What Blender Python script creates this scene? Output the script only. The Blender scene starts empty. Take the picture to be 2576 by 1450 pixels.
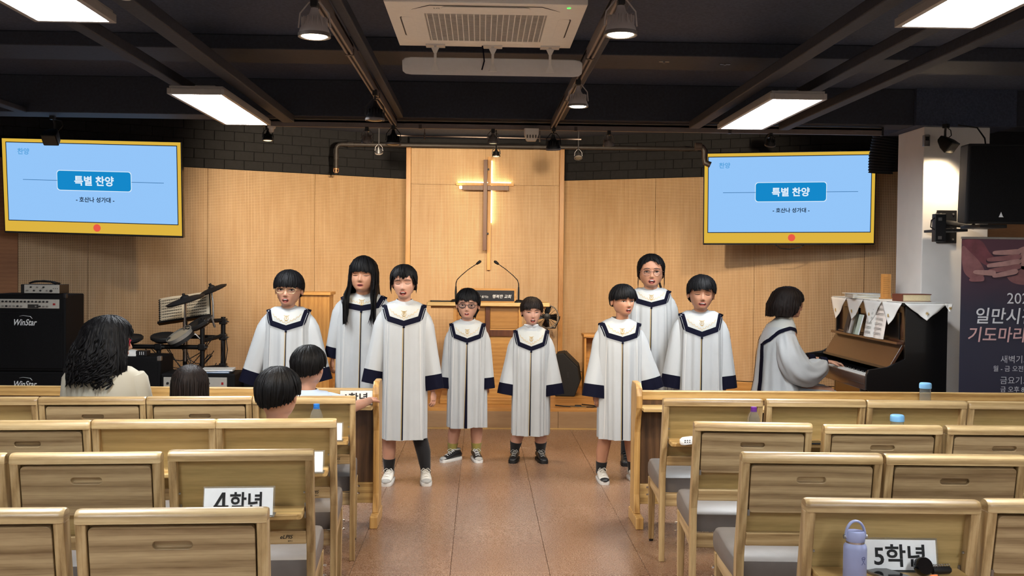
import bpy, bmesh, math, random
from mathutils import Vector, Matrix, Euler
from mathutils.bvhtree import BVHTree
random.seed(7)
R = math.radians
scene = bpy.context.scene
COL = scene.collection

# ------------------------------------------------------------------ camera, world, exposure
cam = bpy.data.cameras.new('camera')
cam.sensor_width = 36.0
cam.lens = 36.0 * 2570.0 / 2576.0
cam.clip_start = 0.05
camo = bpy.data.objects.new('camera', cam)
COL.objects.link(camo)
_r = (0.99947950, -0.03032824, 0.01099696)
_u = (-0.01030310, 0.02294059, 0.99968374)
_f = (0.03057093, 0.9992767, -0.02261618)
camo.matrix_world = Matrix(((_r[0], _u[0], -_f[0], 0.0), (_r[1], _u[1], -_f[1], 0.0),
                            (_r[2], _u[2], -_f[2], 1.53), (0, 0, 0, 1)))
scene.camera = camo

world = bpy.data.worlds.new('world')
scene.world = world
world.use_nodes = True
world.node_tree.nodes['Background'].inputs[0].default_value = (0.9, 0.93, 1.0, 1)
world.node_tree.nodes['Background'].inputs[1].default_value = 0.02

PANEL_E = 28.0          # ceiling LED panel radiance
SPOT_E = 1.0            # scale of all track lamps
scene.view_settings.view_transform = 'Standard'
scene.view_settings.look = 'None'
scene.view_settings.gamma = 1.0
scene.view_settings.use_curve_mapping = False
scene.view_settings.exposure = 1.1
SCREEN_E = 0.97 / 2 ** scene.view_settings.exposure      # television radiance

# ------------------------------------------------------------------ materials
def lin(c):
    return tuple(((v / 255.0) / 12.92 if v / 255.0 <= 0.04045 else ((v / 255.0 + 0.055) / 1.055) ** 2.4) for v in c)

MATS = {}
class NT:
    """small wrapper over a node tree"""
    def __init__(self, name):
        self.m = bpy.data.materials.new(name)
        self.m.use_nodes = True
        self.t = self.m.node_tree
        self.b = self.t.nodes['Principled BSDF']
    def n(self, typ, **kw):
        nd = self.t.nodes.new(typ)
        for k, v in kw.items():
            if k.startswith('i_'):
                key = k[2:]
                key = int(key) if key.isdigit() else key.replace('_', ' ')
                nd.inputs[key].default_value = v
            else:
                setattr(nd, k, v)
        return nd
    def l(self, a, b):
        self.t.links.new(a, b)
    def coord(self, scale=(1, 1, 1), rnd=True, out='Object'):
        tc = self.n('ShaderNodeTexCoord')
        mp = self.n('ShaderNodeMapping')
        mp.inputs['Scale'].default_value = scale
        self.l(tc.outputs[out], mp.inputs['Vector'])
        if rnd:
            oi = self.n('ShaderNodeObjectInfo')
            mul = self.n('ShaderNodeMath', operation='MULTIPLY', i_1=37.0)
            self.l(oi.outputs['Random'], mul.inputs[0])
            cmb = self.n('ShaderNodeCombineXYZ')
            for k in range(3):
                self.l(mul.outputs[0], cmb.inputs[k])
            self.l(cmb.outputs[0], mp.inputs['Location'])
        return mp.outputs[0]
    def noise(self, vec, scale, detail=3.0, rough=0.5, dist=0.0):
        nd = self.n('ShaderNodeTexNoise')
        nd.inputs['Scale'].default_value = scale
        nd.inputs['Detail'].default_value = detail
        nd.inputs['Roughness'].default_value = rough
        nd.inputs['Distortion'].default_value = dist
        self.l(vec, nd.inputs['Vector'])
        return nd.outputs['Fac']
    def ramp(self, fac, stops):
        nd = self.n('ShaderNodeValToRGB')
        cr = nd.color_ramp
        while len(cr.elements) < len(stops):
            cr.elements.new(0.5)
        for e, (p, c) in zip(cr.elements, stops):
            e.position = p
            e.color = (*c, 1) if len(c) == 3 else c
        self.l(fac, nd.inputs[0])
        return nd.outputs[0]
    def bump(self, fac, strength=0.2, dist=0.002):
        nd = self.n('ShaderNodeBump')
        nd.inputs['Strength'].default_value = strength
        nd.inputs['Distance'].default_value = dist
        self.l(fac, nd.inputs['Height'])
        self.l(nd.outputs[0], self.b.inputs['Normal'])
    def math(self, op, a, b=None, c=None):
        nd = self.n('ShaderNodeMath', operation=op)
        for k, v in enumerate((a, b, c)):
            if v is None:
                continue
            if isinstance(v, (int, float)):
                nd.inputs[k].default_value = v
            else:
                self.l(v, nd.inputs[k])
        return nd.outputs[0]
    def mix(self, fac, a, b):
        nd = self.n('ShaderNodeMix', data_type='RGBA')
        for sock, v in ((nd.inputs[0], fac), (nd.inputs[6], a), (nd.inputs[7], b)):
            if isinstance(v, (int, float)):
                sock.default_value = v
            elif isinstance(v, tuple):
                sock.default_value = (*v, 1)
            else:
                self.l(v, sock)
        return nd.outputs[2]

def plain(name, rgb, rough=0.5, metal=0.0, var=0.06, nscale=40.0, bump=0.0, spec=0.5, coat=0.0, trans=0.0, ior=1.45, emit=0.0, sheen=0.0):
    """a solid coloured surface with a little procedural variation"""
    if name in MATS:
        return MATS[name]
    t = NT(name)
    c = lin(rgb)
    b = t.b
    b.inputs['Roughness'].default_value = rough
    b.inputs['Metallic'].default_value = metal
    b.inputs['Specular IOR Level'].default_value = spec
    b.inputs['Coat Weight'].default_value = coat
    b.inputs['Transmission Weight'].default_value = trans
    b.inputs['IOR'].default_value = ior
    b.inputs['Sheen Weight'].default_value = sheen
    if var > 0:
        f = t.noise(t.coord(), nscale, 3.0)
        lo = tuple(v * (1 - var) for v in c)
        hi = tuple(min(1.0, v * (1 + var)) for v in c)
        t.l(t.ramp(f, [(0.3, lo), (0.7, hi)]), b.inputs['Base Color'])
        if bump:
            t.bump(f, bump, 0.002)
    else:
        b.inputs['Base Color'].default_value = (*c, 1)
    if emit:
        b.inputs['Emission Color'].default_value = (*c, 1)
        b.inputs['Emission Strength'].default_value = emit
    MATS[name] = t.m
    return t.m

def emitter(name, rgb, strength, linear=False):
    if name in MATS:
        return MATS[name]
    m = bpy.data.materials.new(name)
    m.use_nodes = True
    t = m.node_tree
    t.nodes.clear()
    e = t.nodes.new('ShaderNodeEmission')
    o = t.nodes.new('ShaderNodeOutputMaterial')
    e.inputs[0].default_value = (*(rgb if linear else lin(rgb)), 1)
    e.inputs[1].default_value = strength
    t.links.new(e.outputs[0], o.inputs[0])
    MATS[name] = m
    return m

def wood(name, dark, mid, light, axis='x', rough=0.38, scale=1.0, contrast=1.0, coat=0.0):
    """timber with the grain running along one axis of the object"""
    if name in MATS:
        return MATS[name]
    t = NT(name)
    sc = {'x': (0.9, 9, 9), 'y': (9, 0.9, 9), 'z': (9, 9, 0.9)}[axis]
    sc = tuple(v * scale for v in sc)
    v = t.coord(sc)
    wav = t.n('ShaderNodeTexWave', wave_type='RINGS', rings_direction={'x': 'X', 'y': 'Y', 'z': 'Z'}[axis], wave_profile='SIN')
    wav.inputs['Scale'].default_value = 1.0
    wav.inputs['Distortion'].default_value = 6.5
    wav.inputs['Detail'].default_value = 3.0
    wav.inputs['Detail Scale'].default_value = 0.9
    t.l(v, wav.inputs['Vector'])
    fine = t.noise(t.coord(tuple(s * 5 for s in sc)), 3.0, 4.0, 0.6)
    broad = t.noise(t.coord(tuple(s * 0.22 for s in sc)), 2.2, 2.0)
    a = t.math('MULTIPLY', wav.outputs['Fac'], 0.20 * contrast)
    b2 = t.math('MULTIPLY', fine, 0.28)
    c2 = t.math('MULTIPLY', broad, 0.50)
    ln = t.n('ShaderNodeTexWave', wave_type='BANDS', bands_direction={'x': 'Z', 'y': 'X', 'z': 'X'}[axis], wave_profile='SIN')
    ln.inputs['Scale'].default_value = 2.6
    ln.inputs['Distortion'].default_value = 11.0
    ln.inputs['Detail'].default_value = 5.0
    ln.inputs['Detail Scale'].default_value = 0.35
    t.l(v, ln.inputs['Vector'])
    line = t.math('MULTIPLY', t.math('POWER', ln.outputs['Fac'], 9.0), 0.07 * contrast)
    s = t.math('SUBTRACT', t.math('ADD', t.math('ADD', a, b2), c2), line)
    t.l(t.ramp(s, [(0.28, lin(dark)), (0.52, lin(mid)), (0.78, lin(light))]), t.b.inputs['Base Color'])
    t.b.inputs['Roughness'].default_value = rough
    t.b.inputs['Coat Weight'].default_value = coat
    t.b.inputs['Coat Roughness'].default_value = 0.25
    t.bump(fine, 0.12, 0.001)
    MATS[name] = t.m
    return t.m

def perforated(name, base, base2, hole, pitch=0.0158, rad=0.26):
    """acoustic board: regular drilled holes on a wood face (object x along the board, z up)"""
    if name in MATS:
        return MATS[name]
    t = NT(name)
    tc = t.n('ShaderNodeTexCoord')
    sep = t.n('ShaderNodeSeparateXYZ')
    t.l(tc.outputs['Object'], sep.inputs[0])
    d = []
    for ax in ('X', 'Z'):
        q = t.math('FRACT', t.math('ADD', t.math('DIVIDE', sep.outputs[ax], pitch), 400.0))
        q = t.math('SUBTRACT', q, 0.5)
        d.append(t.math('MULTIPLY', q, q))
    r = t.math('SQRT', t.math('ADD', d[0], d[1]))
    mask = t.n('ShaderNodeMapRange', i_1=rad - 0.05, i_2=rad + 0.05, i_3=1.0, i_4=0.0)
    t.l(r, mask.inputs[0])
    grain = t.noise(t.coord((2.2, 2.2, 0.5)), 5.0, 4.0, 0.6)
    streak = t.noise(t.coord((60, 60, 1.2)), 1.0, 2.0)
    g = t.math('ADD', t.math('MULTIPLY', grain, 0.55), t.math('MULTIPLY', streak, 0.45))
    c = t.ramp(g, [(0.3, lin(base2)), (0.7, lin(base))])
    t.l(t.mix(mask.outputs[0], c, lin(hole)), t.b.inputs['Base Color'])
    t.b.inputs['Roughness'].default_value = 0.55
    inv = t.math('SUBTRACT', 1.0, mask.outputs[0])
    t.bump(inv, 0.5, 0.002)
    MATS[name] = t.m
    return t.m

def floor_tile_mat():
    t = NT('floor_tile')
    v = t.coord((1, 1, 1), rnd=True)
    wv = t.n('ShaderNodeNewGeometry').outputs['Position']
    a = t.noise(v, 420.0, 2.0, 0.7)
    b = t.noise(v, 130.0, 3.0, 0.6)
    c = t.noise(wv, 0.8, 2.0)
    s = t.math('ADD', t.math('MULTIPLY', a, 0.62), t.math('ADD', t.math('MULTIPLY', b, 0.28), t.math('MULTIPLY', c, 0.10)))
    col = t.ramp(s, [(0.39, lin((74, 50, 38))), (0.47, lin((118, 85, 64))), (0.54, lin((142, 106, 82))), (0.62, lin((212, 188, 164)))])
    t.l(col, t.b.inputs['Base Color'])
    rr = t.n('ShaderNodeMapRange', i_1=0.3, i_2=0.7, i_3=0.20, i_4=0.36)
    t.l(b, rr.inputs[0])
    t.l(rr.outputs[0], t.b.inputs['Roughness'])
    t.b.inputs['Specular IOR Level'].default_value = 0.55
    t.bump(b, 0.10, 0.0012)
    MATS['floor_tile'] = t.m
    return t.m

def hair_mat(name, rgb, rgb2, rough=0.55):
    if name in MATS:
        return MATS[name]
    t = NT(name)
    v = t.coord((150, 150, 9), rnd=False)
    f = t.noise(v, 1.0, 3.0, 0.6)
    t.l(t.ramp(f, [(0.35, lin(rgb)), (0.75, lin(rgb2))]), t.b.inputs['Base Color'])
    t.b.inputs['Roughness'].default_value = rough
    t.b.inputs['Specular IOR Level'].default_value = 0.16
    t.bump(f, 0.8, 0.003)
    MATS[name] = t.m
    return t.m

def skin_mat(name, rgb):
    if name in MATS:
        return MATS[name]
    t = NT(name)
    c = lin(rgb)
    f = t.noise(t.coord(rnd=False), 26.0, 3.0)
    t.l(t.ramp(f, [(0.3, (c[0] * 0.95, c[1] * 0.90, c[2] * 0.88)), (0.7, c)]), t.b.inputs['Base Color'])
    t.b.inputs['Roughness'].default_value = 0.5
    t.b.inputs['Subsurface Weight'].default_value = 0.08
    t.b.inputs['Subsurface Radius'].default_value = (0.012, 0.005, 0.003)
    t.b.inputs['Subsurface Scale'].default_value = 1.0
    MATS[name] = t.m
    return t.m

def cloth_mat(name, rgb, rough=0.55, sheen=0.15, weave=900.0, spec=0.4):
    if name in MATS:
        return MATS[name]
    t = NT(name)
    c = lin(rgb)
    f = t.noise(t.coord(rnd=False), 9.0, 2.0)
    w = t.noise(t.coord(rnd=False), weave, 1.0)
    t.l(t.ramp(f, [(0.3, tuple(x * 0.96 for x in c)), (0.7, c)]), t.b.inputs['Base Color'])
    t.b.inputs['Roughness'].default_value = rough
    t.b.inputs['Sheen Weight'].default_value = sheen
    t.b.inputs['Specular IOR Level'].default_value = spec
    t.bump(w, 0.05, 0.0006)
    MATS[name] = t.m
    return t.m

BLACKC = plain('ceiling_black', (62, 70, 90), 0.8, var=0.25, nscale=60, bump=0.3)
BLACKW = plain('brick_black', (22, 23, 28), 0.75, var=0.3, nscale=30, bump=0.3)
BEAM = plain('beam_black', (44, 48, 60), 0.65, var=0.2, nscale=50, bump=0.2)
WOODX = wood('chair_wood_x', (132, 104, 66), (182, 154, 109), (213, 188, 144), 'x', 0.34)
WOODZ = wood('chair_wood_z', (132, 104, 66), (182, 154, 109), (213, 188, 144), 'z', 0.36)
WOODY = wood('chair_wood_y', (132, 104, 66), (182, 154, 109), (213, 188, 144), 'y', 0.36)
DESKW = wood('desk_panel_wood', (118, 94, 63), (166, 142, 105), (198, 175, 134), 'x', 0.42, scale=0.8, contrast=1.15)
PLYW = wood('back_ply_wood', (146, 124, 76), (176, 151, 100), (194, 170, 118), 'x', 0.5, scale=0.9, contrast=0.6)
RAILW = wood('rail_wood', (156, 120, 68), (202, 168, 110), (224, 194, 138), 'x', 0.36)
PEWZ = wood('pew_wood_z', (150, 108, 56), (196, 154, 92), (222, 184, 122), 'z', 0.36)
WALNUT = wood('modesty_panel_wood', (70, 48, 30), (98, 70, 45), (126, 94, 62), 'z', 0.5)
PERF = perforated('perforated_board', (216, 184, 142), (196, 158, 112), (112, 78, 48))
PLAINB = wood('plain_brown_panel', (140, 92, 56), (166, 112, 70), (182, 128, 84), 'x', 0.6, contrast=0.4)
HONEY = wood('honey_oak_x', (166, 114, 56), (198, 147, 80), (220, 175, 106), 'x', 0.4, contrast=0.6)
HONEYZ = wood('honey_oak_z', (166, 114, 56), (198, 147, 80), (220, 175, 106), 'z', 0.4, contrast=0.6)
STAGEW = wood('stage_wood', (166, 110, 54), (196, 142, 78), (216, 166, 100), 'x', 0.32, contrast=0.6)
REDWOOD = wood('cherry_brown', (74, 38, 18), (96, 52, 25), (116, 68, 36), 'z', 0.4, contrast=0.6)
FLOORM = floor_tile_mat()
GREYV = plain('grey_vinyl', (112, 106, 102), 0.42, var=0.06, nscale=18, bump=0.05)
BLK = plain('black_plastic', (20, 20, 22), 0.45, var=0.1)
BLKM = plain('black_matte', (16, 16, 18), 0.75, var=0.2, nscale=220, bump=0.4)
BLKG = plain('black_gloss', (12, 12, 14), 0.12, var=0.0, coat=0.3)
DGREY = plain('dark_grey_metal', (58, 58, 62), 0.4, metal=0.6, var=0.08)
CHROME = plain('chrome', (205, 205, 208), 0.16, metal=1.0, var=0.02)
STEEL = plain('brushed_steel', (160, 158, 155), 0.35, metal=0.9, var=0.05)
WHITEP = plain('white_plastic', (222, 216, 208), 0.45, var=0.03)
WHITEPAPER = plain('white_paper', (238, 240, 240), 0.7, var=0.02)
INK = plain('black_ink', (24, 24, 26), 0.7, var=0.0)
LINEN = cloth_mat('white_linen', (232, 230, 226), 0.8)
ROBE = cloth_mat('robe_white', (177, 180, 182), 0.45, 0.0)
YOKE = cloth_mat('yoke_cream', (184, 185, 181), 0.5, 0.0)
NAVY = cloth_mat('robe_navy', (10, 11, 30), 0.8, 0.0, spec=0.12)
GOLD = plain('gold_thread', (186, 152, 78), 0.45, metal=0.25, var=0.05)
HAIRB = hair_mat('hair_black', (4, 4, 5), (20, 19, 22))
HAIRBR = hair_mat('hair_brown', (12, 8, 7), (42, 31, 27))
SK1 = skin_mat('skin_warm', (190, 142, 117))
SK2 = skin_mat('skin_tan', (184, 134, 106))
SK3 = skin_mat('skin_light', (192, 146, 124))
LIP = plain('lip_rose', (176, 98, 90), 0.4, var=0.03)
MOUTH = plain('mouth_dark', (62, 20, 18), 0.5, var=0.0)
TOOTH = plain('tooth', (226, 220, 208), 0.3, var=0.0)
EYEW = plain('eye_white', (214, 206, 200), 0.25, var=0.0)
EYED = plain('eye_dark', (20, 14, 12), 0.15, var=0.0)
BROW = plain('brow_hair', (38, 28, 26), 0.7, var=0.0)

# ------------------------------------------------------------------ mesh helpers
class MB:
    """collects shapes; build() links them as one mesh object"""
    def __init__(self):
        self.v, self.f, self.mi = [], [], []
    def add(self, verts, faces, mi=0, M=None):
        o = len(self.v)
        if M is not None:
            verts = [M @ Vector(p) for p in verts]
        self.v.extend([tuple(p) for p in verts])
        for f in faces:
            self.f.append([i + o for i in f])
            self.mi.append(mi)
        return self
    def box(self, x0, x1, y0, y1, z0, z1, mi=0, M=None):
        vs = [(x0, y0, z0), (x1, y0, z0), (x1, y1, z0), (x0, y1, z0), (x0, y0, z1), (x1, y0, z1), (x1, y1, z1), (x0, y1, z1)]
        fs = [(0, 3, 2, 1), (4, 5, 6, 7), (0, 1, 5, 4), (1, 2, 6, 5), (2, 3, 7, 6), (3, 0, 4, 7)]
        return self.add(vs, fs, mi, M)
    def loft(self, rings, closed=True, cap0=True, cap1=True, mi=0, M=None):
        n = len(rings[0])
        vs = [p for r in rings for p in r]
        fs = []
        for k in range(len(rings) - 1):
            for i in range(n if closed else n - 1):
                j = (i + 1) % n
                fs.append((k * n + i, k * n + j, (k + 1) * n + j, (k + 1) * n + i))
        if cap0:
            fs.append(tuple(reversed(range(n))))
        if cap1:
            fs.append(tuple(range((len(rings) - 1) * n, len(rings) * n)))
        return self.add(vs, fs, mi, M)
    def tube(self, pts, rad, n=8, cap=True, mi=0, M=None, flat=1.0, up=None):
        """round bar through pts; rad is one value or one per point; flat squashes the second axis"""
        pts = [Vector(p) for p in pts]
        if not hasattr(rad, '__len__'):
            rad = [rad] * len(pts)
        rings = []
        nrm = None
        for i, p in enumerate(pts):
            a = pts[max(0, i - 1)]
            b = pts[min(len(pts) - 1, i + 1)]
            t = (b - a)
            if t.length < 1e-9:
                t = Vector((0, 0, 1))
            t.normalize()
            if nrm is None:
                ref = Vector(up) if up else (Vector((0, 0, 1)) if abs(t.z) < 0.9 else Vector((1, 0, 0)))
                nrm = (ref - t * ref.dot(t)).normalized()
            else:
                nrm = (nrm - t * nrm.dot(t))
                if nrm.length < 1e-6:
                    nrm = t.orthogonal()
                nrm.normalize()
            bi = t.cross(nrm)
            rings.append([p + (nrm * math.cos(2 * math.pi * k / n) * flat + bi * math.sin(2 * math.pi * k / n)) * rad[i] for k in range(n)])
        return self.loft(rings, True, cap, cap, mi, M)
    def lathe(self, prof, n=24, mi=0, M=None, cap=True):
        rings = [[(r * math.cos(2 * math.pi * k / n), r * math.sin(2 * math.pi * k / n), z) for k in range(n)] for r, z in prof]
        return self.loft(rings, True, cap, cap, mi, M)
    def prism(self, poly, z0, z1, mi=0, M=None):
        n = len(poly)
        vs = [(x, y, z0) for x, y in poly] + [(x, y, z1) for x, y in poly]
        fs = [tuple(reversed(range(n))), tuple(range(n, 2 * n))]
        for i in range(n):
            j = (i + 1) % n
            fs.append((i, j, n + j, n + i))
        return self.add(vs, fs, mi, M)
    def ball(self, c, r, n=12, m=8, mi=0, M=None):
        if not hasattr(r, '__len__'):
            r = (r, r, r)
        rings = []
        for k in range(m + 1):
            a = math.pi * (0.02 + 0.96 * k / m)
            rings.append([(c[0] + r[0] * math.sin(a) * math.cos(2 * math.pi * i / n), c[1] + r[1] * math.sin(a) * math.sin(2 * math.pi * i / n), c[2] - r[2] * math.cos(a)) for i in range(n)])
        return self.loft(rings, True, True, True, mi, M)
    def mesh(self, name):
        me = bpy.data.meshes.new(name)
        me.from_pydata(self.v, [], self.f)
        return me
    def build(self, name, mats, parent=None, smooth=None, bevel=0.0, seg=2, M=None, fix=True, **props):
        if not isinstance(mats, (list, tuple)):
            mats = [mats]
        me = self.mesh(name)
        for m in mats:
            me.materials.append(m)
        if len(mats) > 1:
            me.polygons.foreach_set('material_index', self.mi)
        if fix:
            bm = bmesh.new()
            bm.from_mesh(me)
            bmesh.ops.recalc_face_normals(bm, faces=bm.faces)
            bm.to_mesh(me)
            bm.free()
        if smooth is not None:
            me.polygons.foreach_set('use_smooth', [True] * len(me.polygons))
            if smooth < 179:
                me.set_sharp_from_angle(angle=R(smooth))
        me.update()
        o = bpy.data.objects.new(name, me)
        COL.objects.link(o)
        if bevel:
            md = o.modifiers.new('bevel', 'BEVEL')
            md.width = bevel
            md.segments = seg
            md.limit_method = 'ANGLE'
            md.angle_limit = R(40)
        if parent is not None:
            o.parent = parent
        if M is not None:
            o.matrix_local = M
        for k, v in props.items():
            o[k] = v
        return o

def thing(name, label, cat, loc=(0, 0, 0), rz=0.0, group=None):
    o = bpy.data.objects.new(name, None)
    o.empty_display_size = 0.1
    COL.objects.link(o)
    o.location = loc
    o.rotation_euler = (0, 0, rz)
    tag(o, label, cat, group)
    return o

def tag(o, label=None, cat=None, group=None, kind=None):
    if label:
        o['label'] = label
    if cat:
        o['category'] = cat
    if group:
        o['group'] = group
    if kind:
        o['kind'] = kind
    return o

KIDS = {}
def copy_tree(o, parent=None):
    c = o.copy()
    COL.objects.link(c)
    if parent is not None:
        c.parent = parent
    for ch in list(o.children):
        copy_tree(ch, c)
    return c

def T(x, y, z):
    return Matrix.Translation((x, y, z))

def RX(a): return Matrix.Rotation(R(a), 4, 'X')
def RY(a): return Matrix.Rotation(R(a), 4, 'Y')
def RZ(a): return Matrix.Rotation(R(a), 4, 'Z')

def rrect(w, h, r, n=4, cx=0.0, cy=0.0):
    pts = []
    for sx, sy, a0 in ((1, 1, 0), (-1, 1, 90), (-1, -1, 180), (1, -1, 270)):
        for k in range(n + 1):
            a = R(a0 + 90.0 * k / n)
            pts.append((cx + sx * (w / 2 - r) + r * math.cos(a), cy + sy * (h / 2 - r) + r * math.sin(a)))
    return pts

def interp(x, xs, ys):
    if x <= xs[0]:
        return ys[0]
    for k in range(len(xs) - 1):
        if x <= xs[k + 1]:
            t = (x - xs[k]) / (xs[k + 1] - xs[k])
            return ys[k] + (ys[k + 1] - ys[k]) * t
    return ys[-1]

def sinterp(x, xs, ys):
    if x <= xs[0]:
        return ys[0]
    for k in range(len(xs) - 1):
        if x <= xs[k + 1]:
            t = (x - xs[k]) / (xs[k + 1] - xs[k])
            t = t * t * (3 - 2 * t)
            return ys[k] + (ys[k + 1] - ys[k]) * t
    return ys[-1]

# lettering: flat print made once from the built-in typeface, then laid on things
TEXTS = {}
def make_texts(items):
    obs = []
    for key, (body, off, shear) in items.items():
        c = bpy.data.curves.new('lettering', 'FONT')
        c.body = body
        c.offset = off
        c.shear = shear
        c.resolution_u = 3
        o = bpy.data.objects.new('lettering', c)
        COL.objects.link(o)
        obs.append((key, o))
    dg = bpy.context.evaluated_depsgraph_get()
    for key, o in obs:
        TEXTS[key] = bpy.data.meshes.new_from_object(o.evaluated_get(dg))
    for key, o in obs:
        c = o.data
        bpy.data.objects.remove(o)
        bpy.data.curves.remove(c)

def lettering(key, mat, parent, M, width=None, height=None, name='lettering', align='C'):
    """print a text in the local x-y plane of M (x right, y up), centred, scaled to the given width or height"""
    src = TEXTS[key]
    me = src.copy()
    xs = [v.co.x for v in me.vertices]
    ys = [v.co.y for v in me.vertices]
    w, h = max(xs) - min(xs), max(ys) - min(ys)
    sx = width / w if width else None
    sy = height / h if height else None
    sx = sx or sy
    sy = sy or sx
    x0 = (max(xs) + min(xs)) / 2 if align == 'C' else min(xs)
    y0 = (max(ys) + min(ys)) / 2
    for v in me.vertices:
        v.co = ((v.co.x - x0) * sx, (v.co.y - y0) * sy, 0)
    me.materials.clear()
    me.materials.append(mat)
    o = bpy.data.objects.new(name, me)
    COL.objects.link(o)
    o.parent = parent
    o.matrix_local = M
    return o

make_texts({
    'praise': ('찬양', 0.028, 0), 'special': ('특별 찬양', 0.028, 0), 'choir': ('- 호산나 성가대 -', 0.022, 0),
    'g4': ('학년', 0.022, 0), 'g5': ('5학년', 0.022, 0), 'g1': ('1학년', 0.022, 0),
    'elpis': ('eLPIS', 0.012, 0.3), 'elpis2': ('엘피스', 0.012, 0), 'amp': ('WinStar', 0.014, 0.35),
    'lg': ('LG', 0.012, 0), 'year': ('2024', 0.0, 0), 'b1': ('일만시간', 0.012, 0.12), 'b2': ('기도마라톤', 0.012, 0.12),
    'b3': ('새벽기도회', 0.0, 0), 'b4': ('월 - 금 오전 5:30', 0.004, 0), 'b5': ('금요기도회', 0.0, 0), 'b6': ('금 오후 8:00', 0.004, 0),
    'p1': ('함께 섬기는', 0.01, 0), 'p2': ('행복한 교회', 0.012, 0.2),
})
PRINT = Matrix.Rotation(math.pi / 2, 4, 'X')      # print plane standing up, read from -Y

# ------------------------------------------------------------------ the room
def struct(mb, name, mats, **kw):
    o = mb.build(name, mats, **kw)
    o['kind'] = 'structure'
    return o

fl = struct(MB().box(-5.6, 5.6, -4.2, 12.2, -0.12, -0.006), 'floor', plain('floor_joint', (66, 40, 28), 0.6))
TILE = 0.494
TX0 = -0.137
tile_me = None
for i in range(-7, 9):
    for j in range(0, 18):
        if tile_me is None:
            g, gy = 0.0022, 0.0006
            mb = MB().box(g / 2, TILE - g / 2, gy / 2, TILE - gy / 2, -0.006, 0.0)
            o = mb.build('floor_tile', FLOORM, parent=fl, bevel=0.0008, seg=1)
            tile_me = o
        else:
            o = tile_me.copy()
            COL.objects.link(o)
            o.parent = fl
        o.location = (TX0 + i * TILE, 0.60 + j * TILE, 0)
fl2 = MB()
for x0, x1, y0, y1 in ((-5.6, TX0 - 7 * TILE, -4.2, 12), (TX0 + 9 * TILE, 5.6, -4.2, 12), (TX0 - 7 * TILE, TX0 + 9 * TILE, -4.2, 0.6), (TX0 - 7 * TILE, TX0 + 9 * TILE, 0.6 + 18 * TILE, 12)):
    fl2.box(x0, x1, y0, y1, -0.006, 0.0)
fl2.build('floor_covering', FLOORM, parent=fl)

# stage platform
st = struct(MB().box(-3.3, 2.75, 9.50, 11.6, 0.0, 0.17), 'floor_stage', plain('stage_core', (90, 60, 34), 0.7))
for k in range(12):
    y0 = 9.50 + k * 0.16
    MB().box(-3.3, 2.75, y0 + (0 if k else -0.02), y0 + 0.158, 0.165, 0.195).build('plank', STAGEW, parent=st, bevel=0.002)
RISER = wood('riser_panel', (140, 108, 76), (164, 132, 98), (182, 150, 114), 'x', 0.45, contrast=0.5)
for k in range(6):
    x0 = -3.3 + k * 1.0083
    MB().box(x0 + 0.0015, x0 + 1.0068, 9.478, 9.50, 0.012, 0.165).build('riser_panel', RISER, parent=st, bevel=0.0015)
MB().box(-3.3, 2.75, 9.470, 9.478, 0.0, 0.012).build('edge_strip', RAILW, parent=st)

WALL_TOP = 2.47
def wall_frame(P, Q):
    d = Vector((Q[0] - P[0], Q[1] - P[1], 0))
    L = d.length
    d.normalize()
    n = Vector((-d.y, d.x, 0))
    return Matrix(((d.x, n.x, 0, P[0]), (d.y, n.y, 0, P[1]), (0, 0, 1, 0), (0, 0, 0, 1))), L

def stage_wall(name, P, Q, seams, plain_from, bname):
    """angled wall behind the stage: acoustic boards below, black-painted brick above"""
    M, L = wall_frame(P, Q)
    w = struct(MB().box(0, L, 0.014, 0.16, 0, 2.96), name, plain('wall_core', (18, 18, 21), 0.8), M=M)
    for a, b, pl in seams:
        o = MB().box(0.0015, (b - a) - 0.0015, 0, 0.014, 0.36, WALL_TOP).build('acoustic_panel', PLAINB if pl else PERF, parent=w, bevel=0.001, seg=1)
        o.location = (a, 0, 0)
    row = 0
    z = WALL_TOP + 0.004
    bm_ = None
    while z < 2.94:
        x = 0.0 if row % 2 == 0 else -0.1
        while x < L:
            if x > -0.02 and x + 0.19 < L:
                if bm_ is None:
                    bm_ = MB().box(0, 0.1985, 0, 0.02, 0, 0.0935).build('brick', BLACKW, parent=w, bevel=0.003, seg=1)
                    o = bm_
                else:
                    o = bm_.copy()
                    COL.objects.link(o)
                    o.parent = w
                o.location = (x, 0.004 + random.uniform(-0.003, 0.003), z)
            x += 0.201
        z += 0.096
        row += 1
    bb = struct(MB().box(0, L, -0.018, 0.014, 0.0, 0.352), bname, HONEY, M=M, bevel=0.004)
    return w

def on_left(x): return (x, 11.37 + 0.51 * (x + 0.88))
def on_right(x): return (x, 11.35 - 0.51 * (x - 0.90))
KK = math.sqrt(1 + 0.51 ** 2)
P0 = -5.3
stage_wall('wall_left', on_left(P0), on_left(-0.82),
           [((a - P0) * KK, (b - P0) * KK, pl) for a, b, pl in ((-5.3, -4.298, True), (-4.298, -3.762, False), (-3.762, -2.762, False), (-2.762, -1.77, False), (-1.77, -0.82, False))], None, 'baseboard_left')
P1 = 0.86
stage_wall('wall_right', on_right(P1), on_right(5.0),
           [((a - P1) * KK, (b - P1) * KK, pl) for a, b, pl in ((0.86, 1.852, False), (1.852, 2.797, False), (2.797, 3.75, False), (3.75, 5.0, False))], None, 'baseboard_right')
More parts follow.
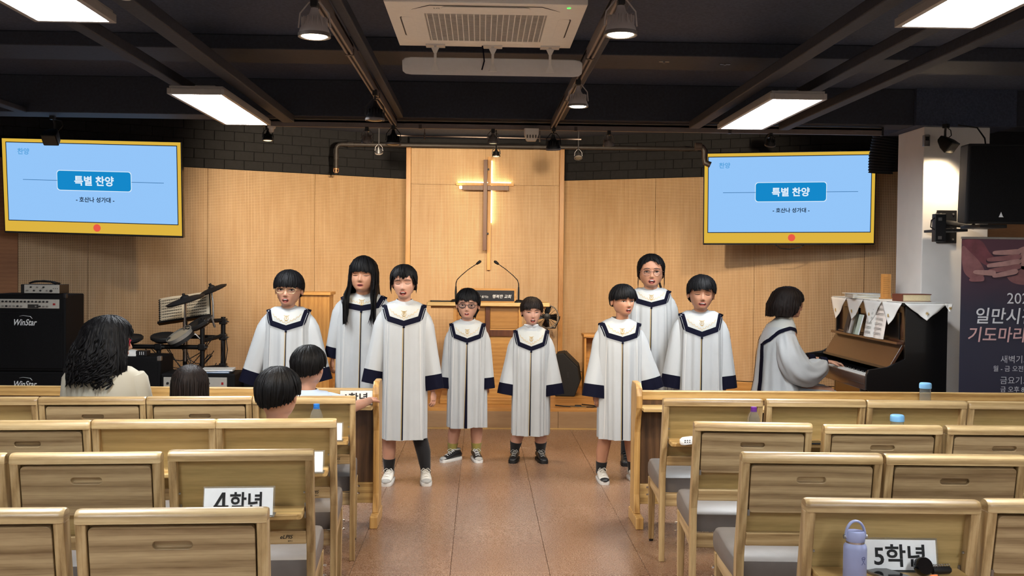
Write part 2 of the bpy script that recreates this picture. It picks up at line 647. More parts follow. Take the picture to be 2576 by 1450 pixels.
# centre bay
wc = struct(MB().box(-0.823, 0.90, 11.264, 11.60, 0.0, 2.805), 'wall_centre', plain('wall_core', (18, 18, 21), 0.8))
for x0, x1, z0, z1 in ((-0.775, 0.037, 0.36, 2.405), (0.039, 0.852, 0.36, 2.405), (-0.775, 0.037, 2.407, 2.80), (0.039, 0.852, 2.407, 2.80)):
    o = MB().box(0, x1 - x0, 0, 0.014, z0, z1).build('acoustic_panel', PERF, parent=wc, bevel=0.0008, seg=1)
    o.location = (x0, 11.25, 0)
for x0 in (-0.829, 0.854):
    MB().box(x0, x0 + 0.052, 11.228, 11.30, 0.19, 2.808).build('edge_post', HONEYZ, parent=wc, bevel=0.003)
struct(MB().box(-0.78, 0.856, 11.24, 11.264, 0.19, 0.355), 'baseboard_centre', HONEY, bevel=0.004)
# black wall above and behind the centre bay, side and rear walls, ceiling
struct(MB().box(-1.0, 1.1, 11.62, 11.76, 0.0, 2.96), 'wall_front', BLACKW)
SIDEW = plain('side_wall_beige', (228, 224, 218), 0.8, var=0.04, nscale=8)
struct(MB().box(-5.62, -5.5, -4.2, 9.4, 0, 2.96), 'wall_side_left', SIDEW)
struct(MB().box(5.0, 5.12, -4.2, 9.4, 0, 2.96), 'wall_side_right', SIDEW)
struct(MB().box(-5.5, 5.0, -4.2, -4.08, 0, 2.96), 'wall_rear', SIDEW)
struct(MB().box(-5.62, 5.12, -4.2, 12.0, 2.95, 3.07), 'ceiling', BLACKC)

def trim(k, x0, x1, y0, y1, z0, z1, m=BEAM):
    return struct(MB().box(x0, x1, y0, y1, z0, z1), 'trim_%d' % k, m, bevel=0.006)
trim(1, -1.90, -1.83, -4.0, 7.9, 2.60, 2.66)
trim(2, 1.60, 1.68, -4.0, 7.9, 2.60, 2.66)
trim(3, -5.5, 5.0, 6.45, 6.90, 2.86, 2.95)
trim(4, -5.5, 5.0, 7.98, 8.26, 2.665, 2.95)
trim(5, 1.97, 2.05, -4.0, 7.9, 2.60, 2.66)
trim(6, -1.53, -1.44, -4.0, 7.9, 2.60, 2.66)
trim(7, -3.58, -3.50, -4.0, 8.0, 2.66, 2.70)
trim(8, -0.66, -0.61, 2.0, 7.92, 2.655, 2.71)
trim(9, 0.58, 0.63, 2.0, 7.92, 2.655, 2.71)
trim(11, 2.30, 2.38, -4.0, 7.9, 2.60, 2.66)

# white column by the piano
WHITEW = plain('column_white', (226, 222, 218), 0.7, var=0.03, nscale=6, bump=0.04)
struct(MB().box(3.49, 4.02, 8.0, 8.50, 0, 2.66), 'wall_column', WHITEW, bevel=0.006)
struct(MB().box(3.40, 4.2, 7.94, 8.6, 2.66, 2.95), 'trim_10', BLACKC)
TANW = wood('tan_board', (150, 104, 66), (176, 128, 86), (194, 146, 102), 'x', 0.55, contrast=0.5)
struct(MB().box(4.03, 5.0, 8.46, 8.56, 0, 2.2), 'wall_alcove', TANW)
struct(MB().box(4.03, 5.0, 8.46, 8.56, 2.2, 2.95), 'wall_alcove_top', BLACKW)

# ------------------------------------------------------------------ ceiling LED panels
LEDM = emitter('led_diffuser', (0.93, 0.97, 1.0), PANEL_E, linear=True)
LEDF = plain('led_frame', (176, 170, 164), 0.4, metal=0.3, var=0.04)
def led_panel(x, y0, y1, label, z=2.5, w=0.33):
    t = thing('led_panel_light', label, 'ceiling light', (x, (y0 + y1) / 2, z), 0, 'ceiling LED panels')
    L = (y1 - y0)
    fr = MB()
    b = 0.022
    fr.box(-w / 2, -w / 2 + b, -L / 2, L / 2, 0, 0.035).box(w / 2 - b, w / 2, -L / 2, L / 2, 0, 0.035)
    fr.box(-w / 2 + b, w / 2 - b, -L / 2, -L / 2 + b, 0, 0.035).box(-w / 2 + b, w / 2 - b, L / 2 - b, L / 2, 0, 0.035)
    fr.box(-w / 2 + 0.01, w / 2 - 0.01, -L / 2 + 0.01, L / 2 - 0.01, 0.030, 0.05)
    fr.build('frame', LEDF, t, bevel=0.002)
    MB().box(-w / 2 + b, w / 2 - b, -L / 2 + b, L / 2 - b, 0.006, 0.012).build('diffuser', LEDM, t)
    MB().box(-0.06, 0.06, -L / 2 + 0.2, L / 2 - 0.2, 0.05, 0.086).build('mount', LEDF, t)
    return t
led_panel(-1.665, 6.00, 7.32, 'bright white LED panel on the ceiling above the drum-side television')
led_panel(-1.665, 2.93, 4.25, 'bright white LED panel cut by the top frame edge on the drum side')
led_panel(1.815, 5.84, 7.16, 'bright white LED panel on the ceiling near the piano-side television')
led_panel(1.815, 2.76, 4.08, 'bright white LED panel cut by the top frame edge on the piano side')
# unseen panels added to light the chair fronts, assuming both rows continue
led_panel(-1.665, -0.15, 1.17, 'LED panel of the drum-side row above the rear seats')
led_panel(1.815, -0.32, 1.0, 'LED panel of the piano-side row above the rear seats')
led_panel(-1.665, -3.25, -1.93, 'LED panel of the drum-side row near the rear wall')
led_panel(1.815, -3.4, -2.08, 'LED panel of the piano-side row near the rear wall')

# ------------------------------------------------------------------ air conditioner
ac = thing('air_conditioner', 'beige four-way ceiling cassette air conditioner with square grille', 'air conditioner', (0.01, 4.975, 2.68))
ACM = plain('ac_panel', (250, 247, 240), 0.5, var=0.02)
ACG = plain('ac_grille', (206, 202, 196), 0.5, var=0.02)
h = 0.45
mb = MB()
ring = [(-h, -h), (h, -h), (h, h), (-h, h)]
inn = rrect(0.56, 0.56, 0.03, 3)
# face with a square opening: four trapezoids
i4 = [(-0.28, -0.28), (0.28, -0.28), (0.28, 0.28), (-0.28, 0.28)]
for k in range(4):
    j = (k + 1) % 4
    mb.add([(*ring[k], 0.0), (*ring[j], 0.0), (*i4[j], -0.008), (*i4[k], -0.008), (*ring[k], 0.03), (*ring[j], 0.03), (*i4[j], 0.03), (*i4[k], 0.03)],
           [(0, 1, 2, 3), (0, 4, 5, 1), (2, 6, 7, 3), (4, 7, 6, 5)])
mb.build('face_panel', ACM, ac, bevel=0.003)
MB().box(-0.40, 0.40, -0.40, 0.40, 0.03, 0.27).build('housing', plain('ac_housing', (120, 122, 126), 0.5, metal=0.4), ac)
MB().box(-0.285, 0.285, -0.285, 0.285, 0.012, 0.02).build('filter', plain('ac_filter', (96, 94, 92), 0.8, var=0.1, nscale=300), ac)
gr = MB()
for k in range(26):
    y = -0.27 + k * 0.0216
    gr.box(-0.28, 0.28, y - 0.0025, y + 0.0025, -0.008, 0.006)
gr.build('grille_slats', ACG, ac)
bar = None
for k in range(21):
    x = -0.27 + k * 0.027
    if bar is None:
        bar = MB().box(-0.0022, 0.0022, -0.28, 0.28, -0.011, 0.004).build('grille_bar', ACM, ac)
        o = bar
    else:
        o = bar.copy()
        COL.objects.link(o)
        o.parent = ac
    o.location = (x, 0, 0)
SL = plain('vent_slot', (70, 66, 62), 0.7, var=0)
for k in range(4):
    o = MB().prism(rrect(0.40, 0.055, 0.025, 4), -0.006, -0.001).build('louvre', ACM, ac, bevel=0.0015)
    o.matrix_local = RZ(90 * k) @ T(0, 0.365, 0)
    o2 = MB().prism(rrect(0.42, 0.075, 0.033, 4), -0.0028, 0.002).build('vent_slot', SL, ac)
    o2.matrix_local = RZ(90 * k) @ T(0, 0.362, 0)
MB().tube([(-0.335, -0.34, -0.004), (-0.25, -0.415, -0.004), (0.25, -0.415, -0.004), (0.335, -0.34, -0.004)], 0.0016, 6).build('seam', SL, ac)
MB().lathe([(0.009, -0.005), (0.009, 0.0)], 14, M=T(0.37, -0.405, 0)).build('status_lamp', emitter('green_led', (90, 210, 90), 0.9), ac)
lettering('lg', INK, ac, T(-0.22, -0.375, -0.0065) @ RX(180), width=0.026, name='maker_mark')

# air deflector under the outlet
ad = thing('air_deflector', 'grey plastic air deflector blade hanging under the air conditioner', 'air deflector', (0.05, 5.40, 2.56))
mb = MB()
prof = [(-0.075, 0.018), (-0.045, 0.006), (0.0, 0.0), (0.045, 0.002), (0.075, 0.010), (0.075, 0.016), (0.045, 0.010), (0.0, 0.008), (-0.045, 0.014), (-0.075, 0.024)]
rings = []
for x, s in ((-0.475, 0.6), (-0.46, 0.9), (-0.43, 1.0), (0.43, 1.0), (0.46, 0.9), (0.475, 0.6)):
    rings.append([(x, y * s * 0.72, z) for y, z in prof])
mb.loft(rings, M=T(0, 0.03, 0.004) @ RX(-38))
mb.build('blade', plain('deflector_grey', (182, 184, 188), 0.4, var=0.03), ad, smooth=40)
for x in (-0.30, 0.0, 0.30):
    b = MB()
    b.box(x - 0.007, x + 0.007, -0.038, -0.032, -0.01, 0.115)
    b.box(x - 0.05, x + 0.05, -0.05, 0.02, 0.109, 0.118)
    XZm = Matrix(((1, 0, 0, 0), (0, 0, -1, -0.054), (0, 1, 0, -0.012), (0, 0, 0, 1)))
    b.prism([(x - 0.022, -0.01), (x + 0.022, -0.01), (x + 0.007, 0.03), (x - 0.007, 0.03)], -0.016, -0.010, M=XZm)
    b.prism([(x - 0.007, 0.08), (x + 0.007, 0.08), (x + 0.022, 0.112), (x - 0.022, 0.112)], -0.016, -0.010, M=XZm)
    b.build('bracket', plain('bracket_white', (206, 204, 202), 0.4, var=0.02), ad, bevel=0.0015)
sb = MB()
sb.tube([(0.0, 5.395, 2.50 + 0.175), (0.004, 5.37, 2.70), (-0.004, 5.36, 2.715), (-0.008, 5.38, 2.69), (0.0, 5.40, 2.66), (0.006, 5.40, 2.60), (-0.006, 5.405, 2.555)], 0.004, 6)
tag(sb.build('cable_tie', NAVY), 'dark fabric strap tied at the middle deflector bracket', 'strap')

# ------------------------------------------------------------------ tracks, lamps, pipes
TRK = plain('track_grey', (120, 108, 104), 0.45, metal=0.2, var=0.05)
TRKD = plain('track_dark', (70, 62, 60), 0.5, var=0.08)
def track(pts, label):
    (x0, y0), (x1, y1) = pts
    t = thing('light_track', label, 'light track', ((x0 + x1) / 2, (y0 + y1) / 2, 2.60), math.atan2(y1 - y0, x1 - x0), 'lighting tracks')
    L = math.hypot(x1 - x0, y1 - y0) / 2
    MB().box(-L, L, -0.018, -0.006, 0, 0.055).box(-L, L, 0.006, 0.018, 0, 0.055).box(-L, L, -0.018, 0.018, 0.035, 0.06).build('rail', TRK, t, bevel=0.002)
    MB().box(-L, L, -0.006, 0.006, 0.012, 0.03).build('conductor', TRKD, t)
    c = MB()
    for k in range(1, 4):
        x = -L + k * L / 2
        c.box(x - 0.012, x + 0.012, -0.022, 0.022, -0.003, 0.03)
    c.build('joint_clip', TRKD, t)
    for s in (-1, 1):
        MB().box(s * L - 0.008, s * L + 0.008, -0.021, 0.021, -0.004, 0.062).build('end_cap', BLK, t, bevel=0.002)
track(((-0.685, 2.6), (-0.685, 8.0)), 'grey lighting track running lengthwise on the drum side of the air conditioner')
track(((0.552, 2.6), (0.552, 8.0)), 'grey lighting track running lengthwise on the piano side of the air conditioner')
track(((-1.72, 8.12), (3.2, 8.12)), 'long grey lighting track across the room above the stage front')

WARM = (1.0, 0.78, 0.52)
BULB_ON = emitter('bulb_lit', (1.0, 0.86, 0.62), 14.0, linear=True)
BULB_DIM = emitter('bulb_warm_dim', (1.0, 0.72, 0.38), 1.2, linear=True)
BULB_OFF = plain('bulb_off', (96, 92, 84), 0.2, metal=0.4, var=0.03)
PALE = plain('lamp_pale', (186, 178, 176), 0.45, var=0.03)
RIM = plain('lamp_rim', (120, 112, 108), 0.4, metal=0.4, var=0.04)
def spot_lamp(loc, label, size=0.052, yaw=0.0, tilt=0.0, top=2.60, bulb=None, power=0.0, cone=70, color=WARM, body=DGREY, aim=None, blend=0.6):
    """track spotlight: adapter, stem, yoke, ribbed housing and bulb; loc is the bulb face"""
    t = thing('track_spotlight', label, 'spotlight', loc, 0, 'track spotlights')
    s = size
    Mh = Euler((R(tilt), 0, R(yaw)), 'XYZ').to_matrix().to_4x4()
    hs = MB()
    hs.lathe([(s * 1.0, 0.0), (s * 1.02, s * 0.22), (s * 0.95, s * 0.45), (s * 0.72, s * 0.9), (s * 0.62, s * 1.15), (s * 0.34, s * 1.5), (s * 0.22, s * 1.9), (s * 0.2, s * 2.1)], 22)
    hs.build('housing', body, t, smooth=50, M=Mh)
    rb = MB()
    for k in range(16):
        a = 2 * math.pi * k / 16
        rb.box(s * 0.45, s * 0.88, -0.0012, 0.0012, s * 0.5, s * 1.2, M=RZ(math.degrees(a)))
    rb.build('cooling_fins', body, t, M=Mh)
    MB().lathe([(s * 0.98, -s * 0.05), (s * 1.08, -s * 0.05), (s * 1.08, s * 0.18), (s * 0.98, s * 0.18)], 22, cap=False).build('rim', RIM, t, smooth=50, M=Mh)
    MB().lathe([(s * 0.93, 0.002), (s * 0.7, -s * 0.07), (s * 0.35, -s * 0.12), (s * 0.02, -s * 0.13)], 22).build('bulb', bulb or BULB_OFF, t, smooth=60, M=Mh)
    # yoke and stem
    yk = MB()
    for sg in (-1, 1):
        yk.tube([(sg * s * 1.05, 0, s * 0.55), (sg * s * 0.95, 0, s * 1.5), (sg * s * 0.35, 0, s * 2.25)], 0.0032, 6)
    yk.tube([(-s * 0.35, 0, s * 2.25), (s * 0.35, 0, s * 2.25)], 0.0032, 6)
    yk.build('yoke', body, t, M=RZ(yaw))
    tp = top - loc[2]
    if tp > s * 2.3:
        MB().tube([(0, 0, s * 2.2), (0, 0, tp - 0.012)], 0.006, 8).build('stem', body, t)
    MB().box(-0.014, 0.014, -0.03, 0.03, tp - 0.03, tp + 0.006).build('track_adapter', BLK, t, bevel=0.003)
    if power:
        ld = bpy.data.lights.new('spot_light', 'SPOT')
        ld.energy = power * SPOT_E
        ld.color = color
        ld.spot_size = R(cone)
        ld.spot_blend = blend
        ld.shadow_soft_size = s * 0.8
        lo = bpy.data.objects.new('spot_light', ld)
        COL.objects.link(lo)
        lo.parent = t
        d = (Vector(aim) - Vector(loc)).normalized() if aim else (Mh @ Vector((0, 0, -1))).normalized()
        lo.location = d * (s * 1.7)
        lo.rotation_euler = d.to_track_quat('-Z', 'Y').to_euler()
    return t
spot_lamp((-0.69, 4.22, 2.455), 'large lit track spotlight on the drum side of the air conditioner', 0.062, bulb=BULB_ON, power=34, cone=110, aim=(-0.7, 5.6, 0), body=PALE)
spot_lamp((0.548, 4.09, 2.455), 'large lit track spotlight on the piano side of the air conditioner', 0.062, bulb=BULB_ON, power=34, cone=110, aim=(0.6, 5.6, 0), body=PALE)
spot_lamp((0.55, 5.91, 2.45), 'lit track spotlight just below the deflector blade on the piano side', 0.056, bulb=BULB_ON, power=48, cone=85, aim=(0.15, 7.9, 0.9), body=PALE, color=(1.0, 0.9, 0.76))
spot_lamp((-0.668, 6.39, 2.42), 'unlit track spotlight hanging on long yoke on the drum side', 0.056)
spot_lamp((-0.69, 7.98, 2.455), 'unlit black spotlight at the end of the drum-side lengthwise track', 0.056, body=BLK)
spot_lamp((0.555, 7.98, 2.435), 'black lit spotlight at the end of the piano-side lengthwise track', 0.056, yaw=-10, tilt=14, body=BLK, bulb=BULB_ON, power=60, cone=110, aim=(0.6, 9.7, 0.2))
spot_lamp((-0.91, 8.13, 2.49), 'pale small spotlight turned towards the wall left of the cross', 0.044, tilt=25, body=RIM, bulb=BULB_DIM, power=150, cone=75, aim=(-1.45, 11.05, 2.2))
spot_lamp((0.085, 8.13, 2.495), 'small brass-lit spotlight over the cross on the cross track', 0.044, body=RIM, tilt=8, bulb=BULB_DIM, power=28, cone=80, aim=(0.05, 11.2, 1.9))
spot_lamp((1.005, 8.13, 2.49), 'pale small spotlight turned towards the wall right of the cross', 0.042, tilt=25, yaw=-20, body=RIM, bulb=BULB_DIM, power=80, cone=85, aim=(1.6, 10.9, 1.9))
spot_lamp((-1.69, 8.13, 2.49), 'small spotlight at the drum-side end of the cross track', 0.04, body=BLK, bulb=BULB_DIM, power=25, cone=70, aim=(-2.3, 10.5, 0.9))
spot_lamp((2.3, 8.13, 2.51), 'small spotlight on the cross track behind the piano-side LED panel', 0.04, tilt=30, body=BLK, power=35, cone=80, aim=(2.7, 10.2, 0.7), bulb=BULB_DIM)
spot_lamp((-0.94, 9.36, 2.535), 'tiny unlit spotlight hung by a long stem left of the cross', 0.034, top=2.94, tilt=30, body=DGREY)
spot_lamp((0.128, 9.36, 2.52), 'tiny black spotlight hung by a long stem above the cross', 0.036, top=2.94, body=BLK, bulb=BULB_DIM, power=14, cone=75, aim=(0.04, 11.2, 2.2))
spot_lamp((0.88, 9.36, 2.515), 'tiny unlit spotlight hung by a long stem right of the cross', 0.034, top=2.94, tilt=-25, body=DGREY)

def pipe(name, pts, r, label, m, cat='pipe', couplings=()):
    t = thing(name, label, cat, pts[0])
    o = Vector(pts[0])
    MB().tube([Vector(p) - o for p in pts], r, 12).build('pipe_run', m, t, smooth=60)
    for c, d in couplings:
        q = Vector(c) - o
        d = Vector(d) * 0.03
        MB().tube([q - d, q + d], r * 1.25, 12).build('coupling', m, t, smooth=40)
    return t
PIPEM = plain('painted_pipe', (46, 42, 42), 0.5, var=0.15, nscale=30)
pp = [(-1.488, 10.5, 2.50), (-1.488, 10.5, 2.695), (-1.48, 10.5, 2.72), (-1.46, 10.5, 2.737), (-1.43, 10.5, 2.742), (2.22, 10.5, 2.745)]
pipe('sprinkler_pipe', pp, 0.021, 'grey-brown pipe with an elbow running above the wooden centre bay', PIPEM, couplings=(((-1.488, 10.5, 2.62), (0, 0, 1)), ((-1.34, 10.5, 2.742), (1, 0, 0)), ((0.56, 10.5, 2.744), (1, 0, 0)), ((2.06, 10.5, 2.745), (1, 0, 0))))
pipe('drain_pipe', [(1.98, 9.38, 2.64), (2.03, 9.38, 2.63), (2.05, 9.38, 2.60), (2.05, 9.38, 2.53), (2.055, 9.37, 2.49), (2.10, 9.36, 2.47)], 0.028, 'short bent brown pipe beside the piano-side television', plain('rust_pipe', (40, 31, 29), 0.5, var=0.2), couplings=(((1.99, 9.38, 2.64), (1, 0, 0)),))
t = pipe('hanging_rod', [(-0.78, 8.9, 2.64), (0.86, 8.9, 2.63)], 0.006, 'thin metal rod strung in front of the wooden centre bay', TRK, 'rod', couplings=(((-0.5, 8.9, 2.638), (0, 0, 1)), ((0.5, 8.9, 2.632), (0, 0, 1))))
for x, z in ((-0.5, 2.638), (0.5, 2.632)):
    MB().tube([(x + 0.78, 0, z - 2.64), (x + 0.78, 0, 2.95 - 2.64)], 0.003, 6).build('hanger', TRKD, t)
# sprinkler cap at the pipe foot
t = thing('ceiling_sprinkler', 'small copper sprinkler head at the foot of the elbow pipe', 'sprinkler', (-1.488, 10.5, 2.50))
MB().lathe([(0.012, 0.0), (0.03, -0.004), (0.03, -0.014), (0.012, -0.016), (0.012, -0.04), (0.02, -0.042), (0.02, -0.05), (0.0, -0.05)], 16).build('body', plain('copper', (176, 130, 96), 0.35, metal=0.6), t, smooth=40)
for s in (-1, 1):
    MB().tube([(s * 0.024, 0, -0.014), (s * 0.026, 0, -0.03), (s * 0.018, 0, -0.046)], 0.003, 6).build('arm', MATS['copper'], t)
# motion sensor box
t = thing('sensor_box', 'beige slotted sensor box on the cross track near the cross', 'sensor', (0.385, 8.05, 2.60))
mb = MB()
mb.loft([[(x * s, y * s, z) for x, y in rrect(0.115, 0.09, 0.012, 3)] for z, s in ((0.0, 1.0), (-0.045, 0.95), (-0.085, 0.72), (-0.095, 0.6))])
mb.build('shell', WHITEP, t, smooth=40)
for k in range(4):
    MB().box(-0.004, 0.004, -0.002, 0.003, -0.02, 0.02, M=T(-0.033 + k * 0.022, -0.041, -0.055) @ RX(-14)).build('slot', SL, t)
# glass downlight by the drum-side panel, detectors
def detector(loc, label, r=0.05, m=WHITEP):
    t = thing('smoke_detector', label, 'detector', loc)
    MB().lathe([(r * 1.1, 0.012), (r * 1.1, 0.0), (r * 0.95, -0.006), (r * 0.7, -0.012), (r * 0.55, -0.03), (r * 0.4, -0.036), (0.0, -0.037)], 20).build('body', m, t, smooth=40)
    for k in range(6):
        MB().box(r * 0.52, r * 0.62, -0.003, 0.003, -0.03, -0.012, M=RZ(60 * k)).build('vane', m, t)
    return t
detector((-1.39, 4.03, 2.58), 'pale round detector with clear vanes beside the near drum-side LED panel', 0.055)
detector((-1.66, 8.12, 2.588), 'small white detector at the end of the cross track near the drum-side LED panel', 0.03)
for k, (x, y, z, lab) in enumerate(((1.17, 6.62, 2.862, 'small metal clip under the crossbeam, inner one near the piano-side LED panel'), (1.58, 6.67, 2.862, 'small metal clip under the crossbeam, middle one near the piano-side LED panel'), (2.39, 6.62, 2.862, 'small metal clip under the crossbeam beyond the piano-side LED panel'))):
    t = thing('beam_clip', lab, 'clip', (x, y, z), 0, 'crossbeam clips')
    MB().box(-0.03, -0.004, -0.008, 0.008, -0.006, 0.0).box(0.006, 0.036, -0.008, 0.008, -0.006, 0.0).build('plate', STEEL, t, bevel=0.001)
    MB().box(-0.006, 0.008, -0.004, 0.004, -0.012, 0.004).build('screw', STEEL, t)

# flood lamps: above the drum-side television and on the column
def flood(loc, yaw, label, top, power=0.0):
    t = thing('flood_lamp', label, 'flood lamp', loc, R(yaw))
    mb = MB()
    mb.loft([[(x, y, z) for x, z in rrect(w, hh, 0.008, 3)] for y, w, hh in ((-0.075, 0.12, 0.10), (-0.02, 0.115, 0.09), (0.04, 0.07, 0.06), (0.055, 0.05, 0.045))], M=RX(42))
    mb.build('housing', BLK, t, smooth=40)
    MB().box(-0.052, 0.052, -0.078, -0.072, -0.042, 0.042, M=RX(42)).build('lens', BULB_OFF, t)
    MB().tube([(0.01, 0.01, 0.03), (0.012, 0.012, 0.09), (0.0, 0.0, top)], 0.009, 8).build('arm', BLK, t, smooth=60)
    MB().box(-0.02, 0.02, -0.02, 0.02, top - 0.02, top + 0.012).build('base_plate', BLK, t, bevel=0.003)
    MB().tube([(0.0, 0.0, top - 0.01), (0.07, 0.0, top - 0.03), (0.08, 0, top - 0.07), (0.03, 0.02, top - 0.11)], 0.004, 6).build('cable', BLK, t, smooth=60)
    if power:
        ld = bpy.data.lights.new('flood_light', 'SPOT')
        ld.energy = power
        ld.color = WARM
        ld.spot_size = R(120)
        ld.spot_blend = 0.8
        ld.shadow_soft_size = 0.04
        lo = bpy.data.objects.new('flood_light', ld)
        COL.objects.link(lo)
        lo.parent = t
        lo.location = (0, -0.09, -0.09)
        lo.rotation_euler = (R(42 - 12), 0, 0)
    return t
flood((-3.40, 8.22, 2.52), 0, 'black flood lamp hanging in front of the drum-side television top', 0.14)
flood((3.60, 7.86, 2.52), 35, 'black adjustable flood lamp at the top of the white column', 0.13, 16.0)
t = thing('junction_box', 'small grey junction box at the top of the white column', 'junction box', (3.50, 7.99, 2.545))
MB().box(-0.024, 0.024, -0.028, 0.01, -0.045, 0.045).build('box', STEEL, t, bevel=0.004)
MB().box(-0.014, 0.014, -0.031, -0.027, 0.0, 0.03).build('cover', BLK, t)
# flexible duct
t = thing('flexible_duct', 'black ribbed flexible duct beside the white column', 'duct', (3.535, 8.80, 2.53))
mb = MB()
pts, rr_ = [], []
for k in range(46):
    a = k / 45
    pts.append((0.02 - 0.06 * math.sin(a * 1.5), 0.08 * a, 0.36 - 0.52 * a))
    rr_.append(0.110 + 0.008 * (k % 2) - 0.05 * max(0, a - 0.75))
mb.tube(pts, rr_, 20)
mb.build('hose', BLKM, t, smooth=60)
MB().lathe([(0.14, 0.33), (0.14, 0.37), (0.12, 0.37), (0.12, 0.33)], 20, cap=False).build('collar', BLK, t, smooth=40)

# ------------------------------------------------------------------ televisions
S_BLUE = emitter('slide_blue', (150, 200, 252), SCREEN_E)
S_YEL = emitter('slide_yellow', (224, 182, 66), SCREEN_E)
S_DARK = emitter('slide_dark', (14, 30, 52), SCREEN_E)
S_LINE = emitter('slide_line', (24, 96, 150), SCREEN_E)
S_PLATE = emitter('slide_plate', (22, 138, 204), SCREEN_E)
S_WHITE = emitter('slide_white', (226, 242, 255), SCREEN_E)
S_FADE = emitter('slide_faded_blue', (96, 168, 226), SCREEN_E)
S_RED = emitter('slide_red', (236, 92, 72), SCREEN_E)
def television(label, loc, rot, W, Hh):
    t = thing('television', label, 'television', loc, 0, 'wall televisions')
    t.rotation_euler = rot
    b = 0.010
    MB().box(-W / 2 - b, W / 2 + b, 0.002, 0.05, -Hh / 2 - b * 1.8, Hh / 2 + b).build('bezel', BLKG, t, bevel=0.004)
    MB().box(-W * 0.3, W * 0.3, 0.05, 0.10, -Hh * 0.3, Hh * 0.3).build('mount', BLK, t, bevel=0.006)
    scr = MB().box(-W / 2, W / 2, -0.001, 0.002, -Hh / 2, Hh / 2).build('screen', S_YEL, t)
    def q(x, y):      # slide units: 1108 x 585
        return ((x / 1108 - 0.5) * W, (0.5 - y / 585) * Hh)
    def rect(name, x0, y0, x1, y1, m, lift, r=0):
        a, c = q(x0, y1), q(x1, y0)
        if r:
            pl = rrect(c[0] - a[0], c[1] - a[1], r, 5, (a[0] + c[0]) / 2, (a[1] + c[1]) / 2)
            return MB().prism(pl, 0.0, 0.0006, M=T(0, -0.001 - lift, 0) @ PRINT).build(name, m, scr)
        return MB().box(a[0], c[0], -0.001 - lift - 0.0006, -0.001 - lift, a[1], c[1]).build(name, m, scr)
    rect('slide_frame', 22, 20, 1088, 518, S_DARK, 0.0)
    rect('slide_field', 27, 25, 1083, 513, S_BLUE, 0.0006)
    rect('slide_rule', 124, 254, 340, 257, S_LINE, 0.0012)
    rect('slide_rule', 798, 254, 1002, 257, S_LINE, 0.0012)
    rect('title_edge', 336, 190, 802, 318, S_WHITE, 0.0012, 0.028)
    rect('title_plate', 340, 194, 798, 314, S_PLATE, 0.0018, 0.026)
    c = q(579, 550)
    MB().lathe([(0.034, 0.0), (0.034, 0.0006)], 28, M=T(c[0], -0.001, c[1]) @ RX(90)).build('slide_dot', S_RED, scr)
    for key, x, y, w, m in (('special', 569, 254, 246, S_WHITE), ('praise', 133, 78, 74, S_FADE), ('choir', 573, 372, 240, S_DARK)):
        p = q(x, y)
        lettering(key, m, scr, T(p[0], -0.0040, p[1]) @ PRINT, width=w / 1108 * W)
    return t
television('large television on the drum side showing a blue slide in a yellow frame', (-3.498, 9.30, 2.187), (R(6), R(1.1), R(-5)), 1.635, 0.832)
television('large television near the white column showing a blue slide in a yellow frame', (2.945, 9.75, 2.203), (R(4), R(-0.45), R(-12)), 1.585, 0.868)
tag(MB().tube([(2.84, 9.81, 1.755), (2.89, 9.81, 1.72), (2.98, 9.80, 1.71), (3.08, 9.79, 1.73), (3.12, 9.78, 1.76)], 0.005, 6).build('television_cable', BLK, smooth=60), 'black cable sagging under the television by the white column', 'cable')

# ------------------------------------------------------------------ cross
cr = thing('wall_cross', 'tall brown wooden cross with warm backlight on the centre wall', 'cross', (0.02, 11.25, 1.47))
LITE = wood('pale_oak_z', (196, 140, 72), (214, 164, 96), (228, 186, 122), 'z', 0.45, contrast=0.4)
MB().box(0.045, 0.082, -0.045, 0.0, 0.0, 1.24).build('back_post', LITE, cr, bevel=0.002)
MB().box(-0.30, 0.33, -0.050, 0.0, 0.925, 0.955).build('back_arm', LITE, cr, bevel=0.002)
MB().box(-0.003, 0.040, -0.135, -0.075, 0.215, 1.20).build('front_post', REDWOOD, cr, bevel=0.002)
MB().box(-0.235, -0.004, -0.133, -0.073, 0.868, 0.918).box(0.041, 0.275, -0.133, -0.073, 0.868, 0.918).build('front_arm', REDWOOD, cr, bevel=0.002)
for z in (0.4, 0.9, 1.1):
    MB().box(0.03, 0.06, -0.076, -0.044, z - 0.01, z + 0.01).build('spacer', BLK, cr)
GLOW = emitter('cross_led', (1.0, 0.80, 0.46), 7.0, linear=True)
MB().box(0.083, 0.091, -0.030, -0.008, 0.52, 1.20).build('light_strip', GLOW, cr)
MB().box(-0.28, 0.30, -0.030, -0.008, 0.956, 0.964).build('light_strip', GLOW, cr)
MB().box(-0.262, -0.236, -0.12, -0.08, 0.885, 0.912).build('light_tip', GLOW, cr)

# ------------------------------------------------------------------ pulpit and what stands on it
pu = thing('pulpit', 'honey oak pulpit with brown cross on its front at centre stage', 'pulpit', (0.07, 10.05, 0.195))
MB().box(-0.45, 0.45, -0.30, 0.34, 0.0, 0.05).build('plinth', HONEY, pu, bevel=0.004)
for s in (-1, 1):
    MB().box(s * 0.315 - 0.016, s * 0.315 + 0.016, -0.22, 0.22, 0.05, 0.935).build('side_panel', HONEYZ, pu, bevel=0.003)
MB().box(-0.30, 0.30, -0.19, -0.17, 0.05, 0.935).build('front_panel', HONEY, pu)
for x0, x1, z0, z1 in ((-0.29, -0.025, 0.72, 0.92), (0.025, 0.29, 0.72, 0.92)):
    MB().box(x0, x1, -0.196, -0.188, z0, z1).build('upper_panel', wood('amber_panel', (150, 104, 52), (176, 128, 68), (194, 148, 86), 'x', 0.35, contrast=0.5), pu, bevel=0.003)
MB().box(-0.022, 0.022, -0.215, -0.19, 0.10, 0.93).build('cross_post', REDWOOD, pu, bevel=0.002)
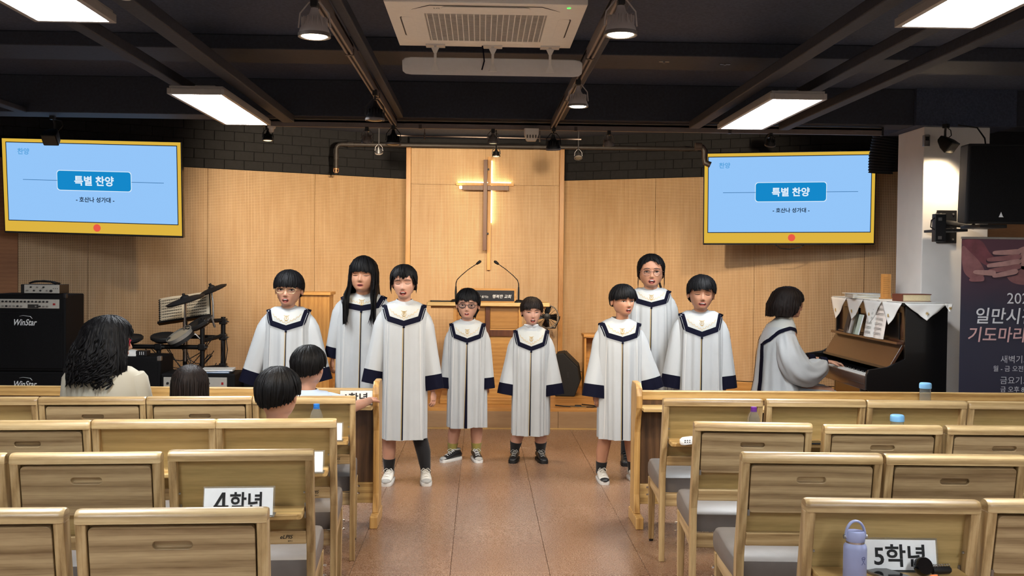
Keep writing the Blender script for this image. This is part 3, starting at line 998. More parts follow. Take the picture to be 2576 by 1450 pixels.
for s in (-1, 1):
    MB().box(min(s * 0.023, s * 0.30), max(s * 0.023, s * 0.30), -0.213, -0.19, 0.645, 0.705).build('cross_arm', REDWOOD, pu, bevel=0.002)
MB().box(-0.585, 0.595, -0.27, 0.27, 0.935, 0.972).build('top', RAILW, pu, bevel=0.008, seg=3)
for a_, b_ in ((-0.55, -0.331), (0.331, 0.56)):
    MB().box(a_, b_, -0.20, 0.2, 0.91, 0.935).build('under_frame', HONEY, pu)
pt = 0.195 + 0.972
sg = thing('desk_sign', 'oak-framed black sign with white lettering standing on the pulpit', 'sign', (0.075, 9.83, pt))
MB().box(-0.265, 0.265, 0.0, 0.05, 0.0, 0.135).build('frame', HONEY, sg, bevel=0.004)
MB().box(-0.248, 0.248, -0.003, 0.001, 0.012, 0.115).build('face', plain('sign_navy', (24, 26, 34), 0.4, var=0.02), sg)
WPR = plain('white_print', (226, 228, 230), 0.6, var=0)
lettering('p1', WPR, sg, T(-0.06, -0.0040, 0.054) @ PRINT, width=0.12)
lettering('p2', WPR, sg, T(0.13, -0.0040, 0.058) @ PRINT, width=0.18)
def mic(x, s, label):
    t = thing('gooseneck_microphone', label, 'microphone', (x, 9.86, pt), 0, 'pulpit microphones')
    MB().lathe([(0.05, 0.0), (0.05, 0.012), (0.035, 0.024), (0.012, 0.028), (0.0, 0.028)], 20).build('base', BLK, t, smooth=40)
    MB().lathe([(0.009, 0.02), (0.010, 0.10), (0.007, 0.15), (0.0, 0.15)], 10).build('socket', BLK, t, smooth=60)
    pts = [(0, 0, 0.14), (0.001 * s, 0, 0.18), (0.012 * s, 0, 0.215), (0.05 * s, -0.01, 0.255), (0.12 * s, -0.02, 0.315), (0.20 * s, -0.03, 0.37)]
    MB().tube(pts, [0.005, 0.0048, 0.0045, 0.004, 0.004, 0.004], 8).build('gooseneck', BLK, t, smooth=80)
    d = Vector((0.77 * s, -0.1, 0.55)).normalized()
    p = Vector(pts[-1])
    MB().tube([p - d * 0.005, p + d * 0.012, p + d * 0.04, p + d * 0.05], [0.008, 0.013, 0.014, 0.006], 12).build('windscreen', BLKM, t, smooth=80)
mic(-0.240, 1, 'thin gooseneck microphone at the drum-side end of the pulpit top')
mic(0.366, -1, 'thin gooseneck microphone at the piano-side end of the pulpit top')
t = thing('tablet', 'flat black tablet lying on the drum-side wing of the pulpit top', 'tablet', (-0.385, 9.92, pt))
MB().prism(rrect(0.20, 0.14, 0.01, 3), 0.0, 0.012).build('body', BLK, t, bevel=0.002)
MB().prism(rrect(0.185, 0.125, 0.004, 3), 0.012, 0.0128).build('screen', BLKG, t)

# fan behind the pulpit
t = thing('pedestal_fan', 'black round fan on a stand behind the pulpit', 'fan', (0.705, 10.86, 0.195))
MB().lathe([(0.13, 0.0), (0.13, 0.015), (0.03, 0.03), (0.016, 0.05), (0.014, 0.70), (0.0, 0.70)], 20).build('stand', BLK, t, smooth=40)
Mf = T(0, -0.03, 0.79) @ RX(90)
MB().lathe([(0.122, -0.03), (0.128, -0.02), (0.128, 0.03), (0.122, 0.035), (0.116, 0.03), (0.116, -0.02)], 32, cap=False).build('cage_ring', plain('fan_rim', (150, 146, 140), 0.35, metal=0.4), t, smooth=40, M=Mf)
g = MB()
for k in range(18):
    a = 2 * math.pi * k / 18
    g.tube([(0.03 * math.cos(a), 0.03 * math.sin(a), 0.035), (0.118 * math.cos(a), 0.118 * math.sin(a), 0.028)], 0.0022, 5)
g.build('cage_wires', BLK, t, M=Mf)
for k in range(4):
    b = MB()
    a = 90 * k
    b.add([(0.02, -0.02, 0.0), (0.108, -0.05, -0.012), (0.108, 0.03, 0.014), (0.02, 0.02, 0.006)], [(0, 1, 2, 3)], M=RZ(a))
    b.add([(0.02, -0.02, -0.003), (0.108, -0.05, -0.015), (0.108, 0.03, 0.011), (0.02, 0.02, 0.003)], [(3, 2, 1, 0)], M=RZ(a))
    b.build('blade', BLKG, t, M=Mf)
MB().lathe([(0.035, -0.06), (0.035, 0.036), (0.0, 0.042)], 18).build('hub', BLK, t, smooth=40, M=Mf)
MB().tube([(-0.135, 0, 0), (-0.135, -0.02, -0.02), (-0.09, -0.12, 0), (0.09, -0.12, 0), (0.135, -0.02, -0.02), (0.135, 0, 0)], 0.008, 8).build('bracket', BLK, t, M=T(0, -0.03, 0.79) @ RX(90), smooth=60)

# floor monitor wedge
GRILLE = plain('wedge_grille', (30, 28, 27), 0.7, var=0.3, nscale=300)
t = thing('stage_monitor', 'black wedge floor monitor on the stage beside the pulpit', 'speaker', (0.92, 10.52, 0.195), R(-8))
prof = [(-0.13, 0.0), (0.07, 0.0), (0.125, 0.15), (0.10, 0.30), (-0.05, 0.445), (-0.13, 0.43)]
MB().prism(prof, -0.18, 0.18, M=Matrix(((1, 0, 0, 0), (0, 0, 1, 0), (0, 1, 0, 0), (0, 0, 0, 1)))).build('cabinet', BLKM, t, bevel=0.012, seg=2)
MB().box(-0.012, 0.012, -0.183, -0.178, 0.19, 0.25).build('handle_recess', BLK, t)
MB().box(-0.095, 0.095, -0.155, 0.155, 0.0, 0.006, M=T(0.027, 0, 0.374) @ RY(44)).build('grille', GRILLE, t)
tag(MB().tube([(0.98, 9.74, 0.20), (1.08, 9.66, 0.20), (1.15, 9.60, 0.20), (1.06, 9.56, 0.20), (0.92, 9.57, 0.20), (0.80, 9.60, 0.20), (0.72, 9.66, 0.20)], 0.006, 6).build('stage_cable', BLK, smooth=60), 'loose black cable on the stage floor in front of the wedge monitor', 'cable')
t = thing('floor_outlet', 'brass floor outlet plate on the stage edge with cable end', 'outlet', (0.93, 9.60, 0.195))
MB().box(-0.075, 0.075, -0.05, 0.05, 0.0, 0.006).build('plate', plain('brass_plate', (160, 124, 72), 0.4, metal=0.6), t, bevel=0.002)
MB().box(-0.03, 0.03, -0.02, 0.02, 0.006, 0.018).build('plug', BLK, t, bevel=0.003)
# side lectern
t = thing('side_lectern', 'plain honey oak side lectern standing behind the choir on the drum side', 'lectern', (-1.61, 10.1, 0.195))
MB().box(-0.14, 0.14, -0.12, 0.16, 0.0, 1.02).build('body', HONEYZ, t, bevel=0.003)
MB().box(-0.155, 0.155, -0.15, 0.2, 1.02, 1.05, M=T(0, 0, 0) @ Matrix.Identity(4)).build('top', HONEY, t, bevel=0.005)
MB().box(-0.155, -0.14, -0.13, 0.18, 0.0, 1.02).build('edge', REDWOOD, t)
t = thing('small_lectern', 'small oak stand peeking out beside the wedge monitor', 'stand', (1.16, 10.55, 0.195))
MB().box(-0.09, -0.07, -0.1, 0.12, 0.0, 0.60).box(0.07, 0.09, -0.1, 0.12, 0.0, 0.60).build('leg_panel', HONEYZ, t, bevel=0.003)
MB().box(-0.10, 0.10, -0.12, 0.14, 0.60, 0.63).build('top', HONEY, t, bevel=0.004)
MB().box(-0.07, 0.07, 0.1, 0.115, 0.2, 0.58).build('back_panel', HONEY, t)

# ------------------------------------------------------------------ amplifiers on the drum side
TOLEX = plain('tolex_black', (15, 15, 17), 0.7, var=0.3, nscale=500, bump=0.5, spec=0.2)
GRILLC = plain('grille_cloth', (17, 17, 19), 0.85, var=0.7, nscale=420, bump=0.6, spec=0.2)
SILV = plain('silver_panel', (196, 194, 186), 0.35, metal=0.35, var=0.03)
WHPR = plain('logo_white', (232, 236, 238), 0.4, var=0)
def knob(parent, x, z, y, r=0.009, m=BLK):
    MB().lathe([(r, 0.0), (r * 0.9, 0.012), (0.0, 0.013)], 12, M=T(x, y, z) @ RX(90)).build('knob', m, parent, smooth=40)
def cabinet(name, label, x0, x1, y, z0, z1, panel, logo_z, logo_h):
    t = thing(name, label, 'amplifier', ((x0 + x1) / 2, y, z0))
    w, hh = (x1 - x0) / 2, z1 - z0
    MB().box(-w, w, 0.0, 0.40, 0.0, hh).build('cabinet', TOLEX, t, bevel=0.014, seg=3)
    zt = hh - (0.15 if panel else 0.03)
    MB().box(-w + 0.025, w - 0.025, -0.008, 0.004, 0.025, zt).build('grille', GRILLC, t, bevel=0.004)
    for s in (-1, 1):
        for z in (0.012, hh - 0.012):
            MB().box(s * w - 0.022, s * w + 0.004, -0.003, 0.04, z - 0.02, z + 0.02).build('corner', BLK, t, bevel=0.006)
    if panel:
        pn = MB().box(-w + 0.03, w - 0.05, -0.006, 0.004, hh - 0.115, hh - 0.04).build('control_panel', SILV, t, bevel=0.002)
        MB().box(w * 0.02, w * 0.30, -0.008, -0.004, hh - 0.112, hh - 0.082).build('display', BLKG, pn)
        for k in range(15):
            knob(pn, -w + 0.055 + k * 0.030, hh - 0.060, -0.006, 0.008)
            if k not in (8, 9, 10):
                knob(pn, -w + 0.055 + k * 0.030, hh - 0.098, -0.006, 0.008, STEEL if k % 3 else BLK)
        MB().box(w - 0.10, w - 0.08, -0.010, -0.004, hh - 0.088, hh - 0.072).build('power_switch', plain('switch_red', (150, 30, 30), 0.4), pn, bevel=0.001)
    lettering('amp', WHPR, t, T(-0.01, -0.010, logo_z) @ PRINT, width=0.185, height=0.052, name='logo')
    s = MB()
    s.tube([(-0.06, -0.0105, logo_z + 0.05), (-0.03, -0.0105, logo_z + 0.056), (0.03, -0.0105, logo_z + 0.048), (0.045, -0.0105, logo_z + 0.03)], [0.002, 0.005, 0.007, 0.003], 6, flat=0.3)
    s.build('logo_swash', WHPR, t)
    return t
cabinet('bass_cabinet', 'lower black speaker cabinet of the amplifier stack behind the curly-haired woman', -4.03, -3.41, 8.5, 0.0, 0.608, False, 0.507, 0.05)
cabinet('bass_amplifier', 'upper black amplifier with silver control panel in the stack', -4.03, -3.41, 8.5, 0.61, 1.245, True, 0.405, 0.05)
t = thing('amplifier_head', 'small silver-faced amplifier head on top of the black stack', 'amplifier', (-3.63, 8.55, 1.245))
MB().box(-0.165, 0.15, 0.0, 0.2, 0.006, 0.08).build('case', BLK, t, bevel=0.003)
pn = MB().box(-0.135, 0.15, -0.006, 0.002, 0.008, 0.078).build('face', SILV, t, bevel=0.002)
for k in range(7):
    knob(pn, -0.105 + k * 0.026, 0.03 + 0.028 * (k % 2), -0.006, 0.007, BLK if k % 3 else STEEL)
knob(pn, 0.085, 0.028, -0.006, 0.011)
for k in range(3):
    MB().box(0.10 + k * 0.016, 0.106 + k * 0.016, -0.009, -0.005, 0.045, 0.05).build('switch', BLK, pn)
tag(MB().tube([(-3.75, 8.62, 1.335), (-3.72, 8.60, 1.345), (-3.62, 8.58, 1.355), (-3.54, 8.60, 1.345), (-3.53, 8.68, 1.332), (-3.62, 8.72, 1.345), (-3.72, 8.70, 1.350), (-3.77, 8.66, 1.335), (-3.70, 8.62, 1.352), (-3.58, 8.6, 1.35), (-3.52, 8.58, 1.33)], 0.0075, 8).build('coiled_cable', BLK, smooth=60), 'black cable coiled on the small amplifier head', 'cable')
t = thing('guitar_cabinet', 'wide low black speaker cabinet standing behind the curly-haired woman', 'speaker', (-3.02, 8.55, 0))
MB().box(-0.37, 0.37, 0, 0.36, 0.0, 0.735).build('cabinet', TOLEX, t, bevel=0.014, seg=3)
MB().box(-0.345, 0.345, -0.008, 0.003, 0.03, 0.70).build('grille', GRILLC, t, bevel=0.004)
for s in (-1, 1):
    MB().box(s * 0.37 - 0.03, s * 0.37 + 0.004, -0.004, 0.04, 0.70, 0.739).build('corner', STEEL, t, bevel=0.006)
t = thing('small_mixer', 'small black mixer with white faders on the low cabinet', 'mixer', (-2.82, 8.62, 0.735))
MB().box(-0.045, 0.045, -0.04, 0.06, 0.0, 0.045).build('case', BLK, t, bevel=0.004)
for k in range(3):
    MB().box(-0.014 + k * 0.016, -0.010 + k * 0.016, -0.043, -0.039, 0.012, 0.038).build('fader', WHPR, t)
t = MB()
t.loft([[(x * s, y * s, z) for x, y in rrect(0.16, 0.12, 0.04, 4)] for z, s in ((0, 1.0), (0.02, 1.05), (0.04, 0.8), (0.05, 0.3))], M=T(-2.92, 8.64, 0.735) @ RY(6))
tag(t.build('white_cloth', LINEN, smooth=60), 'crumpled white cloth on the low cabinet beside the small mixer', 'cloth')
t = thing('combo_amplifier', 'low silver-fronted combo amplifier behind the straight-haired girl', 'amplifier', (-2.335, 8.52, 0))
MB().box(-0.305, 0.305, 0.0, 0.34, 0.0, 0.60).build('cabinet', TOLEX, t, bevel=0.012, seg=2)
pn = MB().box(-0.28, 0.24, -0.006, 0.003, 0.47, 0.57).build('control_panel', SILV, t, bevel=0.002)
for k in range(8):
    knob(pn, -0.245 + k * 0.048, 0.52, -0.006, 0.011)
MB().box(0.195, 0.212, -0.010, -0.004, 0.51, 0.53).build('power_switch', MATS['switch_red'], pn)
MB().box(-0.28, 0.28, -0.007, 0.002, 0.03, 0.45).build('grille', GRILLC, t)
for k, (c, dx, lab) in enumerate((((70, 120, 170), 0.0, 'blue-edged music folder on the silver-fronted amplifier, lower one'), ((215, 216, 212), 0.02, 'white music folder on the silver-fronted amplifier, upper one'))):
    t = thing('music_folder', lab, 'folder', (-2.22 + dx, 8.66, 0.60 + 0.016 * k), R(6 * k), 'folders on the amplifier')
    MB().box(-0.13, 0.13, -0.09, 0.09, 0.0, 0.003).box(-0.13, 0.13, -0.09, 0.09, 0.013, 0.0158).build('cover', plain('folder_%d' % k, c, 0.5), t)
    MB().box(-0.125, 0.125, -0.085, 0.087, 0.003, 0.013).build('pages', WHITEPAPER, t)
t = thing('pedal_board', 'black pedal board case with a row of small steel buttons', 'pedal board', (-1.885, 8.75, 0))
MB().box(-0.13, 0.13, 0, 0.26, 0.0, 0.505).build('case', TOLEX, t, bevel=0.01)
MB().box(-0.12, 0.12, 0.0, 0.2, 0.505, 0.53, M=T(0, 0, 0) @ Matrix.Identity(4)).build('top', BLK, t, bevel=0.006)
for k in range(6):
    MB().lathe([(0.008, 0), (0.007, 0.008), (0, 0.009)], 10, M=T(-0.09 + k * 0.036, 0.03, 0.53)).build('button', CHROME, t, smooth=40)

# ------------------------------------------------------------------ electronic drum kit
dk = thing('drum_kit', 'black electronic drum kit with rack, pads and cymbals by the left wall', 'drum kit', (-2.55, 9.05, 0))
def D(x, y, z): return (x + 2.55, y - 9.05, z)
RACK = plain('rack_black', (18, 17, 18), 0.35, var=0.1)
def bar_(name, pts, r, m=RACK):
    return MB().tube([D(*p) for p in pts], r, 12).build(name, m, dk, smooth=60)
for x, y, z1 in ((-2.415, 8.95, 1.04), (-2.285, 9.15, 1.04), (-2.79, 8.95, 0.80), (-2.62, 9.15, 1.0)):
    bar_('rack_post', [(x, y, 0.0), (x, y, z1)], 0.021)
bar_('rack_bar', [(-3.02, 8.95, 0.785), (-2.38, 8.95, 0.785)], 0.020)
bar_('rack_bar', [(-2.415, 8.95, 0.835), (-2.285, 9.15, 0.875)], 0.018)
bar_('rack_bar', [(-2.415, 8.95, 1.01), (-2.285, 9.15, 1.01)], 0.018)
bar_('rack_bar', [(-2.415, 8.95, 0.60), (-2.285, 9.15, 0.60)], 0.018)
bar_('rack_bar', [(-2.62, 9.15, 0.86), (-2.285, 9.15, 0.86)], 0.018)
for x, y, z in ((-2.415, 8.95, 0.785), (-2.285, 9.15, 0.86), (-2.415, 8.95, 1.0), (-2.285, 9.15, 1.0), (-2.79, 8.95, 0.785), (-2.62, 9.15, 0.86), (-2.285, 9.15, 0.6)):
    MB().box(-0.032, 0.032, -0.032, 0.032, -0.028, 0.028, M=T(*D(x, y, z))).build('clamp', RACK, dk, bevel=0.008)
    MB().tube([D(x + 0.03, y - 0.02, z), D(x + 0.055, y - 0.03, z)], 0.007, 8).build('wing_bolt', STEEL, dk)
PADR = plain('pad_rubber', (30, 29, 30), 0.6, var=0.1)
HOOP = plain('pad_hoop', (176, 172, 164), 0.3, metal=0.5)
MESHH = plain('mesh_head', (206, 188, 160), 0.7, var=0.05, nscale=400)
def pad(loc, rx, rz, r, kind):
    M = T(*D(*loc)) @ RZ(rz) @ RX(rx)
    if kind == 'snare':
        o = MB().lathe([(r, -0.055), (r, -0.008), (r * 0.96, 0.0)], 32).build('drum_pad', PADR, dk, smooth=40, M=M)
        MB().lathe([(r * 1.02, -0.02), (r * 1.05, -0.02), (r * 1.05, 0.012), (r * 0.98, 0.012)], 32, cap=False).build('hoop', HOOP, o, smooth=40)
        MB().lathe([(r * 0.97, 0.001), (0.001, 0.002)], 32).build('head', MESHH, o)
    elif kind == 'pad':
        o = MB().lathe([(r * 0.7, -0.045), (r, -0.02), (r * 1.02, 0.0), (r * 0.96, 0.008), (r * 0.9, 0.003), (0.0, 0.004)], 32).build('drum_pad', PADR, dk, smooth=40, M=M)
    else:
        o = MB().lathe([(r, -0.006), (r * 1.01, 0.0), (r * 0.7, 0.012), (r * 0.25, 0.020), (r * 0.2, 0.034), (r * 0.1, 0.042), (0.0, 0.044)], 36).build('cymbal', PADR, dk, smooth=50, M=M)
        MB().lathe([(r * 0.97, -0.014), (r * 1.0, -0.006), (r * 0.3, -0.004)], 32).build('underside', BLK, o, smooth=50)
        MB().lathe([(0.014, 0.044), (0.012, 0.06), (0.0, 0.061)], 10).build('wing_nut', RACK, o)
    return o
pad((-2.555, 8.92, 1.195), 18, -62, 0.168, 'cymbal')
pad((-2.395, 9.2, 1.280), 24, -66, 0.130, 'cymbal')
pad((-2.60, 8.90, 0.895), 34, -52, 0.115, 'snare')
pad((-2.46, 9.0, 1.0), 30, -56, 0.125, 'pad')
pad((-3.06, 8.95, 0.865), 8, 0, 0.13, 'pad')
pad((-2.76, 9.0, 0.875), 12, 0, 0.115, 'pad')
bar_('cymbal_stand', [(-2.565, 8.95, 0.66), (-2.565, 8.95, 1.0), (-2.558, 8.93, 1.18)], 0.011, CHROME)
bar_('cymbal_stand', [(-2.38, 9.18, 1.0), (-2.385, 9.18, 1.17), (-2.40, 9.19, 1.25)], 0.009, STEEL)
bar_('pad_arm', [(-2.41, 8.95, 0.94), (-2.36, 8.93, 1.03), (-2.33, 8.92, 1.05), (-2.31, 8.96, 0.96)], 0.010, STEEL)
bar_('pad_arm', [(-2.55, 8.93, 0.86), (-2.47, 8.93, 0.90), (-2.43, 8.95, 0.85)], 0.009, STEEL)
bar_('pad_arm', [(-3.06, 8.95, 0.83), (-3.0, 8.95, 0.79)], 0.010)
MB().box(-0.10, 0.10, -0.03, 0.03, -0.06, 0.06, M=T(*D(-3.0, 8.93, 0.66)) @ RX(-25)).build('sound_module', BLK, dk, bevel=0.01)
MB().lathe([(0.09, -0.02), (0.095, 0.0), (0.09, 0.03), (0.0, 0.04)], 24, M=T(*D(-2.47, 8.93, 0.52)) @ RX(80)).build('kick_pad', PADR, dk, smooth=40)
rnd = random.Random(3)
for k in range(9):
    x0 = -2.95 + rnd.random() * 0.45
    x1 = -2.42 + rnd.random() * 0.12
    z0, z1 = 0.78, 0.62 + rnd.random() * 0.28
    sag = 0.1 + rnd.random() * 0.16
    pts = [D(x0 + (x1 - x0) * q / 6, 8.97 + 0.02 * rnd.random(), z0 + (z1 - z0) * q / 6 - sag * math.sin(math.pi * q / 6)) for q in range(7)]
    MB().tube(pts, 0.004, 6).build('cable', BLK, dk, smooth=80)
for x in (-2.26, -2.30):
    MB().tube([D(x, 9.13, 0.9), D(x + 0.02, 9.12, 0.75), D(x - 0.01, 9.12, 0.55), D(x + 0.02, 9.12, 0.42)], 0.004, 6).build('cable', BLK, dk, smooth=80)
ms = thing('music_stand', 'black music stand behind the drum kit tilted back', 'music stand', (-2.66, 9.32, 0))
MB().tube([(0, 0, 0.03), (0, 0, 0.98)], 0.011, 10).build('pole', RACK, ms, smooth=60)
for k in range(3):
    MB().tube([(0, 0, 0.16), (0.25 * math.cos(R(90 + 120 * k)), 0.25 * math.sin(R(90 + 120 * k)), 0.01)], 0.008, 8).build('leg', RACK, ms)
Mm = T(0, -0.03, 0.99) @ RY(-9) @ RX(-24)
MB().box(-0.235, 0.235, -0.003, 0.003, 0.0, 0.24, M=Mm).box(-0.235, 0.235, -0.05, 0.0, -0.006, 0.0, M=Mm).box(-0.235, 0.235, -0.053, -0.050, -0.006, 0.014, M=Mm).build('tray', RACK, ms)
sm = thing('music_book', 'open spiral music book resting on the music stand', 'music book', (-2.66, 9.32, 0))
Mm2 = Mm @ T(0, -0.006, 0.002)
for s in (-1, 1):
    rings = []
    for k in range(7):
        u = k / 6
        y = -0.004 - 0.012 * math.sin(u * math.pi) * (1 if s < 0 else 0.8)
        rings.append([(s * u * 0.225, y, 0.0), (s * u * 0.225, y, 0.25), (s * u * 0.225, y + 0.003, 0.25), (s * u * 0.225, y + 0.003, 0.0)])
    o = MB().loft(rings, M=Mm2).build('page', plain('sheet_cream', (226, 212, 186), 0.8, var=0.03), sm)
    ln = MB()
    for r_ in range(8):
        for q in range(4):
            z = 0.225 - r_ * 0.027 - q * 0.004
            ln.box(s * 0.02 if s > 0 else -0.205, 0.205 if s > 0 else -0.02, -0.0185, -0.018, z - 0.0006, z + 0.0006, M=Mm2)
        for q in range(9):
            x = s * (0.03 + q * 0.02)
            z = 0.220 - r_ * 0.027 - rnd.random() * 0.01
            ln.box(x - 0.003, x + 0.003, -0.019, -0.018, z - 0.002, z + 0.002, M=Mm2).box(x + 0.002, x + 0.003, -0.019, -0.018, z, z + 0.01, M=Mm2)
    ln.build('notation', INK, o)
for k in range(12):
    MB().tube([(-0.232, -0.012, 0.012 + k * 0.02), (-0.222, -0.016, 0.014 + k * 0.02), (-0.212, -0.010, 0.016 + k * 0.02)], 0.004, 6, M=Mm2).build('spiral_ring', BLK, sm)

# ------------------------------------------------------------------ piano
pn = thing('upright_piano', 'black upright piano facing sideways in front of the white column', 'piano', (3.16, 8.25, 0))
PBLK = plain('piano_black', (14, 13, 14), 0.28, var=0.15, nscale=120, coat=0.2)
PBRN = wood('piano_brown_gloss', (52, 30, 18), (78, 46, 28), (104, 66, 42), 'y', 0.2, contrast=0.5, coat=0.4)
N, F = -0.75, 0.75
XZ = Matrix(((1, 0, 0, 0), (0, 0, -1, 0), (0, 1, 0, 0), (0, 0, 0, 1)))
side = [(0.0, 0.0), (0.32, 0.0), (0.32, 1.255), (0.0, 1.255), (0.0, 0.86), (-0.12, 0.80), (-0.27, 0.775), (-0.285, 0.74), (-0.285, 0.63), (-0.20, 0.58), (0.0, 0.56)]
for y in (N, F - 0.03):
    MB().prism(side, -(y + 0.03), -y, M=XZ).build('side_panel', PBLK, pn, bevel=0.004)
MB().box(-0.28, 0.0, N + 0.03, F - 0.03, 0.62, 0.685).build('key_bed', PBRN, pn, bevel=0.003)
MB().box(-0.285, -0.262, N + 0.03, F - 0.03, 0.665, 0.725).build('key_slip', PBRN, pn, bevel=0.003)
MB().box(0.0, 0.02, N + 0.03, F - 0.03, 0.05, 0.63).build('lower_panel', PBRN, pn)
MB().box(0.03, 0.05, N + 0.03, F - 0.03, 0.84, 1.25).build('upper_panel', PBRN, pn)
MB().box(0.30, 0.32, N + 0.03, F - 0.03, 0.0, 1.25).build('back_panel', PBLK, pn)
MB().box(-0.02, 0.33, N - 0.01, F + 0.01, 1.255, 1.28).build('lid', PBLK, pn, bevel=0.005)
for y in (N + 0.13, F - 0.13):
    MB().tube([(-0.255, y, 0.0), (-0.255, y, 0.06), (-0.25, y, 0.35), (-0.25, y, 0.62)], [0.03, 0.022, 0.026, 0.034], 14).build('leg', PBLK, pn, smooth=60)
# sloped fall board and music desk
MB().box(-0.012, 0.012, N + 0.04, F - 0.04, 0.0, 0.25, M=T(-0.10, 0, 0.775) @ RY(30)).build('fall_board', PBRN, pn, bevel=0.003)
MB().box(-0.008, 0.004, N + 0.04, F - 0.04, 0.0, 0.02, M=T(-0.118, 0, 0.775) @ RY(30)).build('fall_trim', PBLK, pn)
MB().box(-0.05, 0.04, N + 0.03, F - 0.03, 0.965, 0.985).build('music_shelf', PBRN, pn, bevel=0.003)
for k, y in enumerate((-0.42, 0.42)):
    MB().box(0.018, 0.030, y - 0.17, y + 0.17, 0.99, 1.2).build('desk_panel', PBLK, pn, bevel=0.003)
kb = MB().box(-0.262, -0.095, N + 0.06, F - 0.06, 0.685, 0.715).build('keyboard', BLK, pn)
KW = plain('key_ivory', (232, 230, 224), 0.3, var=0)
NK = 52
kw = (F - N - 0.14) / NK
wk = bk = None
for k in range(NK):
    y = N + 0.07 + k * kw
    if wk is None:
        wk = MB().box(-0.258, -0.10, 0.0005, kw - 0.0005, 0.712, 0.732).build('white_key', KW, kb)
        o = wk
    else:
        o = wk.copy(); COL.objects.link(o); o.parent = kb
    o.location = (0, y, 0)
    if k % 7 not in (2, 6) and k < NK - 1:
        if bk is None:
            bk = MB().box(-0.205, -0.10, -0.006, 0.006, 0.730, 0.744).build('black_key', BLKG, kb)
            o = bk
        else:
            o = bk.copy(); COL.objects.link(o); o.parent = kb
        o.location = (0, y + kw, 0)
# lace cloth on the lid: flat top, hanging points
tc = thing('piano_cloth', 'white embroidered cloth with hanging points over the piano top', 'tablecloth', (3.16, 8.25, 1.28))
MB().box(-0.03, 0.30, N - 0.02, F + 0.02, 0.0005, 0.004).build('top_cloth', LINEN, tc)
def point_cloth(a, b, drop, out, name='hanging_point'):
    """triangular cloth point hanging from edge a-b"""
    a, b, out = Vector(a), Vector(b), Vector(out)
    rows = 9
    nseg = 12
    rings = []
    for j in range(rows):
        v = j / (rows - 1)
        row = []
        for i in range(nseg + 1):
            u = i / nseg
            uu = 0.5 + (u - 0.5) * (1 - v)
            p = a.lerp(b, uu)
            lace = 0.007 * abs(math.sin(uu * 40)) * (1 if (i in (0, nseg)) else 0)
            wave = 0.012 * v * math.sin(uu * 9 + j * 0.4)
            row.append(p + Vector((0, 0, -drop * v - 0.004 * (1 - v) - lace)) + out * (0.006 + 0.02 * math.sin(min(1, v * 1.3) * math.pi / 2) * 0.5 + wave))
        rings.append(row)
    mb = MB()
    mb.loft(rings, closed=False, cap0=False, cap1=False)
    o = mb.build(name, LINEN, tc, smooth=60)
    sd = o.modifiers.new('thick', 'SOLIDIFY')
    sd.thickness = 0.002
    g = MB()
    c = a.lerp(b, 0.5) + Vector((0, 0, -drop * 0.62)) + out * 0.03
    tan = (b - a).normalized()
    for k in range(4):
        an = math.pi * k / 4
        dv = tan * math.cos(an) * 0.014 + Vector((0, 0, math.sin(an) * 0.014))
        g.tube([c - dv, c + dv], 0.0018, 5)
    g.build('embroidery', GOLD, o)
ys = [N - 0.02 + k * (F - N + 0.04) / 4 for k in range(5)]
for k in range(4):
    point_cloth((-0.032, ys[k], 0.002), (-0.032, ys[k + 1], 0.002), 0.17 + 0.012 * (k % 2), (-1, 0, 0))
point_cloth((-0.02, N - 0.022, 0.002), (0.30, N - 0.022, 0.002), 0.125, (0, -1, 0))
point_cloth((0.28, N - 0.022, 0.002), (0.345, N - 0.022, 0.002), 0.06, (0, -1, 0), 'hanging_corner')
zt = 1.2845
PAGE = plain('page_edge', (214, 198, 160), 0.8, var=0.12, nscale=300)
t = thing('hymnal', 'thick leather-bound hymnal with mottled page edges on the piano cloth', 'book', (3.30, 7.72, zt), R(4))
MB().box(-0.115, 0.115, -0.08, 0.08, 0.0, 0.004).box(-0.115, 0.115, -0.08, 0.08, 0.052, 0.058).box(-0.119, -0.112, -0.08, 0.08, 0.0, 0.058).build('cover', plain('leather_brown', (104, 52, 38), 0.5), t, bevel=0.002)
MB().box(-0.112, 0.108, -0.075, 0.075, 0.004, 0.052).build('pages', PAGE, t)
t = thing('paper_stack', 'loose stack of pale music papers at the far end of the piano top', 'papers', (3.26, 8.55, zt), R(-6))
for k in range(6):
    MB().box(-0.14, 0.14, -0.19, 0.19, k * 0.0065, k * 0.0065 + 0.005, M=RZ(rnd.uniform(-5, 5))).build('sheet', plain('paper_%d' % (k % 3), [(226, 224, 214), (214, 206, 190), (232, 232, 230)][k % 3], 0.8), t)
t = thing('wooden_plaque', 'upright tan wooden plaque with engraved lines on the piano top', 'plaque', (3.32, 8.28, zt), R(12))
MB().box(-0.042, 0.042, -0.012, 0.012, 0.0, 0.205).build('board', wood('plaque_wood', (190, 128, 62), (214, 154, 84), (228, 174, 104), 'z', 0.45, contrast=0.4), t, bevel=0.004)
e = MB()
for k in range(9):
    e.box(-0.03, 0.028 - 0.01 * (k % 3), -0.0135, -0.0118, 0.045 + k * 0.016, 0.047 + k * 0.016)
e.build('engraving', plain('engraved', (150, 98, 44), 0.6), t)
MB().box(-0.05, 0.05, -0.02, 0.02, 0.0, 0.012).build('foot', MATS['plaque_wood'], t, bevel=0.003)
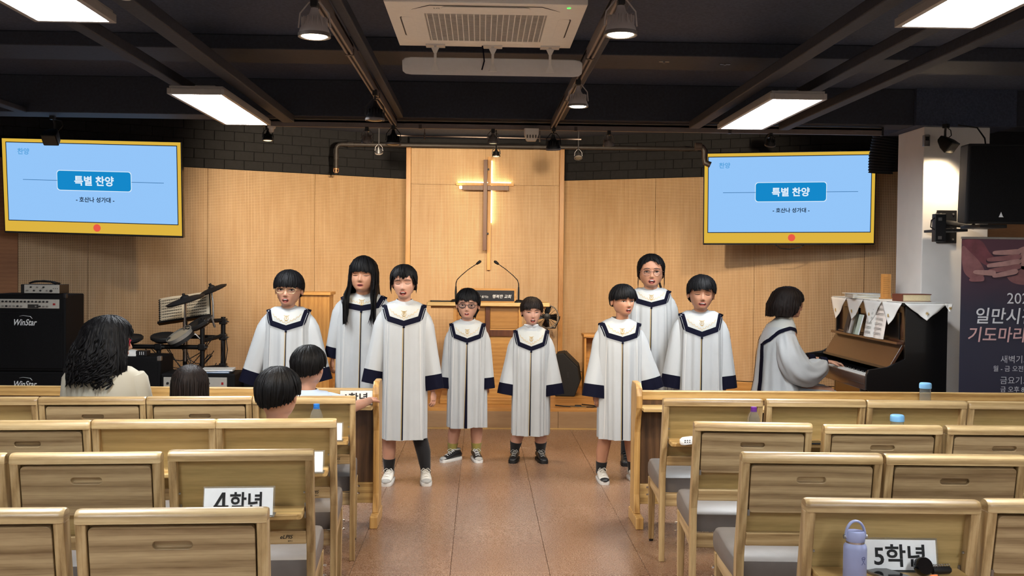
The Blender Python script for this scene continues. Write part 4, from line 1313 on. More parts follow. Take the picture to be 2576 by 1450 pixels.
# music on the desk
t = thing('sheet_music', 'open pink-and-white sheet music leaning on the piano music desk', 'sheet music', (3.125, 7.98, 0.987))
for s, c in ((-1, (238, 226, 216)), (1, (240, 236, 230))):
    rings = []
    for k in range(6):
        u = k / 5
        x = -0.02 - 0.016 * math.sin(u * math.pi)
        rings.append([(x, s * u * 0.20, 0), (x + 0.045, s * u * 0.20, 0.30), (x + 0.048, s * u * 0.20, 0.30), (x + 0.003, s * u * 0.20, 0)])
    o = MB().loft(rings).build('page', plain('music_page_%d' % s, c, 0.75, var=0.05, nscale=14), t)
    n_ = MB()
    for r_ in range(7):
        for q in range(3):
            z = 0.03 + r_ * 0.038 + q * 0.007
            x = -0.038 + 0.15 * z
            n_.box(x - 0.001, x, s * 0.03 if s > 0 else -0.18, 0.18 if s > 0 else -0.03, z, z + 0.0015)
    n_.build('notation', INK, o)
for k, (c, w) in enumerate((((44, 48, 56), 0.014), ((200, 204, 206), 0.012), ((52, 70, 66), 0.012), ((190, 210, 200), 0.014))):
    t = thing('music_booklet', ['dark grey booklet leaning at the far end of the music desk', 'pale grey booklet second in the leaning row on the piano', 'dark green booklet third in the leaning row on the piano', 'mint booklet nearest the open sheet music on the piano'][k], 'booklet', (3.10, 8.56 - k * 0.075, 0.987), 0, 'booklets on the piano')
    MB().box(-0.006, 0.006, -0.055, 0.055, 0.0, 0.17, M=RY(14)).build('cover', plain('booklet_%d' % k, c, 0.5), t, bevel=0.001)
    MB().box(-0.004, 0.005, -0.056, 0.0, 0.003, 0.167, M=RY(14)).build('pages', WHITEPAPER, t)
pbn = thing('piano_bench', 'black padded piano bench under the pianist', 'bench', (2.44, 8.35, 0))
MB().box(-0.17, 0.17, -0.33, 0.33, 0.40, 0.47).build('seat', BLK, pbn, bevel=0.015, seg=3)
for sx in (-1, 1):
    for sy in (-1, 1):
        MB().box(sx * 0.14 - 0.02, sx * 0.14 + 0.02, sy * 0.29 - 0.02, sy * 0.29 + 0.02, 0.0, 0.40).build('leg', PBLK, pbn, bevel=0.003)

# ------------------------------------------------------------------ banner and loudspeaker
bn = thing('standing_banner', 'dark navy standing banner with clasped hands and Korean lettering beside column', 'banner', (3.44, 7.22, 0))
BNW = 0.62
def ban_mat():
    t = NT('banner_print')
    tc = t.n('ShaderNodeTexCoord')
    sep = t.n('ShaderNodeSeparateXYZ')
    t.l(tc.outputs['Object'], sep.inputs[0])
    f = t.noise(t.coord(rnd=False), 7.0, 3.0)
    mr = t.n('ShaderNodeMapRange', i_1=1.30, i_2=1.72, i_3=0.0, i_4=1.0)
    t.l(t.math('ADD', sep.outputs['Z'], t.math('MULTIPLY', f, 0.12)), mr.inputs[0])
    t.l(t.mix(mr.outputs[0], lin((44, 45, 64)), lin((84, 52, 66))), t.b.inputs['Base Color'])
    t.b.inputs['Roughness'].default_value = 0.45
    MATS['banner_print'] = t.m
    return t.m
bp = MB().box(0, BNW, 0.0, 0.003, 0.05, 1.755).build('print_sheet', ban_mat(), bn)
MB().box(-0.004, BNW + 0.004, -0.004, 0.008, 1.752, 1.768).build('top_bar', STEEL, bn, bevel=0.002)
MB().box(-0.02, BNW + 0.02, -0.06, 0.08, 0.0, 0.05).build('base', DGREY, bn, bevel=0.006)
MB().tube([(BNW / 2, 0.03, 0.04), (BNW / 2, 0.03, 1.75)], 0.008, 8).build('pole', STEEL, bn)
# clasped hands, printed flat
def blob(pts, m, k, name='printed_hand'):
    poly = []
    n = len(pts)
    for i in range(n):
        p0, p1, p2, p3 = [Vector((*pts[(i + q - 1) % n], 0)) for q in range(4)]
        for j in range(5):
            u = j / 5
            poly.append(tuple((0.5 * ((2 * p1) + (p2 - p0) * u + (2 * p0 - 5 * p1 + 4 * p2 - p3) * u * u + (3 * p1 - p0 - 3 * p2 + p3) * u ** 3))[:2]))
    MB().prism(poly, 0.0, 0.0003, M=T(0, -0.0004 * k, 0) @ PRINT).build(name, m, bp)
H1 = plain('print_skin_a', (140, 94, 96), 0.5, var=0.18, nscale=16)
H2 = plain('print_skin_b', (172, 132, 128), 0.5, var=0.15, nscale=18)
H3 = plain('print_skin_c', (116, 66, 74), 0.5, var=0.2, nscale=14)
H4 = plain('print_shadow', (58, 38, 50), 0.5, var=0.1)
blob([(0.004, 1.74), (0.13, 1.745), (0.20, 1.66), (0.25, 1.60), (0.20, 1.56), (0.12, 1.60), (0.03, 1.68)], H3, 1)
blob([(0.004, 1.70), (0.06, 1.66), (0.14, 1.58), (0.17, 1.50), (0.10, 1.46), (0.03, 1.50), (0.004, 1.58)], H1, 2)
blob([(0.60, 1.70), (0.50, 1.71), (0.42, 1.69), (0.37, 1.64), (0.40, 1.56), (0.50, 1.53), (0.61, 1.56)], H2, 3)
blob([(0.33, 1.50), (0.42, 1.56), (0.54, 1.54), (0.60, 1.48), (0.50, 1.43), (0.38, 1.44)], H1, 3)
def printed_finger(x0, z0, x1, z1, r, m, k):
    d = Vector((x1 - x0, z1 - z0)).normalized()
    n_ = Vector((-d.y, d.x)) * r
    c0, c1 = Vector((x0, z0)), Vector((x1, z1))
    blob([tuple(c0 + n_), tuple(c0.lerp(c1, 0.5) + n_ * 1.12), tuple(c1 + n_ * 0.8), tuple(c1 + d * r), tuple(c1 - n_ * 0.8), tuple(c0.lerp(c1, 0.5) - n_), tuple(c0 - n_)], m, k)
for k, (x0, z0, x1, z1) in enumerate(((0.42, 1.665, 0.24, 1.655), (0.42, 1.63, 0.20, 1.605), (0.42, 1.595, 0.20, 1.562), (0.42, 1.56, 0.21, 1.525), (0.40, 1.525, 0.24, 1.49))):
    printed_finger(x0, z0 - 0.008, x1 - 0.004, z1 - 0.008, 0.018, H4, 5 + 2 * k)
    printed_finger(x0, z0, x1, z1, 0.0165, H2 if k % 2 == 0 else H1, 6 + 2 * k)
printed_finger(0.24, 1.51, 0.10, 1.515, 0.017, H2, 17)
printed_finger(0.16, 1.47, 0.07, 1.46, 0.016, H1, 18)
BW = plain('banner_white', (222, 224, 230), 0.5, var=0)
BP = plain('banner_pink', (214, 172, 172), 0.5, var=0)
BG = plain('banner_grey', (196, 198, 206), 0.5, var=0)
def btext(key, m, px, py, wpx):
    x = (px - 2416) / 356.0
    z = 1.762 - (py - 598) / 356.0
    lettering(key, m, bn, T(x, -0.0065, z) @ PRINT, width=wpx / 356.0, align='L')
btext('year', BW, 2535, 752, 76)
btext('b1', BW, 2456, 797, 158)
btext('b2', BP, 2436, 845, 190)
btext('b3', BG, 2522, 908, 95)
btext('b4', BG, 2503, 932, 112)
btext('b5', BG, 2522, 962, 95)
btext('b6', BG, 2523, 985, 82)

spk = thing('wall_loudspeaker', 'large black loudspeaker on a bracket in front of the white column', 'speaker', (3.68, 7.35, 1.87), R(-6))
spk.rotation_euler = (R(4), 0, R(-6))
MB().loft([[(x, y, z) for x, y in ((-0.215, -0.17), (0.225, -0.17), (0.16, 0.17), (-0.15, 0.17))] for z in (0.0, 0.57)]).build('cabinet', BLKM, spk, bevel=0.014, seg=3)
MB().box(-0.195, 0.205, -0.178, -0.168, 0.02, 0.55).build('grille', GRILLC, spk, bevel=0.004)
MB().add([(0.015, -0.181, 0.05), (0.05, -0.181, 0.05), (0.043, -0.181, 0.056), (0.035, -0.181, 0.075), (0.03, -0.181, 0.088)], [(0, 1, 2), (0, 2, 3, 4)]).build('maker_mark', WHPR, spk, fix=False)
wb = thing('speaker_bracket', 'black steel wall bracket carrying the loudspeaker on the white column', 'bracket', (3.68, 7.995, 1.90))
MB().box(-0.08, 0.08, -0.012, 0.0, -0.16, 0.10).build('wall_plate', BLK, wb, bevel=0.003)
MB().tube([(0.0, -0.012, 0.0), (0.0, -0.45, -0.045)], 0.022, 10).build('arm', BLK, wb, smooth=60)
MB().box(-0.10, 0.10, -0.75, -0.45, -0.065, -0.04).build('tray', BLK, wb, bevel=0.003)
for z in (-0.13, -0.05, 0.07):
    for x in (-0.05, 0.05):
        MB().lathe([(0.008, 0), (0.008, 0.006), (0, 0.007)], 8, M=T(x, -0.012, z) @ RX(90)).build('bolt', STEEL, wb)
t = thing('cable_box', 'black connector box with loose cable beside the loudspeaker', 'connector box', (3.445, 7.62, 1.84))
MB().box(-0.035, 0.05, -0.03, 0.03, -0.10, 0.11).build('case', BLK, t, bevel=0.005)
for z in (-0.07, 0.07):
    MB().box(-0.012, 0.016, -0.033, -0.029, z - 0.012, z + 0.012).build('screw_plate', STEEL, t)
MB().tube([(-0.02, -0.02, 0.09), (-0.06, -0.02, 0.06), (-0.065, -0.02, 0.01), (-0.02, -0.02, -0.02)], 0.005, 6).build('cable', BLK, t, smooth=60)
MB().box(0.05, 0.23, 0.0, 0.36, -0.02, 0.0).build('mounting_arm', BLK, t, bevel=0.002)
tag(MB().tube([(3.70, 7.42, 2.43), (3.70, 7.44, 2.5), (3.72, 7.6, 2.60), (3.72, 7.9, 2.66)], 0.006, 6).build('speaker_cable', BLK, smooth=60), 'black cable rising from the loudspeaker to the ceiling', 'cable')

# ------------------------------------------------------------------ chapel chairs
def lean(M=None):
    s = Matrix.Identity(4)
    s[1][2] = -0.182
    s[1][3] = 0.182 * 0.42
    return s
LEAN = lean()
def LR(x, y, z):
    return T(x, y - 0.182 * (z - 0.42), z) @ RX(10.3)
W2 = 0.2535
def panel_with_slot(w, hgt, th, slot=True):
    """desk panel lying in x-z, front face at y=0, back at y=th, with a finger slot; origin at its bottom edge"""
    mb = MB()
    o = rrect(w, hgt, 0.014, 4, 0, hgt / 2)
    n = len(o)
    s = rrect(0.105, 0.024, 0.0115, 4, 0, hgt - 0.052)
    vs = [(x, 0.0, z) for x, z in o] + [(x, 0.0, z) for x, z in s] + [(x, 0.017, z) for x, z in s] + [(x, th, z) for x, z in o]
    fs = []
    for i in range(n):
        j = (i + 1) % n
        fs.append((i, j, n + j, n + i))
        fs.append((n + i, n + j, 2 * n + j, 2 * n + i))
        fs.append((i, 3 * n + i, 3 * n + j, j))
    fs.append(tuple(range(2 * n, 3 * n)))
    fs.append(tuple(reversed(range(3 * n, 4 * n))))
    mb.add(vs, fs)
    return mb

def make_chair(open_tray):
    t = thing('chapel_chair', 'chair', 'chair')
    pw = 0.029
    for s in (-1, 1):
        x0 = s * (W2 - pw / 2)
        rings = []
        for z, y0, y1 in ((0.0, -0.012, 0.018), (0.20, -0.014, 0.028), (0.40, -0.016, 0.036), (0.47, -0.020, 0.034), (0.60, -0.052, 0.002), (0.826, -0.094, -0.041)):
            rings.append([(x0 - pw / 2, y0, z), (x0 + pw / 2, y0, z), (x0 + pw / 2, y1, z), (x0 - pw / 2, y1, z)])
        MB().loft(rings).build('back_post', WOODZ, t, bevel=0.004)
        lx = s * (W2 - 0.02)
        MB().loft([[(lx - a, 0.40 - a, z), (lx + a, 0.40 - a, z), (lx + a, 0.40 + a, z), (lx - a, 0.40 + a, z)] for z, a in ((0.012, 0.014), (0.36, 0.019))]).build('front_leg', WOODZ, t, bevel=0.004)
        MB().lathe([(0.012, 0.0), (0.012, 0.012)], 10, M=T(lx, 0.40, 0)).build('foot_glide', BLK, t)
        MB().loft([[(lx - 0.012, y, z0), (lx + 0.012, y, z0), (lx + 0.012, y, z1), (lx - 0.012, y, z1)] for y, z0, z1 in ((0.03, 0.27, 0.36), (0.2, 0.30, 0.36), (0.39, 0.31, 0.36))]).build('side_apron', WOODY, t, bevel=0.003)
        for z in (0.26, 0.30):
            MB().tube([(s * (W2 - 0.004), 0.40, z), (s * (W2 + 0.008), 0.40, z), (s * (W2 + 0.008), 0.385, z)], 0.004, 6).build('link_hook', CHROME, t)
    # rounded top rail
    prof = []
    for k in range(13):
        a = R(-20 + 220 * k / 12)
        prof.append((0.029 * math.cos(a), 0.020 * math.sin(a)))
    prof = [(0.029, -0.017)] + prof[1:-1] + [(-0.029, -0.017)]
    rings = []
    for x, s in ((-W2, 0.86), (-W2 + 0.006, 0.97), (-W2 + 0.014, 1.0), (W2 - 0.014, 1.0), (W2 - 0.006, 0.97), (W2, 0.86)):
        rings.append([(x, -0.068 + y * s, 0.840 + z * s) for y, z in prof])
    MB().loft(rings).build('top_rail', WOODX, t, smooth=35)
    MB().box(-W2 + pw, W2 - pw, 0.016, 0.028, 0.55, 0.825, M=LEAN).build('back_panel', PLYW, t)
    MB().box(-W2 + pw, W2 - pw, -0.016, 0.030, 0.505, 0.555, M=LEAN).build('lower_rail', WOODX, t, bevel=0.003)
    lr = t.children[-1]
    lettering('elpis', INK, lr, LR(0.155, -0.0178, 0.534) @ PRINT, width=0.046, name='maker_mark')
    lettering('elpis2', INK, lr, LR(0.168, -0.0178, 0.518) @ PRINT, width=0.018, name='maker_mark')
    dw = 2 * (W2 - pw) - 0.009
    if open_tray:
        mb = MB()
        mb.loft([[(-dw / 2 + i, y, 0.622 + b), (dw / 2 - i, y, 0.622 + b), (dw / 2 - i, y, 0.645), (-dw / 2 + i, y, 0.645)] for y, i, b in ((0.016, 0, 0), (-0.105, 0, 0), (-0.125, 0.004, 0.001), (-0.138, 0.014, 0.004))], M=T(0, -0.022, 0))
        mb.build('desk_tray', RAILW, t, bevel=0.004)
        tr = t.children[-1]
        for s in (-1, 1):
            MB().box(s * dw / 2 - 0.003, s * dw / 2 + 0.003, -0.03, 0.0, 0.60, 0.655).build('hinge', STEEL, tr)
            MB().tube([(s * (dw / 2 + 0.002), -0.055, 0.70), (s * (dw / 2 - 0.004), -0.055, 0.70)], 0.004, 6).build('catch_pin', STEEL, tr)
    else:
        o = panel_with_slot(dw, 0.181, 0.020).build('desk_panel', DESKW, t, bevel=0.002, M=LR(0, -0.018, 0.634))
        for s in (-1, 1):
            MB().box(s * dw / 2 - 0.004, s * dw / 2 + 0.004, 0.0, 0.012, -0.012, 0.012).build('hinge', STEEL, o)
    # cushion
    prof = [(0.035, 0.352), (0.03, 0.38), (0.035, 0.428), (0.06, 0.442), (0.20, 0.446), (0.36, 0.462), (0.42, 0.458), (0.452, 0.436), (0.462, 0.40), (0.452, 0.365), (0.43, 0.352), (0.30, 0.350)]
    rings = []
    for x, s in ((-0.248, 0.75), (-0.244, 0.90), (-0.234, 0.98), (-0.215, 1.0), (0.215, 1.0), (0.234, 0.98), (0.244, 0.90), (0.248, 0.75)):
        rings.append([(x, 0.25 + (y - 0.25) * (0.96 + 0.04 * s), 0.40 + (z - 0.40) * s) for y, z in prof])
    MB().loft(rings).build('seat_cushion', GREYV, t, smooth=50)
    MB().box(-W2 + pw, W2 - pw, 0.012, 0.034, 0.285, 0.35).build('rear_apron', WOODX, t, bevel=0.003)
    MB().box(-0.22, 0.22, 0.385, 0.405, 0.30, 0.35).build('front_apron', WOODX, t, bevel=0.003)
    return t

closed_proto = make_chair(False)
open_proto = make_chair(True)
CH = [
    # x, foot y, yaw, open, row phrase, seat phrase
    (-0.832, 2.855, 3.5, 0, 'nearest drum-side row', 'aisle chair'), (-1.372, 2.84, 3.5, 0, 'nearest drum-side row', 'second chair from the aisle'),
    (-0.852, 3.735, 4, 1, 'second-nearest drum-side row', 'aisle chair holding the grade-four sign'), (-1.372, 3.665, 4, 0, 'second-nearest drum-side row', 'second chair from the aisle'), (-1.893, 3.63, 4, 0, 'second-nearest drum-side row', 'chair cut by the frame edge'),
    (-0.873, 4.465, 4, 1, 'third-nearest drum-side row', 'aisle chair behind the seated boy'), (-1.378, 4.425, 4, 1, 'third-nearest drum-side row', 'second chair from the aisle'), (-1.885, 4.375, 4, 0, 'third-nearest drum-side row', 'third chair from the aisle'),
    (-0.885, 5.22, 5, 1, 'front drum-side row', 'aisle chair with the blue-capped bottle'), (-1.395, 5.18, 5, 0, 'front drum-side row', 'second chair from the aisle'), (-1.903, 5.14, 4, 0, 'front drum-side row', 'third chair from the aisle'), (-2.412, 5.10, 4, 1, 'front drum-side row', 'chair cut by the frame edge'),
    (1.205, 3.0, -2, 1, 'nearest piano-side row', 'aisle chair holding the lavender flask'), (1.74, 3.0, -2, 0, 'nearest piano-side row', 'chair cut by the frame edge'),
    (1.209, 3.735, -2, 0, 'second-nearest piano-side row', 'aisle chair'), (1.727, 3.715, -2, 0, 'second-nearest piano-side row', 'second chair from the aisle'),
    (1.187, 4.45, -3, 0, 'third-nearest piano-side row', 'aisle chair'), (1.733, 4.40, -1, 0, 'third-nearest piano-side row', 'second chair from the aisle'), (2.262, 4.395, -1, 0, 'third-nearest piano-side row', 'third chair from the aisle'),
    (1.19, 5.235, -1, 1, 'front piano-side row', 'aisle chair with the purple-capped bottle'), (1.718, 5.235, -1, 1, 'front piano-side row', 'second chair from the aisle'), (2.233, 5.215, -2, 1, 'front piano-side row', 'third chair from aisle with blue-lidded tumbler'), (2.746, 5.19, -2, 1, 'front piano-side row', 'chair cut by the frame edge'),
]
used = {0: False, 1: False}
for x, y, yaw, op, row, seat in CH:
    p = open_proto if op else closed_proto
    if not used[op]:
        o = p
        used[op] = True
    else:
        o = copy_tree(p)
    o.location = (x, y, 0)
    o.rotation_euler = (0, 0, R(yaw))
    tag(o, 'chair, %s %s, %s' % (('tray down,' if op else 'tray up,'), seat, row), 'chair', 'chapel chairs in rows')

# ------------------------------------------------------------------ front barriers
def barrier(x_in, x_out, label):
    t = thing('pew_front', label, 'pew front', (x_in, 6.0, 0))
    s = 1 if x_out > x_in else -1
    L = abs(x_out - x_in)
    def bx(x0, x1, y0, y1, z0, z1, name, m, bev=0.004):
        return MB().box(min(s * x0, s * x1), max(s * x0, s * x1), y0 - 6, y1 - 6, z0, z1).build(name, m, t, bevel=bev)
    bx(0.03, L, 6.03, 6.075, 0.735, 0.79, 'top_rail', RAILW, 0.006)
    bx(0.03, L, 5.85, 6.03, 0.688, 0.708, 'book_shelf', RAILW)
    n = 4
    for k in range(n):
        a = 0.03 + k * (L - 0.03) / n
        bx(a + 0.001, a + (L - 0.03) / n - 0.001, 6.04, 6.055, 0.235, 0.74, 'modesty_panel', WALNUT, 0.002)
    bx(0.03, L, 6.02, 6.065, 0.115, 0.235, 'bottom_rail', RAILW)
    poly = [(6.14, 0.07), (6.15, 0.80), (6.12, 0.842), (5.99, 0.842), (5.945, 0.815), (5.93, 0.77), (5.93, 0.70), (5.965, 0.63), (5.985, 0.55), (5.985, 0.18), (5.96, 0.07)]
    MB().prism([(y - 6, z) for y, z in poly], 0 if s > 0 else -0.036, 0.036 if s > 0 else 0, M=Matrix(((0, 0, 1, 0), (1, 0, 0, 0), (0, 1, 0, 0), (0, 0, 0, 1)))).build('end_panel', PEWZ, t, bevel=0.006, seg=3)
    bx(-0.004, 0.042, 5.865, 6.17, 0.0, 0.07, 'foot_block', PEWZ, 0.006)
    bx(L - 0.04, L, 5.95, 6.14, 0.0, 0.84, 'far_end', PEWZ)
    return t
barrier(-0.585, -4.2, 'long pale wood pew front with bookshelf on the drum side')
barrier(0.917, 4.35, 'long pale wood pew front with bookshelf on the piano side')

# ------------------------------------------------------------------ things on the trays and shelves
ACRY = plain('clear_acrylic', (244, 248, 250), 0.05, var=0, trans=0.92, ior=1.2)
def grade_sign(key, label, loc, yaw, w=0.215, hgt=0.092, blank=False):
    t = thing('grade_sign', label, 'sign', loc, R(yaw), 'grade signs')
    tl = RX(-12)
    MB().box(-w / 2, w / 2, -0.0015, 0.0015, 0.004, hgt, M=tl).build('card', WHITEPAPER, t)
    MB().box(-w / 2 - 0.004, w / 2 + 0.006, 0.002, 0.004, 0.0, hgt + 0.006, M=tl).box(-w / 2 - 0.004, w / 2 + 0.006, -0.01, 0.05, 0.0, 0.002).build('acrylic_stand', ACRY, t)
    if not blank:
        if key == 'g4':         # the digit is drawn bar by bar
            lettering(key, INK, t, tl @ T(w * 0.11, -0.0025, hgt * 0.5) @ PRINT, width=w * 0.47, height=hgt * 0.72)
            d = MB()
            x0, z0, q = -w * 0.36, hgt * 0.15, hgt * 0.70
            k = q * 0.15
            d.prism([(x0 + q * 0.42, z0), (x0 + q * 0.42 + k, z0), (x0 + q * 0.42 + k, z0 + q), (x0 + q * 0.42, z0 + q)], 0, 0.0004, M=tl @ T(0, -0.0021, 0) @ PRINT)
            d.prism([(x0, z0 + q * 0.22), (x0 + q * 0.74, z0 + q * 0.22), (x0 + q * 0.74, z0 + q * 0.22 + k * 0.9), (x0, z0 + q * 0.22 + k * 0.9)], 0, 0.0004, M=tl @ T(0, -0.0022, 0) @ PRINT)
            d.prism([(x0, z0 + q * 0.30), (x0 + k * 1.1, z0 + q * 0.30), (x0 + q * 0.42 + k, z0 + q), (x0 + q * 0.42 - k * 0.1, z0 + q)], 0, 0.0004, M=tl @ T(0, -0.0023, 0) @ PRINT)
            d.build('digit', INK, t)
        else:
            lettering(key, INK, t, tl @ T(0, -0.0025, hgt * 0.5) @ PRINT, width=w * 0.70, height=hgt * 0.72)
    return t
grade_sign('g4', 'white card sign reading 4학년 on a lowered desk tray', (-0.834, 3.555, 0.645), 4, 0.235, 0.098)
grade_sign('g5', 'white card sign reading 5학년 beside the lavender flask', (1.236, 2.935, 0.645), -2, 0.215, 0.090)
grade_sign('g1', 'white card sign reading 1학년 on the drum-side pew front shelf', (-0.715, 5.93, 0.708), 3, 0.185, 0.082)
grade_sign('g1', 'blank white card stand on the front-row tray by the aisle', (-0.80, 5.075, 0.645), 4, 0.235, 0.088, True)
grade_sign('g1', 'blank white card stand on the third-row tray by the aisle', (-0.775, 4.30, 0.645), 4, 0.235, 0.088, True)

PET = plain('clear_bottle', (236, 242, 244), 0.06, var=0, trans=0.93, ior=1.12)
WATER = plain('water_fill', (232, 240, 244), 0.02, var=0, trans=0.96, ior=1.15)
def pet_bottle(loc, cap, label):
    t = thing('water_bottle', label, 'bottle', loc)
    MB().lathe([(0.026, 0.0), (0.031, 0.006), (0.031, 0.05), (0.028, 0.055), (0.031, 0.06), (0.031, 0.10), (0.029, 0.104), (0.031, 0.108), (0.031, 0.128), (0.024, 0.150), (0.014, 0.168), (0.013, 0.178), (0.0, 0.178)], 20).build('body', PET, t, smooth=50)
    MB().lathe([(0.015, 0.170), (0.0152, 0.186), (0.013, 0.188), (0.0, 0.188)], 18).build('cap', cap, t, smooth=40)
    MB().lathe([(0.0165, 0.164), (0.0165, 0.168)], 16).build('neck_ring', cap, t)
    return t
BLUEC = plain('cap_blue', (40, 120, 208), 0.35, var=0)
PURP = plain('cap_purple', (104, 44, 140), 0.35, var=0)
pet_bottle((-0.805, 5.06, 0.645), BLUEC, 'clear water bottle with a bright blue cap on a lowered tray')
pet_bottle((1.372, 5.06, 0.645), PURP, 'clear water bottle with a purple cap on a lowered tray')
LIDB = plain('lid_sky', (126, 184, 230), 0.35, var=0)
def tumbler(loc, label):
    t = thing('tumbler', label, 'tumbler', loc)
    MB().lathe([(0.030, 0.0), (0.032, 0.004), (0.032, 0.125), (0.030, 0.125), (0.030, 0.005)], 24, cap=True).build('cup', PET, t, smooth=50)
    MB().lathe([(0.0345, 0.120), (0.035, 0.124), (0.035, 0.142), (0.033, 0.150), (0.028, 0.153), (0.0, 0.153)], 24).build('lid', LIDB, t, smooth=50)
    return t
tumbler((2.10, 5.06, 0.645), 'clear tumbler with a sky blue lid on a lowered chair tray')
tumbler((2.63, 5.94, 0.708), 'clear tumbler with a sky blue lid on the piano-side pew shelf')
t = thing('glue_tape', 'white rounded gadget with green patch on the front piano-side tray', 'gadget', (1.045, 5.06, 0.645), R(8))
MB().loft([[(x * s, y * s, z) for x, y in rrect(0.085, 0.05, 0.022, 4)] for z, s in ((0, 0.9), (0.008, 1.0), (0.026, 0.95), (0.034, 0.7))], M=RY(-6)).build('shell', WHITEPAPER, t, smooth=50)
MB().box(0.02, 0.04, -0.024, 0.0, 0.012, 0.034).build('green_patch', plain('leaf_green', (130, 190, 90), 0.5), t, bevel=0.002)
for k in range(6):
    MB().box(-0.028 + 0.012 * (k % 3), -0.022 + 0.012 * (k % 3), -0.0255, -0.022, 0.010 + 0.009 * (k // 3), 0.014 + 0.009 * (k // 3)).build('vent', INK, t)
t = thing('phone', 'thin dark phone lying on the second front piano-side tray', 'phone', (1.66, 5.09, 0.645), R(4))
MB().prism(rrect(0.15, 0.075, 0.01, 3), 0, 0.008).build('body', BLK, t, bevel=0.002)
MB().prism(rrect(0.143, 0.068, 0.006, 3), 0.008, 0.0085).build('screen', BLKG, t)

# flask, phone and hand fan on the nearest tray
LAV = plain('flask_lavender', (146, 153, 188), 0.42, var=0.02)
t = thing('vacuum_flask', 'lavender vacuum flask with a loop handle beside the 5학년 sign', 'flask', (1.076, 2.868, 0.634))
MB().lathe([(0.029, 0.011), (0.0325, 0.015), (0.0325, 0.098), (0.0315, 0.106), (0.027, 0.112), (0.026, 0.114), (0.0, 0.114)], 32).build('body', LAV, t, smooth=50)
MB().lathe([(0.0262, 0.114), (0.0262, 0.119)], 28).build('steel_ring', CHROME, t, smooth=40)
lid = MB().lathe([(0.0255, 0.119), (0.0268, 0.122), (0.0268, 0.140), (0.024, 0.147), (0.0, 0.149)], 28).build('lid', LAV, t, smooth=50)
pts = [(math.cos(R(a)) * 0.0275, 0, 0.134 + math.sin(R(a)) * 0.042) for a in range(-6, 187, 12)]
MB().tube(pts, [0.0065] * len(pts), 10, flat=0.55).build('loop_handle', LAV, lid, smooth=60)
for s in (-1, 1):
    MB().tube([(s * 0.026, 0, 0.131), (s * 0.034, 0, 0.131)], 0.006, 10).build('pivot', STEEL, lid)
g = MB()
Rr = 0.0329
def onflask(x, z): return (math.sin(x / Rr) * Rr, -math.cos(x / Rr) * Rr, z)
for a, b in (((-0.006, 0.058), (0.006, 0.074)), ((0.006, 0.058), (-0.006, 0.074))):
    g.tube([onflask(a[0] + 0.014, a[1]), onflask(b[0] + 0.014, b[1])], 0.0007, 5)
g.tube([onflask(0.014 + 0.006 * math.cos(R(k * 30)), 0.077 + 0.003 * math.sin(R(k * 30))) for k in range(13)], 0.0008, 5)
g.tube([onflask(0.004, 0.020), onflask(0.026, 0.020)], 0.0009, 5)
g.build('emblem', plain('emblem_blue', (70, 76, 120), 0.5), t)
t = thing('smartphone', 'dark smartphone with silver edge lying in front of the 5학년 sign', 'phone', (1.187, 2.882, 0.645), R(28))
MB().prism(rrect(0.072, 0.125, 0.01, 4), 0.0, 0.008).build('frame', STEEL, t, bevel=0.002)
MB().prism(rrect(0.067, 0.120, 0.008, 4), 0.008, 0.0086).build('screen', BLKG, t)
t = thing('hand_fan', 'small black handheld fan with a coiled strap on the nearest tray', 'hand fan', (1.315, 2.90, 0.645), R(10))
MB().tube([(0.0, 0, 0.014), (0.05, -0.005, 0.014), (0.055, -0.005, 0.014)], [0.012, 0.011, 0.008], 12).build('grip', BLK, t, smooth=50)
MB().lathe([(0.024, -0.012), (0.027, -0.006), (0.027, 0.006), (0.024, 0.012)], 24, M=T(-0.03, 0, 0.027) @ RX(68)).build('head', BLKG, t, smooth=50)
cl = [(0.0 + 0.0016 * k, -0.005 + 0.004 * math.cos(k * 1.3), 0.028 + 0.004 * math.sin(k * 1.3)) for k in range(34)]
MB().tube(cl, 0.0011, 5).build('coil', STEEL, t, smooth=80)
t = thing('orange_strap', 'orange strap end lying beside the handheld fan', 'strap', (1.272, 2.842, 0.645), R(-30))
MB().tube([(0, 0, 0.006), (0.015, 0.012, 0.014), (0.022, 0.03, 0.012), (0.02, 0.045, 0.008)], [0.006, 0.008, 0.007, 0.005], 8, flat=0.5).build('band', plain('strap_orange', (226, 120, 60), 0.5), t, smooth=60)
MB().box(0.014, 0.028, 0.042, 0.052, 0.002, 0.012).build('buckle', BLK, t, bevel=0.002)

